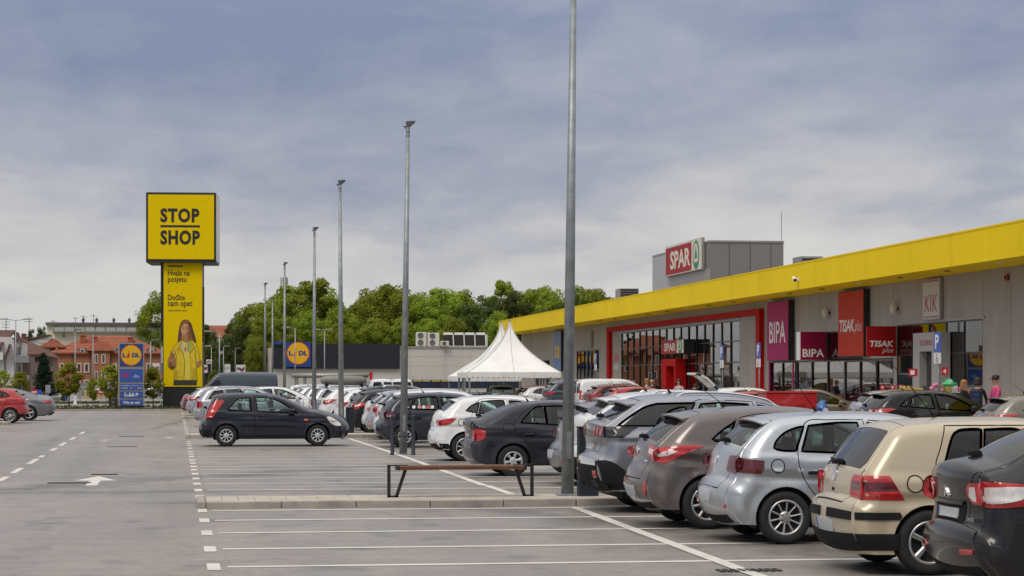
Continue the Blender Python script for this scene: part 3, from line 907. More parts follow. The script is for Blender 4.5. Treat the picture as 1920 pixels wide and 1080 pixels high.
S['i30'] = dict(L=4.30, W=1.78, wx=(.73, 3.38), wr=.318, belt=((.4, 1.06), (2.8, .93)), g=.05, wheel='a8', rr=.24, rc=.09, tumb=.33, crease=.86,
    prof=[(.20, .24, 'c'), (.07, .34), (.01, .46), (.0, .56), (.03, .68), (.09, .77), (.115, .86), (.135, .98), (.17, 1.03, 'c'), (.34, 1.19), (.52, 1.325), (.62, 1.385), (.80, 1.425), (1.3, 1.466), (1.8, 1.468), (2.3, 1.41), (2.75, 1.25), (3.15, 1.06), (3.3, .985), (3.65, .92), (4.0, .80), (4.22, .64), (4.30, .50), (4.27, .32), (4.15, .20, 'c')],
    windows=[dict(p=[(.80, 1.105, 'c'), (.95, 1.22), (1.11, 1.318, 'c'), (.985, 1.075, 'c'), (.84, 1.08)]),
             dict(p=[(1.05, 1.07, 'c'), (1.17, 1.325, 'c'), (1.35, 1.372), (1.66, 1.385, 'c'), (1.74, 1.02, 'c')]),
             dict(p=[(1.86, 1.01, 'c'), (1.78, 1.382, 'c'), (2.1, 1.355), (2.45, 1.235), (2.80, 1.045), (2.96, .955, 'c')])],
    doors=[dict(p=[(.92, 1.03), (1.08, 1.31), (1.32, 1.40), (1.72, 1.42, 'c'), (1.81, .95), (1.80, .30, 'c'), (1.22, .28), (1.20, .48), (1.08, .70), (.95, .86)]),
           dict(p=[(1.78, 1.415, 'c'), (2.15, 1.375), (2.5, 1.24), (3.04, .93, 'c'), (3.0, .30, 'c'), (1.83, .30, 'c'), (1.84, .9)])],
    handles=[(1.15, .86, 0), (2.0, .83, 1)], handle_body=True, mirror=(2.78, .97),
    band=[dict(n='rear_window', p=sym([(.50, 1.045), (.545, 1.10), (.50, 1.375)])), dict(n='windscreen', front=True, p=sym([(.62, 1.01), (.53, 1.38)]))],
    tailgate=sym([(.47, .60), (.50, .76), (.50, .95), (.60, 1.02), (.60, 1.14), (.535, 1.41)]),
    spoiler=(.36, .74, 1.438, .022, .56, None),
    patches=[dict(n='tail_lamp', s=[(.06, .955), (.20, 1.0), (.45, 1.03), (.695, 1.02, 'c'), (.52, .955), (.36, .885), (.25, .83), (.18, .81), (.10, .84)], r=[(-.44, .905), (-.55, .86), (-.70, .80), (-.73, .82), (-.73, .97), (-.60, .995), (-.43, .99)], r2=[(-.46, .925), (-.60, .90), (-.70, .91), (-.70, .955), (-.48, .975)], s2=[(.10, .92), (.26, .965), (.36, .955), (.24, .905), (.12, .885)], m=[M_RED, M_LAMPW], o=.010),
             dict(n='reflector', r=[(-.54, .44), (-.62, .42), (-.68, .50), (-.68, .60), (-.60, .54)], m=M_RED, o=.010),
             dict(n='bumper_lip', r=[(-.62, .27), (.62, .27), (.62, .34), (-.62, .34)], m=M_TRIM, o=.006, mirror=False),
             dict(n='plate_recess', r=[(-.36, .38), (.36, .38), (.36, .55), (-.36, .55)], m='body', o=.004, mirror=False),
             dict(n='emblem', r=[(.075 * math.cos(t), .93 + .04 * math.sin(t)) for t in np.linspace(0, 6.28, 13)[:-1]], m=M_CHROME, o=.012, mirror=False),
             dict(n='badge', r=[(-.36, .80), (-.47, .80), (-.47, .825), (-.36, .825)], m=M_CHROME, o=.008, mirror=False),
             headlamp(3.75, 4.20, .66, .86, 4.3)] + plate(.465, o=.016),
    wiper=((0, 1.05), (.36, 1.09)), aerial=(1.15, .16, .22), cabin=(.5, 3.1, .78), seat_x=2.25)

S['suv'] = dict(L=4.447, W=1.84, wx=(.86, 3.535), wr=.350, belt=((.4, 1.16), (2.9, 1.07)), g=.05, wheel='a5', rr=.20, rc=.09, tumb=.30, arch=.06, crease=.90, cat='car',
    prof=[(.26, .30, 'c'), (.10, .40), (.02, .52), (.0, .64), (.015, .735, 'c'), (.07, .76), (.10, .80), (.125, .92), (.10, 1.03, 'c'), (.10, 1.19, 'c'), (.20, 1.235, 'c'), (.42, 1.39), (.60, 1.515), (.70, 1.56), (.95, 1.595), (1.5, 1.622), (2.0, 1.60), (2.5, 1.50), (2.95, 1.32), (3.25, 1.16), (3.4, 1.11), (3.8, 1.06), (4.15, .98), (4.36, .84), (4.447, .62), (4.42, .42), (4.30, .26, 'c')],
    windows=[dict(p=[(.27, 1.20, 'c'), (.46, 1.335), (.66, 1.455), (.84, 1.505, 'c'), (1.38, 1.515, 'c'), (1.20, 1.20, 'c')], m=M_GLOSSBLK),
             dict(p=[(.82, 1.235), (.88, 1.31), (1.06, 1.425), (1.24, 1.445), (1.16, 1.245)]),
             dict(p=[(1.29, 1.20, 'c'), (1.46, 1.50, 'c'), (1.75, 1.515), (2.13, 1.495, 'c'), (2.20, 1.165, 'c')]),
             dict(p=[(2.36, 1.155, 'c'), (2.27, 1.485, 'c'), (2.55, 1.42), (2.85, 1.29), (3.06, 1.17), (3.16, 1.105, 'c')])],
    doors=[dict(p=[(1.17, 1.17), (1.36, 1.53), (1.75, 1.55), (2.20, 1.53, 'c'), (2.30, 1.08), (2.28, .36, 'c'), (1.36, .34), (1.34, .52), (1.24, .76), (1.15, .95)]),
           dict(p=[(2.26, 1.525, 'c'), (2.6, 1.44), (2.9, 1.29), (3.22, 1.08, 'c'), (3.2, .36, 'c'), (2.31, .36, 'c'), (2.33, 1.0)])],
    handles=[(1.38, .96, 0), (2.45, .93, 1)], handle_body=True, mirror=(3.0, 1.10),
    band=[dict(n='rear_window', p=sym([(.60, 1.255), (.62, 1.30), (.53, 1.515)])), dict(n='windscreen', front=True, p=sym([(.68, 1.15), (.56, 1.52)]))],
    tailgate=sym([(.50, .82), (.62, 1.00), (.66, 1.20), (.66, 1.28), (.57, 1.535)]),
    spoiler=(.34, .82, 1.578, .025, .62, None),
    patches=[dict(n='lamp_band', r=[(-.76, 1.045), (.76, 1.045), (.76, 1.185), (-.76, 1.185)], m=M_GLOSSBLK, o=.012, mirror=False),
             dict(n='lamp_band', s=[(.08, 1.185, 'c'), (.56, 1.19, 'c'), (.34, 1.045, 'c'), (.08, 1.045, 'c')], m=M_GLOSSBLK, o=.012),
             dict(n='tail_lamp', r=[(-.36, 1.07), (-.42, 1.07), (-.46, 1.165), (-.40, 1.165)], m=M_RED, o=.018),
             dict(n='tail_lamp', r=[(-.47, 1.07), (-.53, 1.07), (-.57, 1.165), (-.51, 1.165)], m=M_RED, o=.018),
             dict(n='tail_lamp', r=[(-.585, 1.07), (-.67, 1.07), (-.735, 1.17), (-.65, 1.17)], m=M_RED, o=.018),
             dict(n='bumper_cladding', r=[(-.76, .33), (.76, .33), (.76, .715), (-.76, .715)], m=M_TRIM, o=.010, mirror=False),
             dict(n='bumper_cladding', s=[(.0, .72, 'c'), (.16, .72), (.40, .56), (.50, .46, 'c'), (.48, .33, 'c'), (.10, .33, 'c')], m=M_TRIM, o=.010),
             dict(n='bumper_trim', r=[(-.70, .655), (.70, .655), (.66, .72), (-.66, .72)], m=M_CHROME, o=.018, mirror=False),
             dict(n='sill_cladding', s=[(1.32, .33), (3.08, .33), (3.06, .46), (1.34, .46)], m=M_TRIM, o=.012),
             dict(n='reflector', r=[(-.56, .50), (-.68, .50), (-.70, .59), (-.58, .59)], m=M_RED, o=.016),
             dict(n='exhaust', r=[(-.36, .40), (-.56, .40), (-.58, .45), (-.56, .48), (-.38, .48)], m=M_DARKRIM, o=.016),
             dict(n='plate_recess', r=[(-.34, .84), (.34, .84), (.36, 1.0), (-.36, 1.0)], m='body', o=.006, mirror=False),
             dict(n='fuel_flap', s=[(.80, .98), (.96, .98), (.98, 1.0), (.98, 1.10), (.96, 1.12), (.82, 1.12), (.80, 1.10)], m='body', o=.004),
             dict(n='emblem', r=[(-.04, 1.08), (.04, 1.08), (.03, 1.16), (-.03, 1.16)], m=M_CHROME, o=.02, mirror=False),
             headlamp(3.85, 4.35, .84, 1.0, 4.447)] + plate(.905, o=.016),
    wiper=((-.10, 1.25), (.30, 1.31)), aerial=(1.2, .16, .18), rails=(1.15, 2.55, M_CHROME), cabin=(.5, 3.2, .9), seat_x=2.5, seat_z=.62)

S['lancer'] = dict(L=4.585, W=1.76, wx=(.93, 3.565), wr=.325, belt=((.4, 1.04), (2.9, .95)), g=.05, wheel='a7', rr=.24, rc=.085, tumb=.33,
    prof=[(.20, .22, 'c'), (.10, .33), (.065, .43), (.06, .52), (.08, .58, 'c'), (.125, .60, 'c'), (.15, .68), (.15, .84), (.12, 1.03), (.14, 1.075, 'c'), (.34, 1.12, 'c'), (.70, 1.31), (1.0, 1.425), (1.4, 1.495), (1.9, 1.512), (2.4, 1.46), (2.85, 1.30), (3.3, 1.08), (3.45, 1.01), (3.9, .93), (4.3, .80), (4.52, .66), (4.585, .48), (4.5, .22, 'c')],
    windows=[dict(p=[(.90, 1.10, 'c'), (1.08, 1.25), (1.28, 1.365, 'c'), (1.22, 1.075, 'c')], m=M_GLASSD),
             dict(p=[(1.28, 1.07, 'c'), (1.36, 1.39, 'c'), (1.75, 1.435), (1.90, 1.43, 'c'), (1.96, 1.03, 'c')], m=M_GLASSD),
             dict(p=[(2.08, 1.02, 'c'), (2.02, 1.425, 'c'), (2.35, 1.38), (2.7, 1.24), (3.05, 1.03), (3.12, .97, 'c')])],
    doors=[dict(p=[(1.05, 1.02), (1.2, 1.36), (1.5, 1.45), (1.95, 1.47, 'c'), (2.02, .95), (2.0, .30, 'c'), (1.36, .30), (1.30, .52), (1.15, .76)])],
    handles=[(1.28, .85, 0)], handle_body=True, mirror=(2.95, .98),
    band=[dict(n='rear_window', m=M_GLASSD, p=sym([(.56, 1.135), (.58, 1.18), (.50, 1.40)])), dict(n='windscreen', front=True, p=sym([(.62, 1.04), (.53, 1.42)]))],
    tailgate=sym([(.42, .605), (.46, .80), (.54, 1.02), (.60, 1.11), (.61, 1.18), (.53, 1.44)]),
    patches=[dict(n='tail_lamp', s=[(.10, .985), (.30, .99), (.55, .97), (.75, .93, 'c'), (.60, .85), (.35, .80), (.10, .81)], r=[(-.44, .88), (-.52, .81), (-.72, .80), (-.74, .82), (-.74, .97), (-.72, .985), (-.50, .985), (-.44, .95)],
                  s2=[(.14, .955), (.30, .96), (.48, .945), (.42, .86), (.30, .835), (.14, .84)], r2=[(-.47, .88), (-.53, .835), (-.58, .83), (-.58, .955), (-.50, .955)], m=[M_RED, M_LAMPW], o=.012),
             dict(n='plate_recess', r=[(-.36, .615), (.36, .615), (.39, .80), (-.39, .80)], m=M_TRIM, o=.006, mirror=False),
             dict(n='boot_trim', r=[(-.36, .795), (.36, .795), (.36, .83), (-.36, .83)], m='body', o=.022, mirror=False),
             dict(n='reflector', r=[(-.44, .40), (-.66, .40), (-.68, .445), (-.46, .44)], m=M_RED, o=.012),
             dict(n='bumper_lip', r=[(-.66, .23), (.66, .23), (.66, .30), (-.66, .30)], m=M_TRIM, o=.010, mirror=False),
             dict(n='emblem', r=[(0, .89), (.035, .86), (.07, .86), (.035, .90), (0, .96), (-.035, .90), (-.07, .86), (-.035, .86)], m=M_CHROME, o=.012, mirror=False),
             headlamp(4.0, 4.45, .66, .86, 4.585)] + plate(.705, o=.016),
    wiper=((.02, 1.125), (.36, 1.20)), cabin=(.6, 3.2, .8), seat_x=2.4)

S['xsara'] = dict(L=4.17, W=1.70, wx=(.78, 3.32), wr=.295, belt=((.4, .98), (2.7, .90)), g=.05, wheel='c6', rr=.22, rc=.08, tumb=.34, crease=.84,
    prof=[(.12, .24, 'c'), (.03, .36), (.0, .50), (.01, .60), (.05, .665, 'c'), (.085, .70), (.07, .86), (.02, 1.0), (.03, 1.035, 'c'), (.22, 1.05, 'c'), (.52, 1.19), (.82, 1.315), (1.05, 1.365), (1.6, 1.405), (1.95, 1.395), (2.3, 1.32), (2.7, 1.12), (2.95, .99), (3.1, .935), (3.5, .86), (3.9, .73), (4.12, .58), (4.17, .44), (4.13, .30), (4.05, .20, 'c')],
    windows=[dict(p=[(.93, 1.015, 'c'), (1.12, 1.22), (1.24, 1.31), (1.40, 1.325, 'c'), (1.43, .985, 'c')]),
             dict(p=[(1.45, .984, 'c'), (1.42, 1.326, 'c'), (1.70, 1.33), (1.76, 1.325, 'c'), (1.80, .96, 'c')], m=M_GLASSD),
             dict(p=[(1.90, .955, 'c'), (1.86, 1.322, 'c'), (2.12, 1.29), (2.40, 1.16), (2.72, .97), (2.80, .92, 'c')])],
    doors=[dict(p=[(.80, .99), (1.10, 1.28), (1.25, 1.355), (1.80, 1.365, 'c'), (1.85, .9), (1.83, .30, 'c'), (1.22, .28), (1.17, .48), (1.02, .68), (.86, .84)]),
           dict(p=[(1.84, 1.36, 'c'), (2.15, 1.325), (2.45, 1.17), (2.9, .90, 'c'), (2.86, .30, 'c'), (1.86, .30, 'c'), (1.87, .9)])],
    handles=[(1.08, .80, 0), (2.05, .78, 1)], handle_body=True, mirror=(2.62, .94),
    band=[dict(n='rear_window', p=sym([(.56, 1.07), (.57, 1.10), (.50, 1.34)])), dict(n='windscreen', front=True, p=sym([(.58, .97), (.50, 1.34)]))],
    tailgate=sym([(.50, .69), (.52, .86), (.58, 1.03), (.60, 1.08), (.53, 1.36)]),
    patches=[dict(n='tail_lamp', s=[(.06, .90), (.18, .895), (.27, .86), (.22, .70), (.14, .67), (.06, .69)], r=[(-.44, .69), (-.66, .68), (-.70, .70), (-.70, .88), (-.58, .88), (-.50, .82)], m=M_RED, o=.012),
             dict(n='lamp_band', r=[(-.50, .90), (.50, .90), (.56, 1.02), (-.56, 1.02)], m=M_GLOSSBLK, o=.006, mirror=False),
             dict(n='bumper_strip', s=[(.03, .60), (.44, .60), (.44, .665), (.05, .665)], r=[(-.70, .585), (-.1, .585), (-.1, .64), (-.70, .64)], m='body', o=.012),
             dict(n='fuel_flap', s=[(.60, .86), (.78, .86), (.80, .88), (.80, .97), (.78, .99), (.62, .99), (.60, .97)], m='body', o=.004),
             dict(n='door_moulding', s=[(1.32, .52), (2.75, .52), (2.75, .57), (1.30, .57)], m=M_TRIM, o=.010),
             dict(n='emblem', r=[(-.07, .84), (.07, .84), (.07, .88), (-.07, .88)], m=M_CHROME, o=.010, mirror=False),
             headlamp(3.65, 4.08, .58, .73, 4.17)] + plate(.76, w_=.24),
    wiper=((0, 1.07), (.36, 1.12)), aerial=(1.2, .30, .35), cabin=(.5, 2.9, .75), seat_x=2.15)

S['clio'] = dict(L=4.062, W=1.732, wx=(.64, 3.23), wr=.315, belt=((.4, 1.04), (2.7, .92)), g=.055, wheel='a9', rr=.24, rc=.10, tumb=.36,
    prof=[(.20, .26, 'c'), (.06, .36), (.0, .48), (.02, .62), (.07, .72), (.10, .90), (.14, 1.02), (.18, 1.06, 'c'), (.36, 1.22), (.52, 1.345), (.64, 1.392), (.9, 1.425), (1.35, 1.448), (1.8, 1.44), (2.2, 1.375), (2.6, 1.22), (3.0, 1.04), (3.15, .975), (3.5, .90), (3.82, .77), (4.0, .62), (4.062, .48), (4.02, .30), (3.9, .20, 'c')],
    windows=[dict(p=[(.66, 1.13, 'c'), (.80, 1.25), (.98, 1.325, 'c'), (.92, 1.08, 'c')], m=M_GLOSSBLK),
             dict(p=[(.95, 1.075, 'c'), (1.02, 1.335, 'c'), (1.32, 1.36), (1.53, 1.36, 'c'), (1.60, 1.02, 'c')]),
             dict(p=[(1.72, 1.005, 'c'), (1.65, 1.357, 'c'), (1.95, 1.33), (2.3, 1.22), (2.65, 1.03), (2.8, .95, 'c')])],
    doors=[dict(p=[(.80, 1.06), (.95, 1.36), (1.60, 1.392, 'c'), (1.66, .95), (1.65, .32, 'c'), (1.10, .30), (1.02, .50), (.90, .70), (.80, .85)]),
           dict(p=[(1.645, 1.39, 'c'), (2.0, 1.35), (2.35, 1.22), (2.86, .93, 'c'), (2.83, .32, 'c'), (1.68, .32, 'c'), (1.68, .9)])],
    handles=[(1.84, .82, 1)], handle_body=True, mirror=(2.6, .97),
    band=[dict(n='rear_window', m=M_GLASSD, p=sym([(.50, 1.085), (.54, 1.14), (.50, 1.34)])), dict(n='windscreen', front=True, p=sym([(.60, 1.0), (.52, 1.36)]))],
    tailgate=sym([(.46, .66), (.54, .86), (.60, 1.05), (.60, 1.15), (.53, 1.37)]), spoiler=(.36, .72, 1.42, .02, .54, None),
    patches=[dict(n='tail_lamp', s=[(.06, .90), (.20, .945), (.34, .965), (.44, .965, 'c'), (.36, .88), (.24, .82), (.08, .80)], r=[(-.40, .86), (-.52, .80), (-.70, .78), (-.72, .80), (-.72, .91), (-.56, .92), (-.42, .91)], m=M_RED, o=.010),
             dict(n='bumper_lip', r=[(-.62, .28), (.62, .28), (.62, .42), (-.62, .42)], m=M_TRIM, o=.006, mirror=False),
             dict(n='bumper_lip', s=[(.06, .40), (.26, .40), (.32, .28), (.12, .28)], m=M_TRIM, o=.006),
             dict(n='reflector', r=[(-.58, .40), (-.70, .40), (-.70, .44), (-.60, .44)], m=M_RED, o=.012),
             dict(n='fuel_flap', s=[(.56 + .075 * math.cos(t), .875 + .075 * math.sin(t)) for t in np.linspace(0, 6.28, 14)[:-1]], m='body', o=.004),
             dict(n='emblem', r=[(-.05, .92), (0, .85), (.05, .92), (0, .99)], m=M_CHROME, o=.010, mirror=False),
             headlamp(3.5, 3.98, .62, .82, 4.06)] + plate(.80),
    wiper=((0, 1.10), (.30, 1.14)), aerial=(1.1, .25, .20), cabin=(.45, 2.9, .78), seat_x=2.05)

S['fiesta'] = dict(L=3.916, W=1.685, wx=(.67, 3.155), wr=.295, belt=((.3, .985), (2.7, .895)), g=.05, wheel='c9', rr=.17, rc=.06, tumb=.30, fr=.30,
    prof=[(.14, .24, 'c'), (.03, .34), (.0, .46), (.0, .60), (.04, .66, 'c'), (.10, .70), (.13, .86), (.17, .98), (.24, 1.12), (.34, 1.30), (.40, 1.37), (.50, 1.395), (.75, 1.42), (1.25, 1.43), (1.7, 1.415), (2.05, 1.36), (2.4, 1.22), (2.75, 1.04), (2.95, .955), (3.1, .935), (3.4, .87), (3.7, .74), (3.86, .60), (3.916, .48), (3.90, .34), (3.82, .22, 'c')],
    windows=[dict(p=[(.72, .985, 'c'), (.78, 1.07), (.93, 1.24), (1.03, 1.30), (1.32, 1.325, 'c'), (1.36, .955, 'c')]),
             dict(p=[(1.52, .945, 'c'), (1.47, 1.335, 'c'), (1.82, 1.318), (2.1, 1.235), (2.42, 1.05), (2.62, .905, 'c')])],
    doors=[dict(p=[(1.43, 1.37, 'c'), (1.85, 1.36), (2.15, 1.26), (2.5, 1.06), (2.76, .87), (2.80, .70), (2.76, .30, 'c'), (1.46, .28, 'c'), (1.44, .85)])],
    handles=[(1.64, .825, 0)], handle_body=True, mirror=(2.46, .91), mirror_body=True,
    band=[dict(n='rear_window', p=sym([(.52, 1.0), (.55, 1.06), (.50, 1.35)])), dict(n='windscreen', front=True, p=sym([(.58, .965), (.50, 1.36)]))],
    tailgate=sym([(.50, .66), (.53, .80), (.60, .98), (.60, 1.10), (.53, 1.39)]), spoiler=(.28, .52, 1.405, .02, .52, None),
    patches=[dict(n='tail_lamp', s=[(.12, .78, 'c'), (.30, .78, 'c'), (.46, 1.02), (.62, 1.24, 'c'), (.53, 1.27), (.36, 1.22), (.22, 1.0)], r=[(-.58, .78), (-.72, .78), (-.72, 1.20), (-.62, 1.2)], m=M_RED, o=.010),
             dict(n='door_moulding', s=[(1.06, .545), (2.55, .515), (2.55, .56), (1.06, .60)], m=M_TRIM, o=.012),
             dict(n='sill_moulding', s=[(1.05, .255), (2.75, .255), (2.75, .31), (1.05, .31)], m=M_TRIM, o=.008),
             dict(n='bumper_lip', s=[(.02, .46), (.26, .46), (.34, .28), (.08, .28)], r=[(-.68, .27), (-.02, .27), (-.02, .46), (-.68, .46)], m=M_TRIM, o=.008),
             dict(n='side_indicator', s=[(2.78, .70), (2.88, .70), (2.88, .745), (2.78, .745)], m=M_AMBER, o=.010),
             dict(n='bonnet_seam', s=[(2.72, .905), (3.0, .885), (3.35, .80), (3.36, .81), (3.02, .90), (2.74, .92)], m=M_SEAM, o=.002),
             dict(n='headlamp', s=[(3.40, .80), (3.50, .80), (3.68, .70), (3.80, .60), (3.80, .565), (3.66, .56), (3.50, .64)], m=M_LAMPW, o=.008),
             dict(n='bumper_grille', r=[(-.55, .30), (.55, .30), (.5, .42), (-.5, .42)], front=True, m=M_TRIM, o=.006, mirror=False)] + plate(.56),
    wiper=((0, 1.02), (.34, 1.06)), aerial=(1.15, .3, .3), cabin=(.45, 2.7, .72), seat_x=2.05, arch=.05)

S['wagon'] = dict(L=4.50, W=1.76, wx=(.88, 3.58), wr=.315, belt=((.4, 1.03), (2.9, .93)), g=.07, wheel='a9', rr=.18, rc=.08, tumb=.30,
    prof=[(.16, .24, 'c'), (.03, .36), (0, .50), (.01, .62), (.05, .68, 'c'), (.10, .72), (.13, .95), (.17, 1.04, 'c'), (.36, 1.27), (.50, 1.40), (.62, 1.445), (1.0, 1.48), (1.6, 1.51), (2.2, 1.485), (2.6, 1.41), (3.0, 1.23), (3.35, 1.05), (3.5, .98), (3.9, .90), (4.25, .76), (4.44, .60), (4.5, .46), (4.45, .22, 'c')],
    windows=[dict(p=[(.52, 1.07, 'c'), (.74, 1.37, 'c'), (1.12, 1.405, 'c'), (1.14, 1.04, 'c')], m=M_GLASSD),
             dict(p=[(1.22, 1.035, 'c'), (1.20, 1.408, 'c'), (1.84, 1.43, 'c'), (1.90, 1.0, 'c')]),
             dict(p=[(2.02, .99, 'c'), (1.96, 1.428, 'c'), (2.4, 1.385), (2.75, 1.24), (3.05, 1.05), (3.16, .95, 'c')])],
    doors=[dict(p=[(1.16, 1.43, 'c'), (1.90, 1.462, 'c'), (1.97, .95), (1.95, .30, 'c'), (1.32, .30), (1.26, .5), (1.18, .72), (1.15, .95)])],
    handles=[(1.38, .85, 0), (2.2, .83, None)], handle_body=True, mirror=(2.95, .97),
    band=[dict(n='rear_window', m=M_GLASSD, p=sym([(.56, 1.06), (.58, 1.12), (.52, 1.39)])), dict(n='windscreen', front=True, p=sym([(.62, 1.01), (.54, 1.41)]))],
    patches=[dict(n='tail_lamp', s=[(.06, .98), (.24, .96), (.30, .86), (.22, .70), (.06, .70)], r=[(-.46, .72), (-.70, .70), (-.72, .72), (-.72, .97), (-.62, 1.0), (-.50, .92)], m=M_RED, o=.010),
             dict(n='bumper_lip', r=[(-.62, .27), (.62, .27), (.62, .36), (-.62, .36)], m=M_TRIM, o=.006, mirror=False),
             headlamp(3.95, 4.40, .62, .80, 4.5)] + plate(.82),
    wiper=((0, 1.07), (.34, 1.12)), rails=(.75, 2.5, M_CHROME), cabin=(.5, 3.1, .78), seat_x=2.4)

S['hatch'] = dict(S['i30'], g=.085, wheel='c8')
S['small'] = dict(S['ibiza'], g=.085, wheel='c9')
S['crossover'] = dict(S['suv'], g=.085, wheel='a7')
S['crossover'].update(windows=[dict(p=[(.62, 1.22, 'c'), (.84, 1.44), (1.12, 1.49, 'c'), (1.16, 1.205, 'c')], m=M_GLASSD), S['suv']['windows'][2], S['suv']['windows'][3]],
    patches=[dict(n='tail_lamp', s=[(.08, 1.10), (.40, 1.12), (.55, 1.09, 'c'), (.34, .98), (.10, .95)], r=[(-.48, .98), (-.74, .96), (-.76, .98), (-.76, 1.10), (-.52, 1.09)], m=M_RED, o=.010),
             dict(n='bumper_cladding', r=[(-.76, .33), (.76, .33), (.76, .62), (-.76, .62)], m=M_TRIM, o=.010, mirror=False),
             dict(n='bumper_cladding', s=[(.0, .62), (.20, .62), (.50, .46), (.48, .33), (.10, .33)], m=M_TRIM, o=.010),
             dict(n='sill_cladding', s=[(1.32, .33), (3.08, .33), (3.06, .46), (1.34, .46)], m=M_TRIM, o=.012),
             headlamp(3.85, 4.35, .84, 1.0, 4.447)] + plate(.80))

S['sedan'] = dict(L=4.60, W=1.80, wx=(1.02, 3.72), wr=.33, belt=((.5, .98), (3.0, .92)), g=.07, wheel='a5', rr=.26, rc=.12, tumb=.36,
    prof=[(.20, .24, 'c'), (.06, .36), (0, .52), (.03, .68), (.08, .82), (.14, .93), (.20, .965, 'c'), (.55, 1.02), (.95, 1.16), (1.35, 1.30), (1.75, 1.385), (2.15, 1.40), (2.55, 1.35), (3.0, 1.17), (3.4, .99), (3.55, .945), (4.0, .88), (4.35, .76), (4.55, .60), (4.60, .46), (4.52, .22, 'c')],
    windows=[dict(p=[(1.20, 1.045, 'c'), (1.42, 1.17), (1.75, 1.295), (2.0, 1.325, 'c'), (2.02, 1.0, 'c')], m=M_GLASSD),
             dict(p=[(2.10, .995, 'c'), (2.08, 1.325, 'c'), (2.4, 1.30), (2.8, 1.15), (3.12, .98), (3.2, .94, 'c')])],
    doors=[dict(p=[(2.04, 1.36, 'c'), (2.5, 1.32), (2.9, 1.15), (3.3, .9, 'c'), (3.25, .30, 'c'), (2.0, .28, 'c'), (2.04, .9)])],
    handles=[(2.25, .82, 0)], handle_body=True, mirror=(3.0, .95),
    band=[dict(n='rear_window', p=sym([(.60, 1.05), (.60, 1.10), (.50, 1.355)])), dict(n='windscreen', front=True, p=sym([(.62, .98), (.52, 1.34)]))],
    patches=[dict(n='tail_lamp', s=[(.06, .88), (.30, .90), (.42, .86), (.30, .80), (.06, .79)], r=[(-.46, .80), (-.70, .78), (-.72, .80), (-.72, .88), (-.50, .88)], m=M_RED, o=.010),
             dict(n='bumper_lip', r=[(-.62, .27), (.62, .27), (.62, .40), (-.62, .40)], m=M_TRIM, o=.006, mirror=False),
             headlamp(4.0, 4.5, .62, .80, 4.6)] + plate(.60),
    cabin=(.7, 3.2, .76), seat_x=2.5)

S['van'] = dict(L=5.4, W=2.0, wx=(1.05, 4.45), wr=.34, belt=((.5, 1.25), (4.4, 1.15)), g=.11, wheel='c8', rr=.10, rc=.05, tumb=.13, roof_r=.20, fr=.30, cat='van', crease=.7,
    prof=[(.10, .32, 'c'), (.0, .45), (.0, .62), (.04, .70), (.05, 1.4), (.09, 2.10), (.18, 2.26), (.40, 2.30), (1.5, 2.33), (3.0, 2.31), (3.6, 2.24), (3.95, 2.05), (4.45, 1.52), (4.65, 1.30), (5.0, 1.16), (5.25, .98), (5.38, .75), (5.4, .5), (5.3, .26, 'c')],
    windows=[dict(p=[(3.66, 1.22, 'c'), (3.62, 1.78, 'c'), (3.85, 1.80), (4.15, 1.52), (4.42, 1.28), (4.45, 1.22, 'c')], m=M_GLASSD)],
    doors=[dict(p=[(3.52, 1.95, 'c'), (3.95, 1.93), (4.55, 1.2), (4.5, .9), (3.95, .40, 'c'), (3.5, .4, 'c')])], handles=[(3.66, 1.05, 0)], mirror=(4.35, 1.2), mirror_body=False,
    band=[dict(n='windscreen', front=True, p=sym([(.74, 1.34), (.66, 1.98)]))],
    patches=[dict(n='tail_lamp', s=[(.04, 1.15), (.14, 1.15), (.14, .75), (.04, .75)], r=[(-.86, .75), (-.92, .75), (-.92, 1.15), (-.86, 1.15)], m=M_RED, o=.010), headlamp(4.75, 5.25, .85, 1.08, 5.4),
             dict(n='side_moulding', s=[(1.5, .62), (4.0, .62), (4.0, .70), (1.5, .70)], m=M_TRIM, o=.012)] + plate(.58),
    cabin=(3.3, 4.6, 1.0), seat_x=3.6, seat_b=3.4, seat_z=.85)

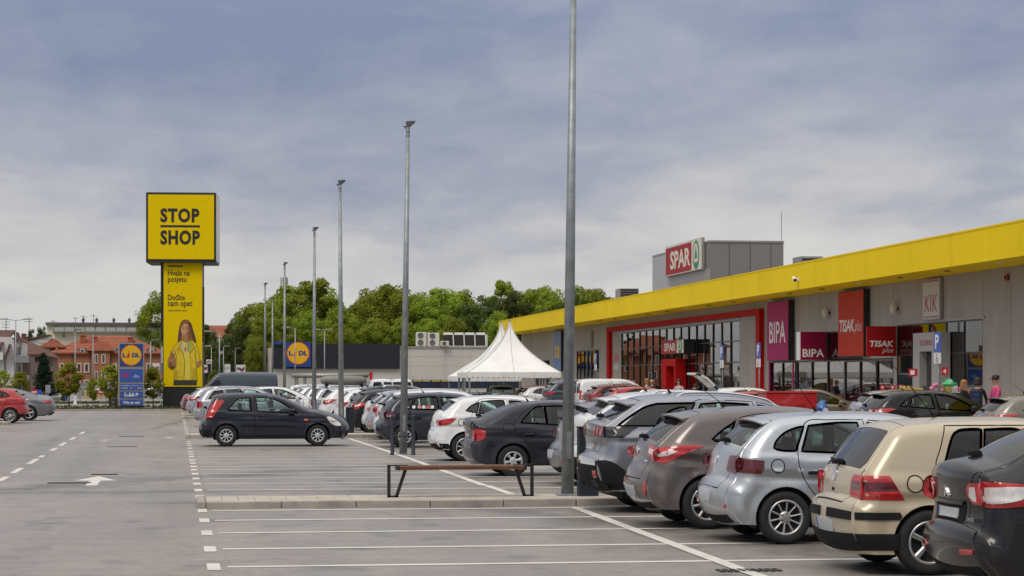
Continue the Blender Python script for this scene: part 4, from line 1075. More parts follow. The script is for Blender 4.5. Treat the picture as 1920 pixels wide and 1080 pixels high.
S['minivan'] = dict(L=4.35, W=1.80, wx=(.78, 3.47), wr=.315, belt=((.4, 1.12), (3.2, 1.02)), g=.09, wheel='c8', rr=.10, rc=.05, tumb=.20, roof_r=.13, cat='van',
    prof=[(.12, .26, 'c'), (.0, .40), (.0, .58), (.04, .66), (.07, 1.10), (.12, 1.60), (.20, 1.74), (.40, 1.79), (1.2, 1.82), (2.2, 1.80), (2.6, 1.72), (3.0, 1.50), (3.3, 1.27), (3.45, 1.16), (3.8, 1.06), (4.15, .90), (4.32, .68), (4.35, .5), (4.25, .24, 'c')],
    windows=[dict(p=[(2.14, 1.09, 'c'), (2.10, 1.64, 'c'), (2.5, 1.62), (2.85, 1.42), (3.18, 1.12), (3.2, 1.05, 'c')], m=M_GLASSD)],
    doors=[dict(p=[(2.02, 1.72, 'c'), (2.55, 1.70), (3.0, 1.42), (3.32, 1.05), (3.1, .32, 'c'), (2.0, .32, 'c')])], handles=[(2.2, .92, 0)], mirror=(3.1, 1.05), mirror_body=False,
    band=[dict(n='rear_window', p=[(.08, 1.15), (.66, 1.15), (.62, 1.62), (.08, 1.62)], m=M_GLASSD), dict(n='rear_window', p=[(-.08, 1.15), (-.08, 1.62), (-.62, 1.62), (-.66, 1.15)], m=M_GLASSD), dict(n='windscreen', front=True, p=sym([(.68, 1.2), (.60, 1.66)]))],
    patches=[dict(n='tail_lamp', s=[(.05, 1.30), (.16, 1.28), (.20, .85), (.06, .85)], r=[(-.72, .85), (-.82, .85), (-.80, 1.30), (-.74, 1.30)], m=M_RED, o=.010),
             dict(n='bumper_cladding', r=[(-.80, .28), (.80, .28), (.80, .60), (-.80, .60)], m=M_TRIM, o=.010, mirror=False), headlamp(3.8, 4.25, .78, .98, 4.35)] + plate(.80),
    cabin=(2.0, 3.3, .8), seat_x=2.3, seat_b=2.1, seat_z=.6)
# ------------------------------------------------------------------ image pixel column mark + distance along the camera axis -> ground position
PSI = math.atan(630 / 4200)
def pos(mark, t):
    X = math.cos(PSI) * (mark - 330) * t / 4200
    return X, (t - math.sin(PSI) * X) / math.cos(PSI)
def zat(y, t): return 1.85 + (710 - y) * t / 4200  # image row y at distance t -> height

# ------------------------------------------------------------------ ground materials
def asphalt(name, base, seed=0.0):
    m = bpy.data.materials.new(name); m.use_nodes = True
    p = m.node_tree.nodes['Principled BSDF']; k = NT(m.node_tree)
    t = k.n('ShaderNodeTexCoord').outputs['Object']
    big = k.noise(k.mapping(t, (.10, .055, 1), (seed, 0, 0)), 1.0, 6, .6, .6)
    blot = k.noise(k.mapping(t, (.55, .30, 1), (0, seed, 0)), 1.0, 6, .65, .8)
    streak = k.noise(k.mapping(t, (.30, 1.6, 1), (2, 9, 0)), 1.0, 5, .6, 1.2)
    grit = k.noise(t, 42, 3, .7)
    f = k.math('ADD', k.math('MULTIPLY', big, .42), k.math('MULTIPLY', blot, .30))
    f = k.math('ADD', f, k.math('MULTIPLY', streak, .28))
    c = k.ramp(f, [(.28, tuple(v * .60 for v in base)), (.44, tuple(v * .84 for v in base)), (.54, base), (.70, tuple(v * 1.30 for v in base))])
    # cracks sealed with tar and dark drip stains
    vo = k.n('ShaderNodeTexVoronoi', feature='DISTANCE_TO_EDGE')
    k.link(k.mapping(t, (.045, .03, 1), (3.3, 1.7, 0)), vo.inputs['Vector']); vo.inputs['Scale'].default_value = 1.0
    wob = k.math('ADD', vo.outputs[0], k.math('MULTIPLY', k.math('SUBTRACT', blot, .5), .05))
    crack = k.ramp(wob, [(.0, .60), (.016, 1.0)])
    c = k.mix(1.0, c, crack, 'MULTIPLY')
    spots = k.noise(k.mapping(t, (1.5, .9, 1), (7, 1, 0)), 1.0, 3, .5)
    c = k.mix(1.0, c, k.ramp(spots, [(.56, 1.0), (.70, .66)]), 'MULTIPLY')
    # wheel tracks worn along the drive, oil drips where engines stand
    sx_ = k.n('ShaderNodeSeparateXYZ'); k.link(t, sx_.inputs[0])
    wv = k.math('SINE', k.math('MULTIPLY', k.math('ADD', sx_.outputs[0], k.math('MULTIPLY', big, 1.2)), 3.6))
    trk = k.math('MULTIPLY', k.math('MULTIPLY_ADD', wv, .5, .5), k.ramp(k.noise(k.mapping(t, (.5, .05, 1)), 1.0, 4), [(.42, 0.0), (.62, 1.0)]))
    c = k.mix(1.0, c, k.ramp(trk, [(.0, 1.0), (1.0, .80)]), 'MULTIPLY')
    oil = k.n('ShaderNodeTexVoronoi'); k.link(k.mapping(t, (.42, .42, 1), (.3, .8, 0)), oil.inputs['Vector']); oil.inputs['Scale'].default_value = 1.0
    od = k.math('ADD', oil.outputs[0], k.math('MULTIPLY', k.math('SUBTRACT', k.noise(t, 5.0, 4), .5), .22))
    c = k.mix(1.0, c, k.ramp(od, [(.02, .50), (.10, .78), (.17, 1.0)]), 'MULTIPLY')
    mot = k.noise(t, 6.5, 4, .7)
    c = k.mix(1.0, c, k.ramp(mot, [(.34, .86), (.66, 1.13)]), 'MULTIPLY')
    c = k.mix(1.0, c, k.ramp(grit, [(.30, .70), (.70, 1.30)]), 'MULTIPLY')
    k.link(c, p.inputs['Base Color'])
    k.val(p.inputs['Roughness'], k.math('MULTIPLY_ADD', grit, .2, .34))
    p.inputs['Specular IOR Level'].default_value = .5
    b = k.n('ShaderNodeBump'); b.inputs['Strength'].default_value = .35; b.inputs['Distance'].default_value = .01
    k.link(grit, b.inputs['Height']); k.link(b.outputs[0], p.inputs['Normal'])
    return m
M_ASPH = asphalt('asphalt', (.255, .229, .206))
M_ROAD = asphalt('road_asphalt', (.25, .22, .19), 5.0)
def worn_paint(name, col, wear):
    """paint rubbed through to the asphalt in flecks and patches"""
    m = bpy.data.materials.new(name); m.use_nodes = True
    p = m.node_tree.nodes['Principled BSDF']; k = NT(m.node_tree)
    t = k.n('ShaderNodeNewGeometry').outputs['Position']
    a = k.noise(k.mapping(t, (1.1, 2.0, 1)), 1.0, 4, .6); b_ = k.noise(t, 26, 4, .75)
    f = k.math('ADD', k.math('MULTIPLY', a, .6), k.math('MULTIPLY', b_, .4))
    c = k.ramp(f, [(wear - .07, (.25, .225, .20)), (wear + .03, tuple(v * .80 for v in col)), (wear + .22, col)])
    k.link(c, p.inputs['Base Color']); p.inputs['Roughness'].default_value = .75
    return m
M_PAINTW = worn_paint('road_paint', (.62, .60, .56), .36)
M_PAINTO = worn_paint('road_paint_worn', (.45, .42, .39), .50)
M_CONC = mat('concrete', (.33, .30, .265), .85, var=.22, vscale=2.6, bump=.3, bscale=30)
M_PAVER = mat('paver_stone', (.44, .39, .33), .85, var=.16, vscale=3.0, bump=.2, bscale=40)
M_JOINT = mat('joint_sand', (.13, .115, .10), .95)
M_GRASS = mat('grass', (.075, .085, .028), .95, var=.5, vscale=.9, bump=.6, bscale=6)
M_EARTH = mat('dry_ground', (.15, .14, .085), .95, var=.3, vscale=.12)
M_TAR = mat('cast_iron', (.035, .033, .031), .7, var=.3, vscale=8)
M_STEEL = mat('galvanised', (.26, .29, .30), .5, .55, var=.22, vscale=5, bump=.05)
M_NAVY = mat('dark_navy_steel', (.020, .028, .040), .45, .2, var=.12)
M_BLACK = mat('black_steel', (.012, .012, .013), .5)
M_WHITE = mat('white_panel', (.72, .72, .72), .5, var=.05)
M_WOOD = mat('bench_wood', (.115, .042, .016), .55, var=.35, vscale=9)

gnd = MB(); gnd.poly([(-1500, -300, -.06), (1500, -300, -.06), (1500, 2500, -.06), (-1500, 2500, -.06)])
tag(gnd.build('ground', M_EARTH), kind='structure')

lot = MB(); nx, ny = 24, 40
LX0, LX1, LY0, LY1 = -48.0, 62.0, -15.0, 131.0
lot.poly([(LX0, LY0, 0), (LX1, LY0, 0), (LX1, LY1, 0), (LX0, LY1, 0)])
lot_o = tag(lot.build('parking_lot', M_ASPH), kind='structure')

def flat(name, pts, m, parent=None, z=.004):
    b = MB(); b.poly([(x, y, z) for x, y in pts]); o = b.build(name, m, parent)
    if parent is None: o['kind'] = 'structure'
    return o
def rect(x0, y0, x1, y1): return [(x0, y0), (x1, y0), (x1, y1), (x0, y1)]

ROWS = [17.5, 19.8, 22.15, 24.48, 27.03, 29.43, 31.60, 35.35, 37.41, 39.72, 41.78, 43.88, 45.83, 47.5, 49.42, 51.23, 53.5, 55.19, 57.16, 60.05, 62.3, 64.18, 66.36]
ROWS += [73.2 + 2.45 * i for i in range(22)]
for y in ROWS:
    flat('bay_line', rect(.50, y - .085, 10.4, y + .085), M_PAINTW, lot_o, .004)
    flat('bay_end_dash', rect(.30, y - .36, .43, y + .44), M_PAINTW, lot_o, .004)
    flat('bay_line', rect(16.3, y - .065 + 1, 21.0, y + .065 + 1), M_PAINTO, lot_o, .004)
for a, b in (((5.36, 15.0), (5.40, 21.0)), ((5.40, 21.0), (5.65, 31.7)), ((5.30, 35.4), (5.30, 38.3)), ((5.26, 38.3), (5.33, 52.5)), ((5.33, 52.5), (5.26, 69.0))):
    flat('divider_line', [(a[0] - .075, a[1]), (a[0] + .075, a[1]), (b[0] + .075, b[1]), (b[0] - .075, b[1])], M_PAINTW, lot_o, .008)
for t0, t1 in ((41.3, 43.2), (44.7, 47.3), (49.5, 52.6), (53.5, 54.9), (58.4, 60.9), (62.7, 66), (69, 72), (76, 79)):
    flat('lane_dash', rect(-3.22, t0, -3.09, t1), M_PAINTW, lot_o, .004)
for (x, y, s, m) in ((-1.45, 39.3, 1.0, M_PAINTW), (-2.1, 66, 1.0, M_PAINTO), (-.2, 69, 1.0, M_PAINTO)):
    flat('lane_arrow', [(x - .10, y), (x + .10, y), (x + .10, y + 1.9), (x + .38, y + 1.9), (x, y + 3.8), (x - .38, y + 1.9), (x - .10, y + 1.9)], m, lot_o, .004)
for (mk, yy, wd) in ((130, 906, .75), (196, 890, .5), (229, 838, .8), (247, 818.5, .8)):
    t = 1.85 * 4200 / (yy - 710); x, y = pos(mk, t)
    b = MB(); b.box(x - wd / 2, y - .14, .002, x + wd / 2, y + .14, .012)
    b.build('drain_cover', M_TAR, lot_o)
b = MB()
for k in range(9): b.box(5.15 + .07 * k, 20.85 + .0, .002, 5.19 + .07 * k, 21.10, .014)
b.build('drain_cover', M_TAR, lot_o)

# ------------------------------------------------------------------ kerbed islands between the bays
def island(x0, x1, y0, y1, h, detail=True):
    nm = MB(); nm.box(x0 + .02, y0 + .02, -.02, x1 - .02, y1 - .02, h - .02)
    r = tag(nm.build('kerb_island', M_JOINT), kind='structure')
    k = 0; x = x0 + .13
    def stone(xa, ya, xb, yb):
        b = MB(); b.bbox(xa, ya, -.02, xb, yb, h + random.uniform(-.004, .004), .012); b.build('kerb_stone', M_CONC, r)
    L = 1.07
    while x < x1 - .15:
        xe = min(x + L - .012, x1 - .12)
        stone(x, y0 + random.uniform(-.004, .004), xe, y0 + .15); stone(x, y1 - .15, xe, y1)
        x += L
    stone(x0, y0, x0 + .12, y1); stone(x1 - .11, y0, x1, y1)
    if detail:
        w_ = .235; d_ = .30; y = y0 + .158
        b0 = None; n = 0
        while y < y1 - .16 - .05:
            ye = min(y + d_, y1 - .158); x = x0 + .128
            while x < x1 - .12:
                xe = min(x + w_, x1 - .115)
                b = MB(); b.bbox(x + .003, y + .003, h - .05, xe - .003, ye - .003, h + random.uniform(-.005, .002), .004); b.build('paver', M_PAVER, r); n += 1
                x += w_
            y += d_
    else:
        b = MB(); b.box(x0 + .125, y0 + .155, h - .03, x1 - .115, y1 - .155, h - .002); b.build('paving', M_PAVER, r)
    return r
island(.30, 10.3, 32.15, 34.95, .10) if False else island(.30, 10.3, 32.15, 33.75, .10)
# the post and the bench stand towards its back edge
island(.30, 10.3, 69.6, 71.6, .12, False)
island(-14.5, -6.6, 91.2, 92.6, .12, False)
island(.30, 10.3, 104.0, 105.6, .12, False)

# ------------------------------------------------------------------ bench
bx, by = 4.18, 33.0
be = thing('bench', (bx, by, .10), 'backless bench with one brown wooden seat and bent black steel ends on the paved island', 'bench')
for sx in (-1, 1):
    f = MB(); xo = sx * 1.07; xi = sx * .79; xb_ = sx * .96
    f.bar((xo, 0, .0), (xo, 0, .475), .07, .045, (1, 0, 0)); f.bar((xo + sx * .022, 0, .468), (xi, 0, .468), .07, .016)
    f.bar((xb_, 0, 0), (xi + sx * .03, 0, .42), .07, .045, (1, 0, 0)); f.bar((xo + sx * .022, 0, .012), (xb_ - sx * .03, 0, .012), .07, .024)
    f.build('frame', M_BLACK, be)
for i in range(3):
    s_ = MB(); s_.bbox(-.93, -.19 + i * .13, .405, .93, -.07 + i * .13, .465, .01); s_.build('seat_slat', M_WOOD, be)
for sx in (-1, 1):
    s_ = MB(); s_.box(sx * .93, -.195, .40, sx * .965, .195, .468); s_.build('end_cap', M_BLACK, be)

# ------------------------------------------------------------------ lamp posts
def flood_post(x, y, z0, label, seed, two=True):
    r = thing('lamp_post', (x, y, z0), label, 'lamp post', 0, 'tall lamp posts along the row divider')
    b = MB(); b.tube((0, 0, .02), (0, 0, 8.0 - z0), .097, .045, 16); b.build('pole', M_STEEL, r, True)
    b = MB(); b.bbox(-.16, -.16, 0, .16, .16, .02, .005); b.build('base_plate', M_STEEL, r)
    b = MB(); b.box(-.035, -.101, .55, .035, -.08, .95); b.build('service_hatch', M_STEEL, r)
    def head(dx_, dy_, s, zt):
        h_ = MB(); d = Vector((dx_, dy_, 0)).normalized(); n = Vector((-d.y, d.x, 0)); hw = .22 * s
        p = lambda a, bb, c: tuple(d * a * s + n * bb * hw / .22 * .22 / 1 + Vector((0, 0, zt + c * s)))
        o = len(h_.v)
        for bb in (-1, 1):
            h_.v += [p(-.10, bb, .22), p(.46, bb, .26), p(.47, bb, .20), p(.24, bb * .8, -.02), p(.06, bb * .4, -.18), p(-.12, bb * .6, .02)]
        for i in range(6):
            j = (i + 1) % 6; h_.f.append((o + i, o + j, o + 6 + j, o + 6 + i)); h_.m.append(0)
        h_.f += [tuple(o + 5 - i for i in range(6)), tuple(o + 6 + i for i in range(6))]; h_.m += [0, 0]
        h_.tube((0, 0, zt - .2), (0, 0, zt + .0), .05, .04, 8)
        return h_
    random.seed(seed); a = random.uniform(-.5, .5)
    hd = head(math.cos(a), math.sin(a) - .3, .36, 8.05 - z0).build('lamp_head', M_LAMPBODY, r)
    gl = MB(); d = Vector((math.cos(a), math.sin(a) - .3, 0)).normalized()
    if two: head(-math.cos(a + .5), -math.sin(a) + .4, .24, 7.96 - z0).build('lamp_head', M_LAMPBODY, r)
    return r
M_LAMPBODY = mat('lamp_housing', (.13, .145, .15), .5, .3)
posts = [(pos(1064, 33.7), .10, 'nearest thick galvanised lamp post rising from the paved island out of the frame'), (pos(756, 54.7), 0, 'galvanised lamp post standing between two dark guard bollards'),
         (pos(640, 71.0), .12, 'galvanised lamp post beside the dark blue rectangular pillar'), (pos(589, 93), 0, 'lamp post rising in front of the blue and yellow shop logo'),
         (pos(533, 121), 0, 'lamp post rising behind the roof of the dark blue van'), (pos(496.5, 147), 0, 'far lamp post left of the dark cladding of the grocery store'), (pos(511, 174), 0, 'farthest and shortest looking lamp post at the corner of the dark cladding')]
for i, ((x, y), z0, lb) in enumerate(posts):
    po = flood_post(x, y, z0, lb, 11 + i); po.rotation_euler = (0, R([.68, .85, -.3, .1, .2, .15, 0][i]), 0)      # the posts lean a little

# guard frame round the second post, dark pillars beside the others
x, y = pos(755, 54.4)
g_ = thing('guard_rail', (x, y, 0), 'pair of dark round bollards with a cross bar guarding a lamp post', 'guard rail')
for sx in (-.26, .25):
    b = MB(); b.lathe([(0, .0), (.055, 0), (.055, .02), (.048, .03), (.048, .93), (.04, .965), (0, .975)], 14, c=(sx, -.08, 0)); b.build('bollard', M_NAVY, g_, True)
b = MB(); b.tube((-.26, -.08, .46), (.25, -.08, .46), .018, n=8); b.build('cross_bar', M_NAVY, g_)
def pillar(x, y, z0, w_, h_, label):
    r = thing('bollard', (x, y, z0), label, 'bollard', 0, 'dark rectangular pillars by the lamp posts')
    b = MB(); b.bbox(-w_ / 2, -.09, 0, w_ / 2, .09, h_ - .03, .012); b.build('post', M_NAVY, r)
    b = MB(); b.bbox(-w_ / 2 - .006, -.096, h_ - .028, w_ / 2 + .006, .096, h_, .006); b.build('cap', M_NAVY, r)
pillar(*pos(656, 71.5), .12, .26, .82, 'dark blue rectangular pillar on the far island beside a lamp post')
pillar(*pos(1102, 33.4), .10, .30, 1.04, 'dark rectangular pillar half hidden behind the grey two tone crossover')

# ------------------------------------------------------------------ verge, road and far ground at the end of the car park
vb = MB(); vb.box(-70, 131.0, -.03, 24, 131.25, .10); tag(vb.build('kerb', M_CONC), kind='structure')
b = MB(); b.box(-90, 131.25, -.05, 60, 150, .06); tag(b.build('grass_verge', M_GRASS), kind='structure')
b = MB(); b.box(-90, 141.0, .0, 60, 143.2, .066); tag(b.build('footpath', M_CONC), kind='structure')
flat('road', rect(-200, 150, 120, 166), M_ROAD, None, .01)
b = MB(); b.box(-200, 166, -.05, 120, 182, .05); tag(b.build('far_verge', M_GRASS), kind='structure')
flat('far_yard', rect(-200, 184, 160, 262), M_ROAD, None, .01)
# grass tufts on the verge
random.seed(5); tb = MB()
for i in range(5200):
    x = random.uniform(-26, 8); y = random.choice((random.uniform(131.3, 133), random.uniform(131.3, 149.5), random.uniform(166.2, 172)))
    if 140.9 < y < 143.3: continue
    h_ = random.uniform(.05, .17); a = random.uniform(0, 3.14); w_ = random.uniform(.06, .16)
    tb.poly([(x - w_ * math.cos(a), y - w_ * math.sin(a), .05), (x + w_ * math.cos(a), y + w_ * math.sin(a), .05), (x + .6 * w_ * math.cos(a) + random.uniform(-.05, .05), y, .06 + h_)])
tag(tb.build('grass', mat('grass_blades', (.085, .098, .03), .9, var=.5, vscale=1.5)), kind='stuff')

# ------------------------------------------------------------------ shopping centre
BROT = -0.0119
W = 24.8
M_WALL = mat('grey_wall_panel', (.36, .335, .305), .6, 0, var=.06, vscale=.5, spec=.2, streak=.14)
M_WALLJ = mat('wall_joint', (.06, .058, .055), .8)
M_YEL = mat('yellow_fascia', (.88, .635, .008), .6, spec=.08, var=.05, vscale=.45, streak=.06)
M_REDF = mat('red_portal', (.44, .008, .008), .65, spec=.08, var=.08)
M_FRAME = mat('dark_aluminium', (.03, .03, .032), .4, .4)
M_FRAMEL = mat('pale_aluminium', (.32, .31, .29), .45, .4)
M_ROOM = mat('shop_interior', (.16, .13, .11), .9, var=.4, vscale=.8)
M_STOREGLASS = glass_mat('store_glass', (.8, .85, .82), .95, .45, 3.2)
M_STOREGLASS2 = glass_mat('shop_window_glass', (.85, .86, .84), .92, .7, 1.9)
M_ROOF = mat('roofing', (.20, .20, .20), .9, var=.2)

def bthing(name, x, v, z, label, cat, group=None):
    c, s = math.cos(BROT), math.sin(BROT)
    return thing(name, (x * c - v * s, x * s + v * c, z), label, cat, BROT, group)
B = bthing('shopping_centre', 0, 0, 0, 'long low grey retail building with a bright yellow fascia along its flat roof', 'shopping centre')
V0, V1 = 38.0, 174.5
ZF0, ZF1 = 5.33, 6.35
# fascia panels
edges = [V0] + [67.04 + 6.0 * k for k in range(-4, 18)]
edges = sorted(set([e for e in edges if V0 <= e < V1 - 1] + [V1]))
for a, b_ in zip(edges[:-1], edges[1:]):
    p = MB(); p.box(23.0, a + .014, ZF0, 23.06, b_ - .014, ZF1); p.build('fascia_panel', M_YEL, B)
    p = MB(); p.box(23.06, a + .006, ZF0 - .0, 24.82, b_ - .006, ZF0 + .03); p.build('soffit_panel', M_YEL, B)
p = MB(); p.box(23.0, V1 + .0, ZF0, 40, V1 + .06, ZF1); p.build('fascia_panel', M_YEL, B)
p = MB(); p.box(23.065, V0, ZF0 + .035, 60, V1 - .01, ZF1 - .04); p.build('roof', M_ROOF, B)
p = MB(); p.box(22.985, V0, ZF1 - .035, 23.12, V1 + .07, ZF1 + .02); p.build('roof_edge', M_YEL, B)
for i in range(26):
    v = 50 + i * 4.9
    p = MB(); p.lathe([(0, .0), (.09, .0), (.11, .015), (.11, .03)], 12, c=(23.75, v, ZF0 - .03)); p.build('soffit_light', M_FRAME if i % 3 else M_WHITE, B)
# wall panels, cut round the openings: (v0, v1, z0)
openings = [(69.2, 78.2, 3.78), (78.6, 82.4, 2.6), (82.4, 87.4, 3.73), (87.4, 96.5, 2.6), (102.1, 132.0, 4.58), (139.6, 148.2, 3.7), (160, 166, 3.2)]
cuts = sorted([V0, V1] + [o for op in openings for o in op[:2]] + [66.7 - 6.1 * k for k in range(5)] + [66.7, 99.0, 137.0, 136.0, 152.0, 157.5])
cuts = [c for c in cuts if V0 <= c <= V1]
for a, b_ in zip(cuts[:-1], cuts[1:]):
    if b_ - a < .05: continue
    zb_ = 0.0
    for o0, o1, zt in openings:
        if o0 - .01 <= a and b_ <= o1 + .01: zb_ = zt
    n = max(1, int((b_ - a) / 6.2) + 1) if zb_ == 0 else 1
    for k in range(n):
        va, vb_ = a + (b_ - a) * k / n, a + (b_ - a) * (k + 1) / n
        p = MB(); p.box(W, va + .012, zb_, W + .12, vb_ - .012, ZF0 + .2); p.build('wall_panel', M_WALL, B)
p = MB(); p.box(W + .13, V0, 0, W + .14, V1, ZF0 + .2)
p = MB()
p.poly([(60, V0, 0), (60, V1, 0), (60, V1, 6.2), (60, V0, 6.2)]); p.poly([(W + .12, V0, 0), (60, V0, 0), (60, V0, 6.2), (W + .12, V0, 6.2)]); p.poly([(W + .12, V1, 0), (W + .12, V1, 6.2), (60, V1, 6.2), (60, V1, 0)])
p.build('rear_wall', M_WALL, B)
# rooms behind the glass
for o0, o1, zt in openings:
    p = MB(); d = W + 7
    p.poly([(d, o0, 0), (d, o1, 0), (d, o1, zt), (d, o0, zt)]); p.poly([(W + .2, o0, zt + .02), (d, o0, zt + .02), (d, o1, zt + .02), (W + .2, o1, zt + .02)])
    p.poly([(W + .2, o0 - .02, 0), (d, o0 - .02, 0), (d, o0 - .02, zt), (W + .2, o0 - .02, zt)]); p.poly([(W + .2, o1 + .02, 0), (W + .2, o1 + .02, zt), (d, o1 + .02, zt), (d, o1 + .02, 0)])
    for k in range(int((o1 - o0) / 2.2)):
        vv = o0 + .8 + k * 2.2
        p.box(W + 2.6, vv, 0.02, W + 5.5, vv + .5, 1.7)
    p.build('shop_interior', M_ROOM, B)

def glazing(v0, v1, z0, z1, ncol, zrows, m, xg=W + .05, frame=M_FRAME, fw=.05, name='storefront', yaw=0.0):
    """pane by pane glazing with mullions"""
    f = MB(); xs0, xs1 = xg - .045, xg + .045
    f.box(xs0, v0, z0, xs1, v0 + fw, z1).box(xs0, v1 - fw, z0, xs1, v1, z1).box(xs0, v0 + fw, z1 - fw, xs1, v1 - fw, z1).box(xs0, v0 + fw, z0, xs1, v1 - fw, z0 + fw)
    fr = f.build(name, frame, B)
    dv = (v1 - v0) / ncol
    for i in range(1, ncol):
        q_ = MB(); q_.box(xs0 - .01, v0 + i * dv - fw / 2, z0 + fw, xs1, v0 + i * dv + fw / 2, z1 - fw); q_.build('mullion', frame, fr)
    zz = [z0] + list(zrows) + [z1]
    for z in zrows:
        q_ = MB(); q_.box(xs0 + .008, v0 + fw, z - .03, xs1 - .008, v1 - fw, z + .03); q_.build('transom', frame, fr)
    for i in range(ncol):
        for za_, zb_ in zip(zz[:-1], zz[1:]):
            q_ = MB(); t_ = yaw + random.uniform(-.006, .006); u_ = random.uniform(-.004, .004)
            a, c = v0 + i * dv + .02, v0 + (i + 1) * dv - .02
            q_.poly([(xg + t_, a, za_ + .01), (xg + t_ + u_, a, zb_ - .01), (xg - t_ + u_, c, zb_ - .01), (xg - t_, c, za_ + .01)])
            q_.build('pane', m, fr)
    return fr
random.seed(3)
glazing(102.1, 132.0, .12, 4.58, 16, (2.62, 3.62), M_STOREGLASS)
q_ = MB(); q_.box(W - .03, 101.9, 4.58, W + .06, 132.2, 4.66); q_.build('storefront_head', M_FRAMEL, B)
glazing(69.2, 78.2, .12, 3.78, 5, (2.70,), M_STOREGLASS2, frame=M_FRAME, yaw=.024)
q_ = MB(); q_.box(W - .03, 69.0, 3.78, W + .05, 78.3, 3.86); q_.build('storefront_head', M_FRAMEL, B)
glazing(78.6, 84.9, .12, 2.58, 3, (), M_STOREGLASS2, fw=.09)
glazing(84.9, 92.0, .12, 2.58, 3, (), M_STOREGLASS2)
glazing(82.4, 87.4, 2.62, 3.73, 3, (), M_STOREGLASS2)
glazing(92.2, 96.5, .12, 2.58, 2, (), M_STOREGLASS2)
glazing(139.6, 148.2, .12, 3.68, 6, (1.9,), M_STOREGLASS2)
glazing(160, 166, .12, 3.18, 4, (), M_STOREGLASS2)
for v in (92.45, 96.45):
    p = MB(); p.box(W - .06, v - .05, .12, W - .001, v + .05, 2.6); p.build('door_post', mat('magenta_post', (.42, .02, .16), .4), B)
# posters behind glass
for (v, z0, z1, col, wd) in ((88.9, .6, 2.3, (.55, .42, .03), 1.6), (90.6, .5, 2.2, (.35, .45, .62), .7), (130.3, 2.0, 2.55, (.1, .3, .5), 1.3)):
    p = MB(); p.box(W + .12, v - wd / 2, z0, W + .13, v + wd / 2, z1); p.build('poster', mat('poster_%d' % int(v), col, .6, var=.3, vscale=2), B)
# red portal of the supermarket
p = MB(); p.box(24.58, 97.5, 0.1, W + .02, 98.2, 4.98); p.box(24.58, 135.0, .1, W + .02, 135.8, 4.98); p.box(24.58, 98.2, 4.72, W + .02, 135.0, 4.98); p.build('red_portal', M_REDF, B)
for v, z0, z1, col in ((133.6, 2.9, 3.3, (.55, .12, .13)), (133.6, 2.4, 2.75, (.5, .5, .5))):
    p = MB(); p.box(W - .012, v - .7, z0, W - .001, v + .7, z1); p.build('wall_notice', mat('notice_%d' % int(z0 * 10), col, .6, var=.2, vscale=6), B)
# supermarket door box
D_ = MB(); D_.box(24.25, 113.9, .12, W + .01, 114.3, 2.88); D_.box(24.25, 116.3, .12, W + .01, 117.5, 2.88); D_.box(24.25, 114.3, 2.5, W + .01, 116.3, 2.88)
dr = D_.build('entrance_portal', M_REDF, B)
q_ = MB(); q_.box(24.7, 114.3, .12, 24.72, 116.3, 2.5); q_.build('door', M_GLOSSBLK, dr)
# discount shop door box
D_ = MB(); D_.box(24.4, 72.35, .12, W + .0, 73.1, 3.42); D_.box(24.4, 74.4, .12, W + .0, 75.1, 3.42); D_.box(24.4, 73.1, 2.78, W, 74.4, 3.42)
dr = D_.build('entrance_portal', mat('grey_portal', (.36, .35, .35), .5), B)
q_ = MB(); q_.box(24.66, 73.1, .12, 24.68, 74.4, 2.78); q_.build('door', M_GLOSSBLK, dr)
M_LETRED = mat('letter_red', (.42, .02, .03), .5)
M_LETW = mat('letter_white', (.78, .76, .75), .5)
lettering('DOBRO', M_LETRED, dr, (24.39, 74.3, 2.98), 1.3, .18, name='lettering')
# sidewalk in front
sb = MB(); sb.box(22.0, V0, -.02, W - .005, V1 + 3, .115); sw_o = sb.build('pavement', M_PAVER)
sw_o.rotation_euler = (0, 0, BROT); tag(sw_o, kind='structure')
sb = MB(); sb.box(21.86, V0, -.02, 21.995, V1 + 3, .125); k_o = sb.build('kerb', M_CONC); k_o.rotation_euler = (0, 0, BROT); tag(k_o, kind='structure')

# rooftop sign house
RH = MB(); RH.box(27.0, 118.05, 6.2, 31.1, 133.4, 9.2); RHo = RH.build('roof_house', mat('roof_house_wall', (.20, .19, .18), .55, .1, var=.05, vscale=.5), B)
q_ = MB(); q_.box(26.97, 118.0, 9.2, 31.13, 133.45, 9.3); q_.build('coping', M_FRAMEL, RHo)
for x in (28.1, 29.25, 30.4):
    q_ = MB(); q_.box(x - .012, 118.03, 6.2, x + .012, 118.045, 9.18); q_.build('panel_joint', M_WALLJ, RHo)
q_ = MB(); q_.box(26.98, 118.0, 6.2, 27.06, 128.3, 7.8); q_.build('wall_panel', M_FRAMEL, RHo)
q_ = MB(); q_.box(26.985, 128.31, 6.2, 27.0, 133.4, 9.19); q_.build('wall_panel', mat('roof_house_pale', (.40, .40, .41), .5), RHo)
q_ = MB(); q_.tube((31.0, 118.1, 9.2), (31.0, 118.1, 10.9), .018, n=6); q_.build('aerial', M_STEEL, RHo)
def roof_box(px0, px1, ytop, xl, label):
    t = xl * 4200 / ((px0 + px1) / 2 - 380); v = t - .0; s = 4200 / t
    wd = (px1 - px0) / s
    r = bthing('roof_vent', xl, (t - .1483 * xl) / .9889, ZF1 - .1, label, 'roof vent')
    h_ = zat(ytop, t) - ZF1 + .1
    b = MB(); b.box(-wd / 2, 0, 0, wd / 2, 1.6, h_); b.build('casing', M_FRAMEL, r)
    for k in range(int(h_ / .16)):
        b = MB(); b.box(-wd / 2 + .05, -.035, .05 + k * .16, wd / 2 - .05, -.002, .14 + k * .16); b.build('louvre', M_FRAME, r)
roof_box(1488, 1530, 481, 30, 'louvred grey vent box on the flat roof right of the sign house')
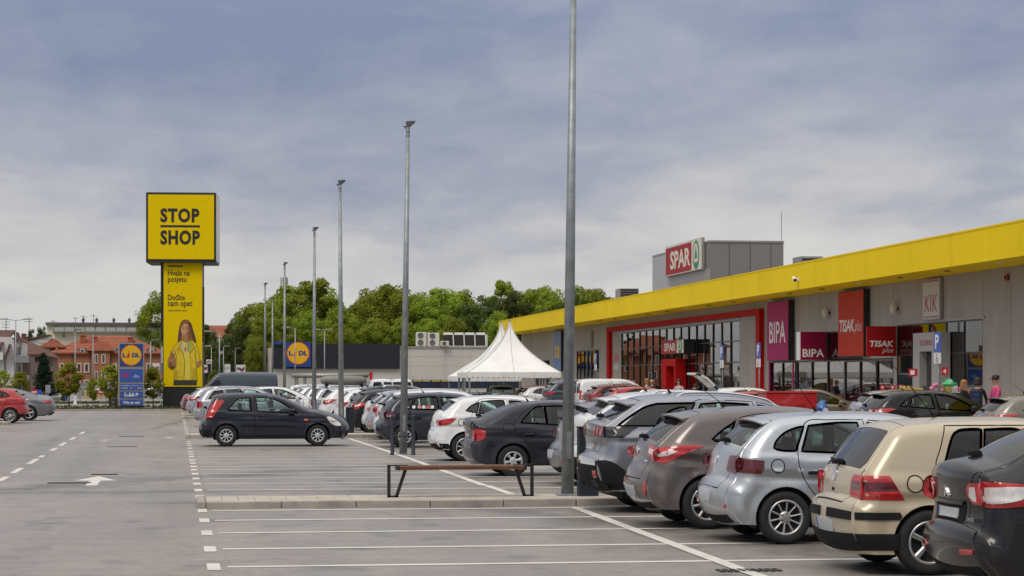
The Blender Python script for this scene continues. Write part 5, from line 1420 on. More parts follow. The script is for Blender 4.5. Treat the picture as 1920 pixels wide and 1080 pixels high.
roof_box(1153, 1189, 541, 27.5, 'small grey vent unit on the flat roof left of the sign house')

# ------------------------------------------------------------------ shop signs
M_MAG = mat('magenta_sign', (.40, .022, .13), .6, spec=.12)
M_MAGD = mat('dark_crimson_sign', (.26, .006, .05), .5, spec=.2)
M_ORED = mat('orange_red_sign', (.52, .045, .02), .6, spec=.12)
M_SIGNRED = mat('sign_red', (.34, .008, .010), .5, spec=.2)
M_SPRED = mat('tree_sign_red', (.36, .03, .04), .6, spec=.15)
M_CREAM = mat('sign_cream', (.70, .66, .55), .5)
M_GREEN = mat('sign_green', (.012, .22, .10), .45)
def boxsign(name, v0, v1, z0, z1, xf, xb, face, side, label, cat='shop sign'):
    r = bthing(name, xf, v1, z0, label, cat)      # origin: lower left corner as seen from the car park
    b = MB(); b.box(.02, -(v1 - v0), 0, xb - xf, 0, z1 - z0); b.build('casing', side, r)
    b = MB(); b.box(0, -(v1 - v0) + .04, .04, .0195, -.04, z1 - z0 - .04); b.build('face', face, r)
    return r, v1 - v0, z1 - z0
k_ = 24.52 / 24.8
r, w_, h_ = boxsign('shop_sign', 93.34 * k_, 97.0 * k_, 2.62, 5.19, 24.52, W - .01, M_MAG, M_BLACK, 'tall magenta box sign reading BIPA on the grey wall')
lettering('BIPA', M_LETW, r, (-.006, -w_ * .12, h_ * .30), w_ * .76, h_ * .36, bold=.012)
r, w_, h_ = boxsign('shop_sign', 82.39 * k_, 85.85 * k_, 2.68, 5.23, 24.54, W - .01, M_ORED, M_BLACK, 'tall orange red box sign reading TISAK plus above the glass door')
lettering('TISAK', M_LETW, r, (-.006, -w_ * .07, h_ * .38), w_ * .58, h_ * .185, bold=.02, shear=.1)
lettering('plus', M_LETW, r, (-.006, -w_ * .66, h_ * .33), w_ * .28, h_ * .21, bold=-.012, shear=.35)
k2 = 24.66 / 24.8
r, w_, h_ = boxsign('shop_sign', 73.44 * k2, 75.3 * k2, 3.86, 5.26, 24.66, W - .01, mat('pale_grey_sign', (.50, .49, .47), .45), M_FRAMEL, 'pale grey box sign with tall red letters KIK high on the wall')
lettering('KIK', M_LETRED, r, (-.006, -w_ * .14, h_ * .20), w_ * .72, h_ * .42, bold=.0, shear=.12)
for zz in (.06, .93):
    b = MB(); b.box(-.004, -w_ * .92, h_ * zz, -.001, -w_ * .08, h_ * zz + .04); b.build('red_bar', M_LETRED, r)
r, w_, h_ = boxsign('roof_sign', 119.0, 128.6, 7.78, 9.52, 26.78, 26.96, M_CREAM, M_FRAMEL, 'rooftop box sign reading SPAR with a green fir tree emblem')
b = MB(); b.box(-.006, -w_ * .74, .08, -.001, -.14, h_ - .10); b.build('red_field', M_SPRED, r)
lettering('SPAR', M_CREAM, r, (-.010, -w_ * .15, h_ * .20), w_ * .56, h_ * .60, bold=.03)
def emblem(r, vc, zc, ry, rz_):
    b = MB(); n = 22
    b.poly([(-.010, vc + ry * math.cos(2 * math.pi * k / n), zc + rz_ * math.sin(2 * math.pi * k / n)) for k in range(n)][::-1]); b.build('emblem', M_GREEN, r)
    b = MB(); b.poly([(-.014, vc + ry * .74 * math.cos(2 * math.pi * k / n), zc + rz_ * .80 * math.sin(2 * math.pi * k / n)) for k in range(n)][::-1]); b.build('emblem', M_CREAM, r)
    b = MB(); b.poly([(-.018, vc, zc + rz_ * .62), (-.018, vc - ry * .5, zc - rz_ * .25), (-.018, vc + ry * .5, zc - rz_ * .25)]); b.build('emblem', M_GREEN, r)
    b = MB(); b.poly([(-.018, vc - ry * .62, zc - rz_ * .50), (-.018, vc + ry * .62, zc - rz_ * .50), (-.018, vc + ry * .25, zc - rz_ * .82), (-.018, vc - ry * .25, zc - rz_ * .82)][::-1]); b.build('emblem', M_GREEN, r)
emblem(r, -w_ * .86, h_ * .5, w_ * .085, h_ * .46)
k3 = 24.2 / 24.8
r, w_, h_ = boxsign('shop_sign', 114.2 * k3, 119.9 * k3, 3.14, 3.86, 24.15, W - .05, M_CREAM, M_FRAME, 'small red and cream box sign reading SPAR above the supermarket door')
b = MB(); b.box(-.006, -w_ * .70, .02, -.001, -.03, h_ - .02); b.build('red_field', M_SPRED, r)
lettering('SPAR', M_CREAM, r, (-.010, -w_ * .14, h_ * .2), w_ * .52, h_ * .58, bold=.03)
emblem(r, -w_ * .85, h_ * .5, w_ * .10, h_ * .46)
def blade(v, th, x0, x1, z0, z1, m, edge, label):
    r = bthing('blade_sign', x0, v, z0, label, 'shop sign')
    b = MB(); b.box(.02, 0.012, 0, x1 - x0, th, z1 - z0); b.build('casing', edge, r)
    b = MB(); b.box(.0, -.0, .0, x1 - x0, .011, z1 - z0); b.build('face', m, r)
    return r, x1 - x0, z1 - z0
r, w_, h_ = blade(87.38, .70, 23.72, W - .02, 2.6, 3.73, M_MAGD, M_WHITE, 'square crimson projecting sign reading BIPA beside the magenta sign')
lettering('BIPA', M_LETW, r, (w_ * .08, -.006, h_ * .10), w_ * .84, h_ * .29, face='-y', bold=.025)
r, w_, h_ = blade(78.25, .16, 23.70, W - .02, 2.66, 3.74, M_SIGNRED, M_SIGNRED, 'square red projecting sign reading TISAK plus beside the discount shop window')
lettering('TISAK', M_LETW, r, (w_ * .10, -.006, h_ * .31), w_ * .82, h_ * .21, face='-y', bold=.03, shear=.15)
lettering('plus', M_LETW, r, (w_ * .52, -.006, h_ * .07), w_ * .40, h_ * .22, face='-y', bold=-.008, shear=.35)
r, w_, h_ = boxsign('shop_sign', 153.6, 157.0, 2.4, 5.2, 24.6, W - .01, mat('blue_sign', (.10, .20, .42), .45), M_FRAME, 'tall blue wall sign with a yellow square beyond the tents')
b = MB(); b.box(-.02, -w_ * .85, h_ * .33, -.001, -w_ * .25, h_ * .62); b.build('yellow_square', mat('sign_yellow', (.65, .42, .02), .5), r)
lettering('b', mat('blue_letter', (.08, .16, .36), .5), r, (-.026, -w_ * .42, h_ * .37), w_ * .26, h_ * .20, bold=.01)
r, w_, h_ = boxsign('shop_sign', 141.6, 144.2, 3.85, 4.95, 24.65, W - .01, mat('taupe_sign', (.22, .20, .17), .5), mat('gold_trim', (.30, .24, .15), .4), 'small framed taupe wall sign above the far dark shop front')
lettering('S', mat('gold_trim', (.3, .24, .15), .4), r, (-.006, -w_ * .30, h_ * .2), w_ * .42, h_ * .6)
# wall lanterns, cameras, alarm boxes
M_LANT = mat('lantern_white', (.62, .58, .50), .4)
for v, z in ((86.9, 4.28), (78.0, 4.18)):
    r = bthing('wall_lamp', W, v, z, 'cream cylindrical wall lantern %s' % ('between the two tall shop signs' if v > 80 else 'above the square red projecting sign'), 'wall lamp')
    b = MB(); b.lathe([(0, 0), (.11, .02), (.13, .10), (.13, .30), (.07, .36), (.05, .46), (0, .48)], 14, c=(-.18, 0, 0)); b.build('shade', M_LANT, r, True)
    b = MB(); b.box(-.06, -.04, .14, -.002, .04, .24); b.build('bracket', M_FRAME, r)
r = bthing('security_camera', 23.0, 85.0, 5.72, 'white bullet security camera fixed to the yellow fascia', 'camera')
b = MB(); b.box(-.03, -.07, -.07, -.001, .07, .07); b.tube((-.03, 0, 0), (-.16, 0, .02), .03, n=8); b.build('bracket', M_WHITE, r)
b = MB(); b.tube((-.16, .16, .06), (-.20, -.20, -.04), .07, n=12); b.build('housing', M_WHITE, r)
b = MB(); b.tube((-.2, -.20, -.04), (-.204, -.22, -.045), .06, n=12); b.build('lens', M_BLACK, r)
for v, z in ((66.9, 5.0), (98.0 + 4, 1.2), (97.2, 1.3)):
    r = bthing('alarm_box', W, v, z, {66.9: 'small dark red alarm siren under the soffit at the far right', 102.0: 'small red alarm call box left of the red portal post', 97.2: 'small red alarm call box right of the red portal post'}[v], 'alarm box')
    b = MB(); b.bbox(-.10, -.13, -.10, -.002, .13, .10, .02); b.build('casing', mat('alarm_red', (.30, .01, .01), .4), r)
    b = MB(); b.tube((-.1, 0, 0), (-.125, 0, 0), .05, n=10); b.build('push_button', M_BLACK, r)

# ------------------------------------------------------------------ blue parking signs on poles along the pavement
M_PBLUE = mat('sign_blue', (.02, .09, .42), .4)
def psign(px, label, X=22.3):
    t = X * 4200 / (.989 * (px - 330)); x, y = pos(px, t)
    r = thing('parking_sign', (x, y, .115), label, 'road sign', BROT, 'blue parking signs on the pavement')
    b = MB(); b.tube((0, 0, 0), (0, 0, 3.10), .03, n=10); b.build('pole', M_STEEL, r, True)
    b = MB(); b.box(-.05, -.31, 2.52, -.032, .31, 3.12); b.build('panel', M_PBLUE, r)
    lettering('P', M_LETW, r, (-.056, .17, 2.62), .34, .42, bold=.03)
    b = MB(); b.box(-.05, -.31, 2.18, -.032, .31, 2.50); b.build('sub_panel', M_WHITE, r)
    # wheelchair pictogram
    b = MB()
    def rg(c, z, r0, r1, a0, a1):
        for k in range(10):
            p0, p1 = a0 + (a1 - a0) * k / 10, a0 + (a1 - a0) * (k + 1) / 10
            b.poly([(-.056, c - r0 * math.cos(p0), z + r0 * math.sin(p0)), (-.056, c - r1 * math.cos(p0), z + r1 * math.sin(p0)), (-.056, c - r1 * math.cos(p1), z + r1 * math.sin(p1)), (-.056, c - r0 * math.cos(p1), z + r0 * math.sin(p1))])
    rg(.02, 2.29, .055, .075, 2.2, 6.0); rg(.03, 2.45, .0, .028, 0, 6.28)
    b.poly([(-.056, .045, 2.42), (-.056, .015, 2.42), (-.056, .01, 2.33), (-.056, .04, 2.33)]); b.poly([(-.056, .03, 2.345), (-.056, -.05, 2.345), (-.056, -.09, 2.25), (-.056, -.065, 2.24), (-.056, -.035, 2.32), (-.056, .03, 2.32)])
    b.build('pictogram', M_BLACK, r)
psign(1760, 'blue parking sign with a wheelchair plate before the discount shop door')
psign(1424, 'blue parking sign with a wheelchair plate right of the red portal')
psign(1355, 'blue parking sign with a wheelchair plate before the mirrored supermarket glass')
psign(1118, 'blue parking sign with a wheelchair plate before the far dark shop front')
# ------------------------------------------------------------------ advertising tower
M_TY = mat('tower_yellow', (.74, .53, .001), .6, spec=.08, var=.03)
M_TBLK = mat('tower_black', (.013, .013, .014), .45)
M_INK = mat('ink', (.016, .015, .013), .6)
TT = 139.0
x0, y0 = pos(340, TT)
T = thing('advertising_tower', (x0, y0, .06), 'yellow and black advertising tower with a square head reading STOP SHOP', 'advertising tower', R(-4))
def tz(y): return zat(y, TT) - .06
def tx(px): return (px - 340) * TT / 4200 * .989
b = MB(); b.bbox(tx(305), -.05, 0, tx(379), 2.3, tz(493), .03); b.build('column', M_TBLK, T)
b = MB(); b.box(tx(307), -.12, tz(725), tx(379.5), -.051, tz(492)); b.build('banner', M_TY, T)
b = MB(); b.box(tx(301), .1, tz(640), tx(305), .8, tz(493)); b.build('side_fin', M_TBLK, T)
b = MB(); b.box(tx(379.2), .1, tz(640), tx(382), .8, tz(538)); b.build('side_fin', M_TBLK, T)
b = MB(); b.bbox(tx(275), -.55, tz(493), tx(406), 3.6, tz(362), .04); b.build('head_box', M_TBLK, T)
b = MB(); b.box(tx(279), -.60, tz(487), tx(402.5), -.552, tz(366.5)); b.build('head_face', M_TY, T)
b = MB(); b.box(tx(406) + .002, -.45, tz(489), tx(406) + .03, 3.5, tz(366)); b.build('side_face', M_WHITE, T)
def tl(body, pxa, pxb, ya, yb, bold, yy=-.615, m=M_INK, par=T, **k):
    return lettering(body, m, par, (tx(pxa), yy, tz(yb)), tx(pxb) - tx(pxa), tz(ya) - tz(yb), face='-y', bold=bold, **k)
tl('STOP', 302, 375, 392, 418.5, .042, spacing=1.12); tl('SHOP', 302, 376, 433, 460, .042, spacing=1.12)
b = MB(); b.box(tx(302), -.612, tz(427.5), tx(376), -.602, tz(423.5)); b.build('rule', M_INK, T)
b = MB(); b.box(tx(315), -.135, tz(500.5), tx(343), -.122, tz(498)); b.build('rule', M_INK, T)
tl('Hvala na', 315, 356, 507, 517, .01, -.136); tl('posjetu', 315, 350, 519, 532, .01, -.136)
tl('Dođite', 315, 347, 552, 563, .01, -.136); tl('nam opet', 315, 361, 565, 578, .01, -.136); tl('stop-shop.com', 316, 351, 580, 585, .0, -.136)
# printed woman on the banner: flat shapes
PR = thing('banner_print', (0, 0, 0), None, None); PR.parent = T
def pr(pts, col, lift, nm='print_shape', m=None):
    b = MB(); b.poly([(tx(px), -.124 - lift * .0035, tz(y)) for px, y in pts][::-1]); b.build('print_shape', m or mat('print_%d_%d_%d' % tuple(int(c * 999) for c in col), col, .55), T)
bpy.data.objects.remove(PR)
HAIR = (.22, .085, .022); HAIRD = (.09, .035, .012); SKIN = (.58, .30, .14); SKIND = (.38, .17, .07); JAK = (.68, .50, .015); JAKD = (.22, .14, .008); JAKM = (.50, .35, .012); PANT = (.035, .033, .018)
def oval(cx, cy, rx, ry, a0=0, n=16): return [(cx + rx * math.cos(2 * math.pi * k / n), cy + ry * math.sin(2 * math.pi * k / n)) for k in range(n)]
def stroke(pts, wd, col, lift):
    for a, b_ in zip(pts[:-1], pts[1:]):
        d = Vector((b_[0] - a[0], b_[1] - a[1])).normalized(); n = Vector((-d.y, d.x)) * wd / 2; e = d * wd * .3
        pr([(a[0] + n.x - e.x, a[1] + n.y - e.y), (a[0] - n.x - e.x, a[1] - n.y - e.y), (b_[0] - n.x + e.x, b_[1] - n.y + e.y), (b_[0] + n.x + e.x, b_[1] + n.y + e.y)][::-1], col, lift)
body_ = [(333, 643), (341, 638), (350, 642), (359, 638), (367, 643), (371, 652), (374, 668), (377, 681), (371, 687), (368, 684), (369, 700), (370, 713), (326, 713), (327, 697), (329, 688), (323, 694), (316, 689), (315, 680), (320, 664), (326, 651)]
pr([(339, 604), (345, 599), (353, 600), (359, 606), (362, 617), (366, 630), (369, 641), (366, 648), (358, 650), (340, 648), (333, 644), (334, 630), (336, 614)], HAIR, 0)
pr([(354, 604), (359, 607), (362, 619), (366, 632), (368, 643), (364, 640), (359, 628), (356, 614)], HAIRD, 1); pr([(338, 612), (340, 625), (337, 640), (334, 641), (335, 628)], HAIRD, 1)
pr([(342, 627), (352, 627), (354, 646), (341, 646)], SKIND, 1)
pr(oval(346.8, 617.5, 7.3, 11.8), SKIN, 2)
pr([(351, 610), (354, 614), (353.6, 622), (350, 628.6), (347, 629), (350.5, 624)], SKIND, 3)
pr([(339.3, 613), (342, 604.5), (347, 602), (354.4, 606), (354.6, 612), (351, 607.5), (346, 606.5), (342, 611)], HAIR, 4)
for ex in (343.6, 350.2): pr(oval(ex, 615.6, 1.5, .8, n=8), PANT, 4); stroke([(ex - 1.9, 613.2), (ex + 1.8, 612.9)], .7, HAIRD, 4)
stroke([(347.2, 616), (346.5, 620.6), (347.8, 621)], .5, SKIND, 4)
pr([(343, 623), (347.3, 624), (351.3, 622.8), (349.8, 626), (347, 627), (344.4, 626)], (.42, .08, .05), 4); pr([(344, 623.7), (347.3, 624.4), (350.4, 623.5), (349.2, 625), (345.2, 625.2)], (.78, .72, .62), 5)
pr(body_, JAK, 2); stroke(body_ + [body_[0]], 1.0, JAKD, 3)
pr([(345, 650), (353, 650), (357, 712), (344, 712), (346, 690), (343, 668)], (.74, .58, .06), 3)
pr([(340, 640), (347, 645), (352, 656), (349, 666), (344, 658), (338, 648)], (.58, .50, .30), 4); pr([(352, 643), (357, 640), (360, 650), (355, 662), (351, 656)], (.25, .38, .10), 4); pr([(346, 650), (350, 652), (349, 660), (346, 657)], (.55, .10, .08), 5); pr([(355, 648), (358, 650), (356, 656)], (.62, .45, .05), 5)
for ln, wd in (([(341, 641), (336, 652), (343, 661)], 1.2), ([(343, 661), (347, 680), (345, 712)], 1.3), ([(359, 641), (364, 652), (357, 662)], 1.2), ([(357, 662), (359, 690), (358, 712)], .9), ([(327, 655), (331, 668), (330, 688)], 1.1), ([(366, 650), (367, 668), (369, 686)], 1.1), ([(333, 660), (338, 664)], .9), ([(333, 680), (342, 684)], .8), ([(332, 696), (341, 699)], .8), ([(360, 676), (367, 679)], .8), ([(361, 694), (367, 696)], .8), ([(320, 668), (325, 676)], .8), ([(328, 705), (343, 708)], .8)): stroke(ln, wd, JAKM if wd < 1 else JAKD, 5)
pr([(333, 650), (338, 655), (335, 660), (331, 657)], JAKM, 4); pr([(362, 690), (368, 690), (369, 712), (360, 712)], JAKM, 3); pr([(327, 697), (333, 692), (334, 712), (326, 712)], JAKM, 3)
pr([(326, 713), (370, 713), (369, 722.5), (325, 722.5)], PANT, 3)
pr([(318, 668), (320, 661), (321.5, 657), (323, 662), (325, 659), (326, 664), (328, 662), (328, 669), (331, 676), (329, 688), (323, 692), (317, 686), (314, 676)], SKIND, 6)
for a, b_ in (((320.5, 662), (322, 671)), ((323.5, 663), (324.5, 671)), ((326.4, 665), (327, 672))): stroke([a, b_], .7, HAIRD, 7)
pr([(317, 679), (330, 683), (329, 690), (322, 693), (316, 688)], JAKD, 6)
pr([(367, 682), (376, 675), (378.4, 677), (378, 684), (370, 690)], SKIND, 6); stroke([(372, 680), (377, 678)], .6, HAIRD, 7)

# ------------------------------------------------------------------ discount grocery pylon
M_LBLUE = mat('pylon_blue', (.010, .05, .22), .4)
M_LBLUE2 = mat('pylon_panel_blue', (.035, .09, .36), .4, var=.05)
M_LYEL = mat('logo_yellow', (.72, .40, .004), .4)
M_LRED = mat('logo_red', (.50, .015, .012), .4)
PT = 135.5
x0, y0 = pos(246, PT)
P = thing('store_pylon', (x0, y0, .06), 'blue pylon sign with a round yellow logo above four blue panels', 'pylon sign')
def pz(y): return zat(y, PT) - .06
def pxx(px): return (px - 246) * PT / 4200
b = MB(); b.box(pxx(222), 0, pz(761), pxx(270), .35, pz(643)); b.build('frame', M_FRAMEL, P)
b = MB(); b.box(pxx(223), .06, 0, pxx(269), .30, pz(761)); b.build('plinth', M_NAVY, P)
for ya, yb, m in ((645, 687, M_LBLUE), (692, 716.5, M_LBLUE2), (720, 731, M_LBLUE2), (734, 746, M_LBLUE2), (749, 760, M_LBLUE2)):
    b = MB(); b.box(pxx(225), -.03, pz(yb), pxx(267.5), -.001, pz(ya)); b.build('panel', m, P)
def logo(par, cx, y, cz, r, sc=1.0):
    for rr, m, o in ((r, M_LRED, .0), (r * .93, M_LYEL, .006)):
        b = MB(); b.poly([(cx + rr * math.cos(2 * math.pi * k / 36), y - o, cz + rr * math.sin(2 * math.pi * k / 36)) for k in range(36)]); b.build('logo_disc', m, par)
    lw = r * 1.62; h_ = r * .42
    lettering('L', M_LBLUE, par, (cx - lw / 2, y - .013, cz - h_ / 2), lw * .22, h_, face='-y', bold=.06)
    lettering('DL', M_LBLUE, par, (cx - lw * .02 + lw * .06, y - .013, cz - h_ / 2), lw * .46, h_, face='-y', bold=.06)
    b = MB(); d = r * .12
    b.poly([(cx - lw * .22, y - .014, cz + h_ * .15), (cx - lw * .22 + d, y - .014, cz + h_ * .15 + d), (cx - lw * .22 + 2 * d, y - .014, cz + h_ * .15), (cx - lw * .22 + d, y - .014, cz + h_ * .15 - d)][::-1])
    b.poly([(cx - lw * .26 + d * .4, y - .014, cz - h_ * .75), (cx - lw * .10, y - .014, cz - h_ * .45), (cx - lw * .12, y - .014, cz + h_ * .05), (cx - lw * .24, y - .014, cz - h_ * .1)])
    b.poly([(cx - lw * .22 + d * .55, y - .014, cz + h_ * .62), (cx - lw * .22 + d * 1.6, y - .014, cz + h_ * .62 - d * .2), (cx - lw * .22 + d * 1.5, y - .014, cz + h_ * .62 + d), (cx - lw * .22 + d * .5, y - .014, cz + h_ * .62 + d)])
    b.build('logo_letter', M_LRED, par)
logo(P, pxx(246), -.034, pz(666), .64)
hb = MB(); hb.poly([(pxx(236 + 7 * 16 * math.sin(t) ** 3 / 16), -.034, pz(703.5 - 5.2 * (13 * math.cos(t) - 5 * math.cos(2 * t) - 2 * math.cos(3 * t) - math.cos(4 * t)) / 13)) for t in np.linspace(0, 6.283, 28)[:-1]][::-1]); hb.build('heart', mat('heart_red', (.30, .03, .16), .5), P)
hb = MB(); hb.poly([(pxx(247), -.034, pz(708)), (pxx(262), -.034, pz(708)), (pxx(259), -.034, pz(703.5)), (pxx(256.5), -.034, pz(704.5)), (pxx(254.5), -.034, pz(701)), (pxx(251), -.034, pz(705))][::-1]); hb.build('hill_symbol', mat('pale_blue', (.22, .30, .55), .5), P)
M_PW = mat('print_white', (.70, .71, .74), .5)
def plx(body, a, c, ya, yb, bold=.01): lettering(body, M_PW, P, (pxx(a), -.034, pz(yb)), pxx(c) - pxx(a), pz(ya) - pz(yb), face='-y', bold=bold)
plx('PONEDJELJAK - SUBOTA 7 - 21', 227, 265.5, 722.2, 724.6); plx('NEDJELJA', 227, 240, 726.6, 729); plx('7 - 21', 244, 265, 726.6, 729)
plx('P', 254, 259.5, 737, 743.5, .03); plx('Više za vas!', 231, 262, 751.5, 757.5, .02)
sy = MB()
for c in (236.0,):
    n = 14
    for k in range(n):
        t0, t1 = .4 + 4.6 * k / n, .4 + 4.6 * (k + 1) / n
        q4 = [(c + rr * math.cos(t), 740.8 + rr * math.sin(t)) for rr, t in ((2.6, t0), (3.5, t0), (3.5, t1), (2.6, t1))]
        sy.poly([(pxx(px), -.034, pz(y)) for px, y in q4])
    sy.poly([(pxx(px), -.034, pz(y)) for px, y in oval(235, 736.3, 1, 1, n=8)])
    sy.poly([(pxx(px), -.034, pz(y)) for px, y in ((234.6, 737.5), (235.8, 737.5), (236.2, 740), (239.2, 740.2), (240.4, 743.2), (239.4, 743.6), (238.3, 741.3), (235, 741.2))])
for c in (243.5, 249):
    sy.poly([(pxx(px), -.034, pz(y)) for px, y in oval(c, 737.4, 1.3, 1.4, n=8)]); sy.poly([(pxx(px), -.034, pz(y)) for px, y in ((c - 2, 739), (c + 2, 739), (c + 2.3, 743.4), (c - 2.3, 743.4))])
sy.build('pictograms', M_PW, P)

# ------------------------------------------------------------------ grocery store behind the lot
LT = 232.0
LXa, LYa = pos(512, LT)
def lx(px): return (px - 512) * LT / 4200
def lz(y): return zat(y, LT)
ST = thing('grocery_store', (LXa, LYa, 0), 'low white grocery store with dark cladding over its left half and a blue logo square', 'store')
M_LWALL = mat('store_wall', (.50, .48, .44), .6, var=.05, vscale=.3, streak=.08)
M_CLAD = mat('dark_cladding', (.016, .018, .026), .45, .1)
b = MB(); b.box(0.1, 0, 0, lx(1010), 26, lz(650)); b.build('walls', M_LWALL, ST)
for k in range(11):
    z = lz(691.5) + k * (lz(644) - lz(691.5)) / 11; b = MB(); b.box(0, -.35, z + .012, lx(750), .1, z + (lz(644) - lz(691.5)) / 11 - .008); b.build('cladding_board', M_CLAD, ST)
b = MB(); b.box(0.05, -.30, lz(691.5), lx(750) - .05, .0, lz(644.5)); b.build('cladding_backing', M_BLACK, ST)
b = MB(); b.box(lx(750), -.12, lz(652), lx(1010), .05, lz(649)); b.build('coping', M_FRAMEL, ST)
for px in (770, 838, 905, 972):
    b = MB(); b.box(lx(px) - .02, -.012, lz(712), lx(px) + .02, -.001, lz(653)); b.build('panel_joint', mat('joint_grey', (.38, .37, .34), .7), ST)
for yy in (668, 686):
    b = MB(); b.box(lx(752), -.010, lz(yy) - .018, lx(1010), -.001, lz(yy) + .018); b.build('panel_joint', mat('joint_grey', (.38, .37, .34), .7), ST)
b = MB(); b.box(lx(757), -.04, lz(728), lx(1008), -.002, lz(712.5)); wn = b.build('window_band', M_FRAME, ST)
random.seed(4)
for k in range(14):
    a, c = lx(758 + k * 17.8), lx(758 + (k + 1) * 17.8 - 1.2)
    p = MB(); p.box(a, -.07, lz(727.4), c, -.041, lz(715.5)); p.build('pane', mat('band_glass_%d' % (k % 3), [(.02, .025, .035), (.03, .035, .05), (.015, .03, .08)][k % 3], .08, coat=.5), wn)
    p = MB(); p.box(a, -.07, lz(715.3), c - random.uniform(0, .3), -.041, lz(713.4)); p.build('price_strip', mat('strip_yellow', (.55, .42, .13), .6, var=.4, vscale=8), wn)
b = MB(); b.box(lx(534), -.75, lz(688), lx(582), -.36, lz(641)); lg = b.build('logo_panel', M_LBLUE, ST)
b = MB(); b.box(lx(583), -.42, lz(645), lx(583) + .01, -.4, lz(646))
logo(lg, lx(558), -.76, lz(662.5), 21.5 * LT / 4200)
b = MB(); b.box(lx(514), -.6, lz(646), lx(530), -.36, lz(640.5)); b.build('roof_cap', M_LBLUE, ST)
# roof plant
def fan_unit(px0, px1, y0_, y1_, nf, label, t=236):
    s = 4200 / t; x, y = pos((px0 + px1) / 2, t); wd = (px1 - px0) / s; h_ = (y1_ - y0_) / s
    r = thing('condenser_unit', (x, y, lz(650) - .0), label, 'air conditioner', 0, 'cooling units on the grocery roof')
    b = MB(); b.bbox(-wd / 2, 0, 0.12, wd / 2, .9, h_, .04); b.box(-wd / 2 + .1, .1, 0, -wd / 2 + .3, .8, .13); b.box(wd / 2 - .3, .1, 0, wd / 2 - .1, .8, .13); b.build('casing', mat('unit_white', (.55, .53, .48), .5), r)
    for k in range(nf):
        zc = .12 + (h_ - .12) * (k + .5) / nf; rr = min(wd * .30, (h_ - .12) / nf * .42)
        b = MB(); b.lathe([(rr, -.02), (rr, -.05), (rr * .86, -.05), (rr * .84, -.01), (0, -.01)], 20, 'y', c=(-wd * .10, 0, zc)); b.build('fan', mat('fan_grey', (.11, .11, .11), .6), r)
    return r
fan_unit(781, 800, 620, 648, 2, 'white cooling unit with two stacked fans, leftmost on the grocery roof')
fan_unit(802, 824, 621, 648, 2, 'white cooling unit with two stacked fans, second on the grocery roof')
fan_unit(827, 842, 637, 648, 1, 'small white single fan unit in front of the dark coils', 234)
x, y = pos(868, 240); s = 4200 / 240
r = thing('cooler_rack', (x, y, lz(650)), 'long rack of four dark cooling coils on the grocery roof', 'air conditioner')
for k in range(4):
    xx = (-36 + k * 20.4) / s
    b = MB(); b.prism([(xx, 0, .25), (xx + 18 / s, 0, .25), (xx + 16.5 / s, -.25, 1.35), (xx - 1 / s, -.25, 1.35)], (0, .2, 0)); b.build('coil', mat('coil_dark', (.03, .026, .024), .7), r)
    b = MB(); b.box(xx, -.3, 1.38, xx + 16 / s, .7, 1.62); b.bar((xx + 18.4 / s, -.02, .1), (xx + 16.8 / s, -.27, 1.4), .10, .08); b.build('hood', M_WHITE, r)
b = MB(); b.box(-38 / s, -.1, 0, 46 / s, .9, .2); b.box(42 / s, -.2, .2, 46 / s, .8, 1.4); b.build('base', mat('unit_white', (.55, .53, .48), .5), r)

# trolley shelter
sh_t = 168; s = 4200 / sh_t; x, y = pos(622, sh_t)
r = thing('trolley_shelter', (x, y, 0), 'open trolley shelter with a grey tubular roof edge before the grocery store', 'shelter')
hw = 74 / s
b = MB(); b.tube((-hw, 0, 2.08), (hw * .93, 0, 2.08), .17, n=12); b.build('roof_edge', M_FRAMEL, r, True)
b = MB(); b.box(-hw + .2, 0, 2.12, hw - .1, 4.5, 2.2); b.build('roof', glass_mat('shelter_roof', (.7, .72, .72), .9, .8), r)
for xx in (-hw + .35, -hw + .95, hw - .55):
    b = MB(); b.box(xx - .12, -.06, 0, xx + .12, .06, 1.92); b.build('post', M_STEEL, r)
for xx in (-hw + 2, hw - .5):
    b = MB(); b.box(xx - .05, 4.3, 0, xx + .05, 4.4, 2.12); b.build('post', M_STEEL, r)
b = MB(); b.box(hw - .12, -.1, 0, hw + .10, .1, 2.35); b.build('red_post', M_LRED, r)
b = MB(); b.box(hw - 2.6, .05, .3, hw - .3, .07, 1.85); b.build('side_glass', glass_mat('shelter_glass', (.75, .85, .85), .9, .75), r)

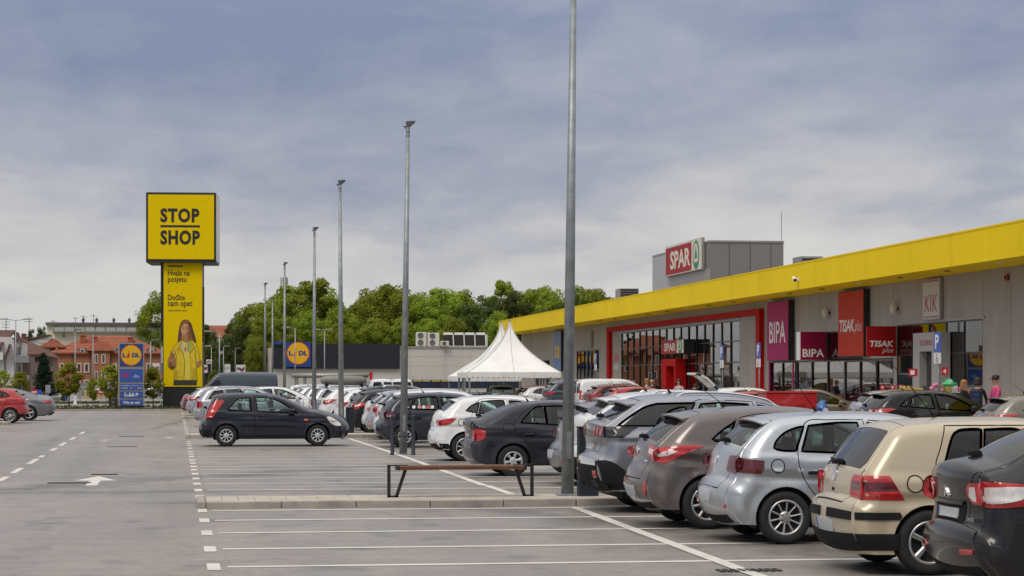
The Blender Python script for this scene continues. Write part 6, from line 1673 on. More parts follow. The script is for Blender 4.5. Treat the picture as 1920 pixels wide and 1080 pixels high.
# ------------------------------------------------------------------ white pagoda tents
M_TENT = mat('tent_canvas', (.75, .745, .73), .7, var=.06, vscale=1.1, streak=.10, bump=.35, bscale=2.2)
M_TENTIN = mat('tent_seam_cloth', (.50, .49, .47), .8)  # greyer cloth for the seams of the tent roofs
def pagoda(cx, cy, hw, ze, zp, label, rz=0.0, val=.24, leg=True, m=M_TENT, curve=2.1):
    r = thing('pagoda_tent', (cx, cy, 0), label, 'tent', rz, 'white peaked market tents')
    b = MB(); n = 14; rings = []
    for i in range(n + 1):
        u = i / n; z = ze + (zp - ze) * u; k = hw * ((1 - u) ** curve * .80 + (1 - u) * .20) + .04 * u
        pts = []
        for sx, sy in ((-1, -1), (1, -1), (1, 1), (-1, 1)):
            nx_, ny_ = (1, 0) if sy == -1 else ((0, 1) if sx == 1 else (-1, 0))
            nxt = {(-1, -1): (1, -1), (1, -1): (1, 1), (1, 1): (-1, 1), (-1, 1): (-1, -1)}[(sx, sy)]
            for q_ in range(6):
                f = q_ / 6; px_, py_ = sx + (nxt[0] - sx) * f, sy + (nxt[1] - sy) * f
                sag = 1 - .035 * math.sin(math.pi * f) * (4 * u * (1 - u))
                pts.append((px_ * k * sag, py_ * k * sag, z))
        rings.append(pts)
    o = 0
    for pts in rings: b.v += pts
    for i in range(n):
        for j in range(24):
            k = (j + 1) % 24; b.f.append((i * 24 + j, i * 24 + k, (i + 1) * 24 + k, (i + 1) * 24 + j)); b.m.append(0)
    roof = b.build('roof', m, r, True)
    sm = MB()
    for j in (0, 6, 12, 18, 3):
        for i in range(n): sm.tube(Vector(rings[i][j]) * 1.002, Vector(rings[i + 1][j]) * 1.002, .018, n=5, caps=False)
    sm.build('seam', M_TENTIN, r)
    # scalloped valance
    b = MB(); ns = 18
    for (ax, ay), (bx_, by_) in (((-1, -1), (1, -1)), ((1, -1), (1, 1)), ((1, 1), (-1, 1)), ((-1, 1), (-1, -1))):
        for k in range(ns):
            for h2 in range(4):
                f0, f1 = (k + h2 / 4) / ns, (k + (h2 + 1) / 4) / ns
                d0, d1 = val + .07 * math.sin(math.pi * (h2 / 4)), val + .07 * math.sin(math.pi * ((h2 + 1) / 4))
                P0 = ((ax + (bx_ - ax) * f0) * (hw + .015), (ay + (by_ - ay) * f0) * (hw + .015)); P1 = ((ax + (bx_ - ax) * f1) * (hw + .015), (ay + (by_ - ay) * f1) * (hw + .015))
                b.poly([(P0[0], P0[1], ze - d0), (P1[0], P1[1], ze - d1), (P1[0], P1[1], ze + .01), (P0[0], P0[1], ze + .01)])
    b.build('valance', m, r)
    if leg:
        for sx in (-1, 1):
            for sy in (-1, 1):
                b = MB(); b.box(sx * hw * .96 - .05, sy * hw * .96 - .05, 0, sx * hw * .96 + .05, sy * hw * .96 + .05, ze); b.build('leg', M_STEEL, r)
        b = MB()
        for (ax, ay), (bx_, by_) in (((-1, -1), (1, -1)), ((1, -1), (1, 1)), ((1, 1), (-1, 1)), ((-1, 1), (-1, -1))):
            b.bar((ax * hw * .96, ay * hw * .96, ze - .06), (bx_ * hw * .96, by_ * hw * .96, ze - .06), .06, .08)
        b.build('eave_beam', M_STEEL, r)
    b = MB(); b.tube((0, 0, zp - .1), (0, 0, zp + .12), .03, n=6); b.build('finial', M_STEEL, r)
    return r
x, y = pos(964, 116); pagoda(x + .15, y + 2.5, 2.42, 2.18, 4.85, 'front white pagoda tent with a tall peak and scalloped edge', R(-3))
x, y = pos(948, 123); pagoda(x + .1, y + 2.3, 2.3, 2.18, 4.95, 'second white pagoda tent, its peak left of the front one', R(-3))
x, y = pos(905, 131); gz = pagoda(x + .3, y + 1.5, 1.75, 1.98, 3.35, 'low white canopy with a blue and yellow stripe left of the peaked tents', R(8), curve=1.15)
b = MB(); b.prism([(-1.35, -1.62, 2.12), (-1.05, -1.62, 2.12), (-.55, -1.08, 2.66), (-.75, -1.08, 2.66)], (0, -.02, .02)); b.build('stripe', mat('sign_yellow', (.65, .42, .02), .5), gz)
b = MB(); b.prism([(-1.72, -1.64, 2.06), (-1.5, -1.64, 2.06), (-.35, -.74, 2.95), (-.5, -.74, 2.95)], (0, -.02, .02)); b.build('stripe', mat('stripe_blue', (.12, .22, .45), .5), gz)
# market counters, crowd barrier, picket fence
M_CRATE = mat('crate_mix', (.30, .16, .07), .8, var=.7, vscale=5)
for (px, t, wd, h_, nm, lb) in ((1010, 120, 2.6, .95, 'market_counter', 'dark market counter under the front tent'), (930, 126, 2.2, 1.0, 'market_counter', 'market counter with red and brown goods behind the barrier')):
    x, y = pos(px, t); r = thing(nm, (x, y, 0), lb, 'counter')
    b = MB(); b.bbox(-wd / 2, -.4, 0, wd / 2, .4, h_, .02); b.build('base', M_FRAME, r)
    b = MB(); random.seed(int(px))
    for k in range(16):
        xx = random.uniform(-wd / 2 + .1, wd / 2 - .3); b.box(xx, random.uniform(-.35, .1), h_, xx + random.uniform(.1, .3), .3, h_ + random.uniform(.08, .5))
    o = b.build('goods', M_CRATE, r); o['kind'] = 'stuff'
x, y = pos(890, 121); r = thing('crowd_barrier', (x, y, 0), 'grey steel crowd barrier with close upright bars before the tents', 'barrier')
wd = 42 / 34.7
b = MB(); b.tube((-wd / 2, 0, 1.1), (wd / 2 + 4.6, 0, 1.1), .02, n=6); b.tube((-wd / 2, 0, .15), (wd / 2, 0, .15), .02, n=6); b.tube((-wd / 2, 0, 0), (-wd / 2, 0, 1.1), .02, n=6); b.tube((wd / 2, 0, 0), (wd / 2, 0, 1.1), .02, n=6); b.tube((wd / 2 + 4.6, 0, 0), (wd / 2 + 4.6, 0, 1.1), .02, n=6); b.build('frame', M_STEEL, r)
for k in range(14):
    b = MB(); xx = -wd / 2 + wd * (k + .5) / 14; b.tube((xx, 0, .15), (xx, 0, 1.1), .012, n=5); b.build('bar', M_STEEL, r)
x, y = pos(838, 132); r = thing('picket_fence', (x, y, 0), 'low dark brown picket fence left of the low canopy', 'fence')
for k in range(26):
    b = MB(); xx = -1.6 + k * .14; b.prism([(xx, 0, 0), (xx + .09, 0, 0), (xx + .09, 0, .92), (xx + .045, 0, 1.0), (xx, 0, .92)], (0, .03, 0)); b.build('picket', mat('picket_brown', (.07, .045, .028), .8, var=.3), r)
b = MB(); b.box(-1.6, .031, .3, 2.1, .06, .38).box(-1.6, .031, .7, 2.1, .06, .78); b.build('rail', mat('picket_brown', (.07, .045, .028), .8, var=.3), r)

# red cabinet and blue hydrant between the rows
x, y = pos(1476, 68); r = thing('red_cabinet', (x, y, 0), 'glossy red steel cabinet with a small vent standing behind the parked cars', 'cabinet', R(2))
b = MB(); b.bbox(-.80, -.45, .10, .80, .45, 1.42, .02); b.build('casing', mat('cabinet_red', (.42, .012, .016), .3, coat=.6, var=.06), r)
b = MB(); b.box(-.83, -.48, 1.421, .83, .48, 1.47); b.build('lid', mat('cabinet_lid', (.50, .03, .03), .3, coat=.6), r)
b = MB(); b.box(.15, -.462, .80, .42, -.452, 1.08); b.build('vent', mat('cabinet_vent', (.25, .006, .01), .5), r)
b = MB(); b.box(-.8, -.4, 0, .8, .4, .1); b.build('plinth', M_CONC, r)
x, y = pos(1541, 69); r = thing('hydrant', (x, y, 0), 'blue hydrant with a white outlet cap right of the red cabinet', 'hydrant')
M_HYB = mat('hydrant_blue', (.02, .12, .40), .35, coat=.4)
b = MB(); b.lathe([(.16, 0), (.16, .05), (.11, .08), (.10, .70), (.15, .74), (.15, .80), (.20, .84), (.20, .98), (.15, 1.02), (.12, 1.10), (.05, 1.16), (0, 1.17)], 18); b.build('body', M_HYB, r, True)
b = MB(); b.tube((0, -.14, .9), (0, -.30, .88), .09, n=14); b.tube((-.18, 0, .92), (-.28, 0, .92), .06, n=10); b.build('outlet', M_HYB, r)
b = MB(); b.tube((.02, -.30, .87), (.02, -.34, .87), .085, n=14); b.build('outlet_cap', M_WHITE, r)

# ------------------------------------------------------------------ goods stands before the discount shop
def rack(px, t, wd, h_, label, top=None, seed=1):
    x, y = pos(px, t); r = thing('display_rack', (x, y, .115), label, 'display rack', BROT, 'goods stands on the pavement')
    random.seed(seed); n = max(3, int(h_ / .34))
    f = MB()
    for sx in (-1, 1):
        for sy in (-1, 1): f.box(sx * wd / 2 - .015, sy * .28 - .015, 0, sx * wd / 2 + .015, sy * .28 + .015, h_)
    f.build('frame', M_STEEL, r)
    for k in range(n):
        z = .12 + k * (h_ - .3) / max(1, n - 1)
        b = MB(); b.box(-wd / 2, -.29, z, wd / 2, .29, z + .02); sh = b.build('shelf', M_WHITE, r)
        for c in range(4):
            g_ = MB(); col = random.choice([(.45, .05, .05), (.55, .55, .5), (.05, .06, .07), (.35, .25, .18), (.5, .15, .25), (.08, .2, .1), (.03, .03, .04), (.6, .4, .1)])
            xx = -wd / 2 + .03
            xx += c * wd / 4
            for j in range(3):
                hh = random.uniform(.12, .26); ww = wd / 4 / 3.3
                g_.bbox(xx + j * ww, -.27, z + .021, xx + j * ww + ww * .85, -.05, z + hh, .006)
            o = g_.build('goods', mat('goods_%d' % int(sum(col) * 1000), col, .6, var=.3, vscale=12), r)
            o['kind'] = 'stuff'
    return r
M_TAG = mat('price_red', (.50, .02, .03), .45)
def price(px, t, z, txt, w_, h_, label):
    x, y = pos(px, t); r = thing('price_sign', (x, y, z), label, 'price sign', 0)
    b = MB(); b.box(-w_ / 2, 0, 0, w_ / 2, .02, h_); b.build('card', M_TAG, r); b = MB(); b.tube((0, .03, -.5), (0, .03, h_), .012, n=6); b.build('rod', M_STEEL, r)
    lettering(txt, M_LETW, r, (-w_ * .32, -.004, h_ * .22), w_ * .5, h_ * .56, face='-y', bold=.03)
rack(1712, 70, .95, 1.45, 'goods stand with jars and boxes left of the grey shop portal', seed=2)
rack(1690, 72, .5, 1.35, 'narrow goods stand behind the stand of jars', seed=3)
rack(1790, 66.5, .85, 1.5, 'goods stand right of the blue parking sign', seed=4)
rack(1815, 65.5, .6, 1.35, 'goods stand behind the shoppers with backpack', seed=6)
price(1712, 69.6, 1.92, '1', .28, .24, 'red price card with a white 1 above the stand of jars')
price(1772, 66, 1.95, '4', .20, .24, 'red price card with a white 4 beside the parking sign')
for px, z in ((1655, 1.50), (1674, 1.50), (1689, 1.52)): price(px, 70.8, z, '9', .17, .14, {1655: 'small red price card, left of three above the black hatchback', 1674: 'small red price card, middle of three above the black hatchback', 1689: 'small red price card, right of three above the black hatchback'}[px])
x, y = pos(1780, 65.8); r = thing('toy_float', (x, y, 1.62), 'bright green inflatable toy on the goods stand', 'toy')
b = MB(); b.lathe([(.0, .0), (.20, .02), (.24, .06), (.20, .11), (.12, .13), (.11, .18), (.07, .22), (0, .23)], 20); b.build('hat', mat('toy_green', (.03, .42, .14), .35, coat=.4), r, True)
b = MB(); b.tube((0, -.13, .15), (0, -.145, .15), .04, n=10); b.build('badge', M_WHITE, r)
x, y = pos(1756, 66.6); r = thing('toy_float', (x, y, 1.5), 'pale pink inflatable toy hanging beside the parking sign', 'toy')
b = MB()
for k in range(9): 
    a = k * .7; b.lathe([(0, -.08), (.07, -.05), (.09, 0), (.07, .05), (0, .08)], 10, c=(.16 * math.cos(a), .06 * math.sin(a * 2), .16 * math.sin(a)))
b.build('petals', mat('toy_pink', (.62, .22, .32), .4), r, True)
x, y = pos(1757, 66.4); r = thing('plant_pot', (x, y, .115), 'green leafy pot plant standing below the pink toy', 'plant')
b = MB(); b.lathe([(0, 0), (.16, 0), (.20, .4), (.17, .4), (0, .36)], 14); b.build('pot', M_FRAME, r)
b = MB(); random.seed(8)
for k in range(120):
    a = random.uniform(0, 6.28); rr = random.uniform(0, .26); z = .5 + random.uniform(0, .75); c = Vector((rr * math.cos(a), rr * math.sin(a), z)); u = Vector((random.gauss(0, 1), random.gauss(0, 1), random.gauss(0, 1))).normalized() * .09; v_ = u.orthogonal().normalized() * .05
    b.poly([c - u, c + v_, c + u, c - v_])
b.build('leaves', mat('pot_leaf', (.03, .24, .05), .5, var=.4, vscale=9), r)
# ------------------------------------------------------------------ trees
def leafmat(name, c0, c1):
    m = bpy.data.materials.new(name); m.use_nodes = True
    p = m.node_tree.nodes['Principled BSDF']; k = NT(m.node_tree)
    at_ = k.n('ShaderNodeAttribute', attribute_name='leaf'); t = k.n('ShaderNodeTexCoord').outputs['Object']
    oi = k.n('ShaderNodeObjectInfo').outputs['Random']
    nz = k.noise(t, .8, 3)
    f = k.math('ADD', k.math('MULTIPLY', at_.outputs[2], .65), k.math('MULTIPLY', nz, .35))
    c = k.mix(f, (*c0, 1), (*c1, 1))
    hs = k.n('ShaderNodeHueSaturation'); k.link(c, hs.inputs['Color']); k.val(hs.inputs['Hue'], k.math('MULTIPLY_ADD', oi, .03, .487)); k.val(hs.inputs['Value'], k.math('MULTIPLY_ADD', oi, .5, .75))
    k.link(hs.outputs[0], p.inputs['Base Color']); p.inputs['Roughness'].default_value = .7; p.inputs['Specular IOR Level'].default_value = .25
    tr = k.n('ShaderNodeBsdfTranslucent'); k.link(hs.outputs[0], tr.inputs[0])
    mx = k.n('ShaderNodeMixShader'); mx.inputs[0].default_value = .42
    o = m.node_tree.nodes['Material Output']; k.link(p.outputs[0], mx.inputs[1]); k.link(tr.outputs[0], mx.inputs[2]); k.link(mx.outputs[0], o.inputs[0])
    MATS[name] = m
    return m
M_LEAF = leafmat('broad_leaves', (.13, .18, .016), (.33, .39, .035))
M_LEAFD = leafmat('dark_leaves', (.03, .055, .014), (.12, .155, .03))
M_LEAFY = leafmat('young_leaves', (.15, .175, .012), (.36, .34, .022))
M_NEEDLE = leafmat('needles', (.006, .022, .014), (.020, .048, .022))
M_BARK = mat('bark', (.075, .06, .045), .9, var=.3, bump=.5)

def crown_mesh(name, seed, m, h0, h1, rad, nclump, nleaf, size, shape='round'):
    rng = np.random.default_rng(seed)
    H = h1 - h0; cs = []
    for _ in range(nclump):
        u = rng.uniform(.02, 1); a = rng.uniform(0, 2 * math.pi)
        if shape == 'round': pr_ = rad * math.sin(math.pi * (u * .86 + .09)) ** .62
        elif shape == 'cone': pr_ = rad * (1 - u) ** .9 + .06
        else: pr_ = rad * math.sin(math.pi * (u * .9 + .06)) ** .9
        rr = pr_ * math.sqrt(rng.uniform(.10, 1.0)) * rng.uniform(.80, 1.12)
        cs.append((rr * math.cos(a), rr * math.sin(a), h0 + u * H, pr_))
    V = []; F = []; N = []; A = []
    per = nleaf // nclump
    for (cx, cy, cz, pr_) in cs:
        sr = (.25 if shape == 'round' else .42 if shape == 'egg' else .30) * rad * rng.uniform(.7, 1.25); tone = rng.uniform(0, 1)
        d = rng.normal(0, 1, (per, 3)); d /= np.linalg.norm(d, axis=1, keepdims=True); d *= (rng.uniform(.25, 1, (per, 1)) ** .5)
        P = np.array([cx, cy, cz]) + d * sr * [1, 1, .72]
        n = d + rng.normal(0, .45, (per, 3)) + np.array([0, 0, .35]); n /= np.linalg.norm(n, axis=1, keepdims=True)
        r1 = rng.normal(0, 1, (per, 3)); u = np.cross(n, r1); u /= np.linalg.norm(u, axis=1, keepdims=True); w_ = np.cross(n, u)
        s = size * rng.uniform(.6, 1.25, (per, 1))
        o = len(V)
        quad = np.stack([P - u * s, P - w_ * s * .55, P + u * s, P + w_ * s * .55], 1).reshape(-1, 3)
        V.extend(quad.tolist()); F.extend([(o + 4 * i, o + 4 * i + 1, o + 4 * i + 2, o + 4 * i + 3) for i in range(per)])
        out = P - np.array([0, 0, h0 + H * .42]); out /= np.maximum(np.linalg.norm(out, axis=1, keepdims=True), 1e-6)
        nn = n * .45 + out * .35 + d * .45; nn /= np.linalg.norm(nn, axis=1, keepdims=True)
        N.extend(np.repeat(nn, 4, 0).tolist()); A.extend(np.repeat(np.clip(tone * .7 + rng.uniform(0, .45, per), 0, 1), 4).tolist())
    me = bpy.data.meshes.new(name); me.from_pydata(V, [], F); me.materials.append(m)
    at_ = me.attributes.new('leaf', 'FLOAT', 'POINT'); at_.data.foreach_set('value', A)
    me.polygons.foreach_set('use_smooth', [True] * len(F)); me.update()
    me.normals_split_custom_set_from_vertices(N)
    return me, cs
def trunk_mesh(name, h0, h1, r, cs, rng):
    b = MB(); top = h0 + (h1 - h0) * .7
    b.tube((0, 0, 0), (.03, 0, h0), r, r * .75, 9, caps=False); b.tube((.03, 0, h0), (0, .05, top), r * .75, r * .25, 7, caps=False)
    for c in cs[:9]:
        z = min(max(h0 + .2, c[2] - (abs(c[0]) + abs(c[1])) * .8), top); b.tube((0, 0, z), (c[0] * .9, c[1] * .9, c[2]), r * .34, r * .07, 5, caps=False)
    return b.mesh(name, M_BARK, True)
_TP = {}
def tree_proto(kind, seed):
    if (kind, seed) in _TP: return _TP[(kind, seed)]
    p = {'broad': (M_LEAF, 2.0, 14, 4.5, 120, 15600, .20, 'round'), 'tall': (M_LEAF, 2.0, 14, 3.2, 90, 11700, .20, 'round'), 'dark': (M_LEAFD, 1.8, 14, 4.3, 100, 13000, .21, 'round'),
         'young': (M_LEAFY, .9, 2.95, .78, 40, 3200, .075, 'egg'), 'conifer': (M_NEEDLE, .4, 3.95, 1.25, 90, 6500, .085, 'cone')}[kind]
    cm, cs = crown_mesh('crown', seed, *p)
    tm = trunk_mesh('trunk', p[1], p[2], {'young': .045, 'conifer': .08}.get(kind, .24), cs, None)
    _TP[(kind, seed)] = (cm, tm)
    return cm, tm
def tree(kind, seed, x, y, h, label, group, wf=1.0, z=0.0):
    cm, tm = tree_proto(kind, seed)
    base = {'young': 3.0, 'conifer': 4.1}.get(kind, 14.0); s = h / base
    nm = {'young': 'young_tree', 'conifer': 'conifer_tree', 'dark': 'dark_tree', 'tall': 'tall_tree'}.get(kind, 'broadleaf_tree')
    r = thing(nm, (x, y, z), label, 'tree', random.uniform(0, 6.28), group)
    r.scale = (s * wf, s * wf, s)
    link('trunk', tm, r); link('crown', cm, r)
    return r
random.seed(21)
# (mark, image row of the top, distance, kind, width factor)
TREES = [(452, 590, 330, 'dark', .9), (478, 572, 310, 'broad', .9), (500, 575, 280, 'broad', 1.0), (522, 560, 300, 'broad', .9), (552, 540, 296, 'broad', 1.0), (586, 527, 290, 'tall', 1.15), (612, 548, 310, 'broad', .9), (640, 580, 285, 'broad', .9),
         (668, 575, 300, 'dark', .9), (694, 549, 296, 'broad', .95), (728, 538, 290, 'broad', 1.1), (760, 556, 310, 'broad', .9), (790, 556, 292, 'broad', .95), (826, 545, 288, 'broad', 1.0), (860, 552, 296, 'broad', .9), (886, 575, 286, 'dark', .9), (912, 560, 305, 'dark', 1.0),
         (941, 530, 330, 'tall', .8), (962, 552, 300, 'dark', .9), (985, 548, 312, 'broad', .8), (1012, 545, 330, 'broad', .8), (1040, 550, 322, 'broad', .9), (1068, 560, 318, 'dark', .8), (1092, 544, 330, 'broad', .9), (1122, 550, 335, 'broad', .9), (1148, 562, 340, 'dark', .9),
         (1018, 585, 285, 'dark', .9), (935, 590, 280, 'broad', .8), (705, 600, 275, 'broad', .9), (530, 600, 272, 'broad', .9), (570, 590, 276, 'broad', .9), (800, 600, 275, 'broad', .8), (850, 600, 274, 'broad', .8), (755, 600, 275, 'broad', .8), (640, 610, 274, 'broad', .8)]
words = {'broad': 'full green broadleaf tree', 'dark': 'dark green leafy tree', 'tall': 'tall narrow crowned green tree'}
def where(mk):
    for lim, tx_ in ((465, 'right of the red roofed house'), (512, 'left of the grocery store corner'), (545, 'above the left end of the dark cladding'), (600, 'behind the blue and yellow shop logo'), (650, 'behind the third lamp post'), (715, 'above the middle of the dark cladding'), (775, 'behind the second lamp post'), (815, 'behind the white cooling units'), (880, 'above the dark cooling coils'), (925, 'right of the cooling coils'), (975, 'over the far tip of the yellow fascia'), (1055, 'behind the peaks of the white tents'), (1105, 'just right of the thick nearest lamp post'), (1200, 'at the right end of the tree line above the fascia')):
        if mk < lim: return tx_
seen_l = {}
for i, (mk, yt, t, kd, wf) in enumerate(TREES):
    x, y = pos(mk, t); lb = words[kd] + ' ' + where(mk)
    if yt >= 585: lb = ('lower ' + lb)
    seen_l[lb] = seen_l.get(lb, 0) + 1
    if seen_l[lb] > 1: lb = ('farther ' if seen_l[lb] == 2 else 'partly hidden ') + lb
    tree(kd, 1 + i % (3 if kd == 'broad' else 2), x, y, zat(yt, t), lb, 'trees behind the grocery store', wf)
for (mk, yt, t, kd, wf, lb) in [(385, 612, 300, 'dark', .75, 'dark tree just right of the advertising tower'), (402, 640, 285, 'dark', .8, 'low dark tree under the red roofed house'), (428, 632, 270, 'dark', .8, 'dark tree above the roadside billboards'), (455, 612, 262, 'dark', .75, 'dark tree right of the roadside billboards'), (474, 640, 245, 'broad', .6, 'bright green tree above the windscreen of the dark blue van'), (496, 600, 250, 'broad', .8, 'bright green tree left of the grocery store corner'),
                                (296, 553, 420, 'broad', .8, 'green tree behind the flat roofed long block'), (268, 592, 430, 'broad', .55, 'small green tree left of the taller one behind the long block'), (60, 621, 430, 'dark', .5, 'dark tree between the brown roof and the long block'), (80, 616, 440, 'dark', .5, 'dark tree at the left end of the long block'), (372, 600, 310, 'broad', .6, 'green tree behind the advertising tower')]:
    x, y = pos(mk, t); tree(kd, 1 + int(mk) % 2, x, y, zat(yt, t), lb, 'trees among the houses', wf)
for (mk, yt, t, wf, lb) in [(6, 697, 137, 1.0, 'young yellow green tree at the left edge behind the red hatchback'), (38, 699, 139, 1.05, 'young yellow green tree behind the grey coupe'), (129, 683, 136, 1.15, 'largest young yellow green tree before the pink house'), (174, 711, 134, .8, 'thinnest young tree beside a no entry sign'), (206, 687, 136, 1.0, 'young tree just left of the blue pylon sign'), (287, 691, 137, 1.05, 'young tree between the pylon sign and the tower'), (402, 698, 146, 1.0, 'young tree right of the tower behind the dark blue van')]:
    x, y = pos(mk, t); tree('young', 1 + int(mk) % 3, x, y, zat(yt, t) - .06, lb, 'young trees on the verge', wf, .06)
x, y = pos(82, 196); tree('conifer', 1, x, y, zat(662, 196), 'dark green conifer before the brown roofed house', None)

# ------------------------------------------------------------------ houses at the far left
M_PINK = mat('pink_render', (.37, .145, .085), .85, var=.10, vscale=.25)
M_CREAMW = mat('cream_render', (.74, .68, .56), .85, var=.05, vscale=.2)
M_WHITEW = mat('white_render', (.58, .57, .56), .85, var=.06, vscale=.2)
M_TILE = mat('terracotta_tiles', (.30, .095, .05), .8, var=.22, vscale=1.3, bump=.6, bscale=5)
M_TILEB = mat('brown_tiles', (.105, .045, .032), .8, var=.25, vscale=1.2, bump=.6, bscale=5)
M_BROWNW = mat('brown_render', (.20, .135, .11), .85, var=.12, vscale=.3)
M_WIN = mat('house_glass', (.035, .045, .06), .08, coat=.5, var=.4, vscale=1)
M_SURR = mat('window_surround_white', (.60, .57, .52), .7)
M_DKROOF = mat('dark_roof_edge', (.11, .11, .115), .6)

class Site:
    """a building face at distance t: image px/y to local metres"""
    def __init__(s, mark, t): s.mk = mark; s.t = t; s.s = 4200 / t; s.x, s.y = pos(mark, t)
    def X(s, px): return (px - s.mk) / s.s
    def Z(s, y): return 1.85 + (710 - y) / s.s
def window(par, st, px0, px1, y0_, y1_, yf=0.0, surround=True, bars=1):
    x0, x1, z0, z1 = st.X(px0), st.X(px1), st.Z(y1_), st.Z(y0_)
    f = MB(); fw = min(.18, (x1 - x0) * .22)
    for (a, b_, c, d) in ((x0, z0, x0 + fw, z1), (x1 - fw, z0, x1, z1), (x0 + fw, z1 - fw, x1 - fw, z1), (x0 + fw, z0, x1 - fw, z0 + fw)): f.box(a, yf - .12, b_, c, yf - .001, d)
    fr = f.build('window', M_SURR if surround else M_FRAME, par)
    n = bars + 1
    for i in range(n):
        a, c = x0 + fw + (x1 - x0 - 2 * fw) * i / n, x0 + fw + (x1 - x0 - 2 * fw) * (i + 1) / n
        p = MB(); p.box(a + .03, yf - .05, z0 + fw, c - .03, yf - .004, z1 - fw); p.build('pane', M_WIN, fr)
    return fr
def hip(par, x0, x1, y0_, y1_, ze, zr, ov=.5, inset=None, m=M_TILE, name='roof'):
    x0 -= ov; x1 += ov; y0_ -= ov; y1_ += ov
    ins = (y1_ - y0_) / 2 if inset is None else inset; ym = (y0_ + y1_) / 2
    b = MB(); A_, B_, C_, D_ = (x0, y0_, ze), (x1, y0_, ze), (x1, y1_, ze), (x0, y1_, ze); E_, F_ = (x0 + ins, ym, zr), (x1 - ins, ym, zr)
    b.poly([A_, B_, F_, E_]).poly([B_, C_, F_]).poly([C_, D_, E_, F_]).poly([D_, A_, E_]).poly([D_, C_, B_, A_])
    b.box(x0 + .02, y0_ + .02, ze - .18, x1 - .02, y1_ - .02, ze - .004)
    o = b.build(name, m, par)
    # courses of tiles as shallow ridges along the front slope
    t = MB(); n = 12
    for k in range(1, n):
        u = k / n; e = ins * u; yy = y0_ + (ym - y0_) * u; z = ze + (zr - ze) * u
        t.bar((x0 + e, yy - .01, z + .01), (x1 - e, yy - .01, z + .01), .09, .05)
    tt = t.build('tile_courses', m, o); tt['kind'] = 'stuff'
    return o
s = Site(190, 300)
H1 = thing('pink_house', (s.x, s.y, 0), 'large pink rendered house with a terracotta hip roof and white framed windows', 'house')
b = MB(); b.box(s.X(100), 0, 0, s.X(304), 12, s.Z(661)); b.box(s.X(172), -.6, 0, s.X(206), 0, s.Z(655)); b.box(s.X(79), 1.5, 0, s.X(100), 9, s.Z(649)); b.build('walls', M_PINK, H1)
hip(H1, s.X(100), s.X(304), 0, 12, s.Z(661), s.Z(628), .5, 5.0)
hip(H1, s.X(79), s.X(118), 1.0, 7, s.Z(649.5), s.Z(634), .4, 2.0)
hip(H1, s.X(168), s.X(210), -.6, 5.4, s.Z(656), s.Z(640), .35, 1.2)
for px0, px1, y0_, y1_ in ((113, 121.5, 681, 698), (144.5, 153.5, 681, 699), (158, 168, 681, 699), (208.5, 219, 681.5, 698), (273, 281, 681, 699), (144, 152, 713, 727), (158, 168, 712, 728), (209, 218, 712, 728), (232, 240, 681, 698), (252, 260, 681, 698)): window(H1, s, px0, px1, y0_, y1_)
for px0, px1, y0_, y1_ in ((178, 184.5, 664, 682), (190.5, 198, 664, 682), (178, 184, 696, 715), (190, 198, 696, 713)): window(H1, s, px0, px1, y0_, y1_, -.6)
for px0, px1 in ((83.5, 94),): window(H1, s, px0, px1, 654, 663, 1.5)
for px in (154.5, 211.5, 283):
    b = MB(); b.box(s.X(px - 8), -.15, s.Z(663), s.X(px + 8), 2.2, s.Z(653)); d_ = b.build('dormer', M_DKROOF, H1)
    window_o = MB(); window_o.box(s.X(px - 4), -.21, s.Z(662), s.X(px + 4.5), -.151, s.Z(654)); window_o.build('window', M_SURR, d_)
    b = MB(); b.box(s.X(px - 2.4), -.25, s.Z(660.5), s.X(px + 2.8), -.212, s.Z(655.5)); b.build('pane', M_WIN, d_)
for px, yt in ((154.5, 628), (175.5, 631), (243, 632)):
    b = MB(); b.box(s.X(px - 5), 3, s.Z(650), s.X(px + 5), 4, s.Z(yt)); b.box(s.X(px - 5.6), 2.9, s.Z(yt + 1.2), s.X(px + 5.6), 4.1, s.Z(yt - 1)); b.build('chimney', M_TILE, H1)
b = MB(); b.box(s.X(60), -3.0, s.Z(729), s.X(215), -.001, s.Z(724.5)); b.build('canopy', M_FRAME, H1)
for px in (70, 95, 118, 135, 175, 205): 
    b = MB(); b.box(s.X(px) - .12, -2.9, 0, s.X(px) + .12, -2.7, s.Z(729)); b.build('canopy_post', M_FRAME, H1)
for px in (136.5, 171, 207):
    b = MB(); b.tube((s.X(px), -.08 if px != 171 else -.05, 0), (s.X(px), -.08 if px != 171 else -.05, s.Z(661)), .07, n=6); b.build('downpipe', M_DKROOF, H1)

s2 = Site(200, 420)
H2 = thing('long_block', (s2.x, s2.y, 0), 'long flat roofed cream apartment block behind the pink house', 'apartment block')
b = MB(); b.box(s2.X(90), 0, 0, s2.X(306), 14, s2.Z(610)); b.build('walls', M_CREAMW, H2)
b = MB(); b.box(s2.X(88), -.8, s2.Z(610), s2.X(308), 14.5, s2.Z(605)); b.build('roof', M_DKROOF, H2)
b = MB(); b.box(s2.X(101), -1.4, s2.Z(623.5), s2.X(306), -.001, s2.Z(621)); b.build('terrace_slab', M_FRAMEL, H2)
b = MB(); b.box(s2.X(101), -1.4, s2.Z(621), s2.X(306), -1.34, s2.Z(614.5)); b.build('parapet', mat('parapet_glass', (.42, .42, .41), .5), H2)
for k in range(11):
    b = MB(); b.box(s2.X(103 + k * 19), -1.45, s2.Z(621), s2.X(104 + k * 19), -1.3, s2.Z(613)); b.build('railing_post', M_FRAME, H2)
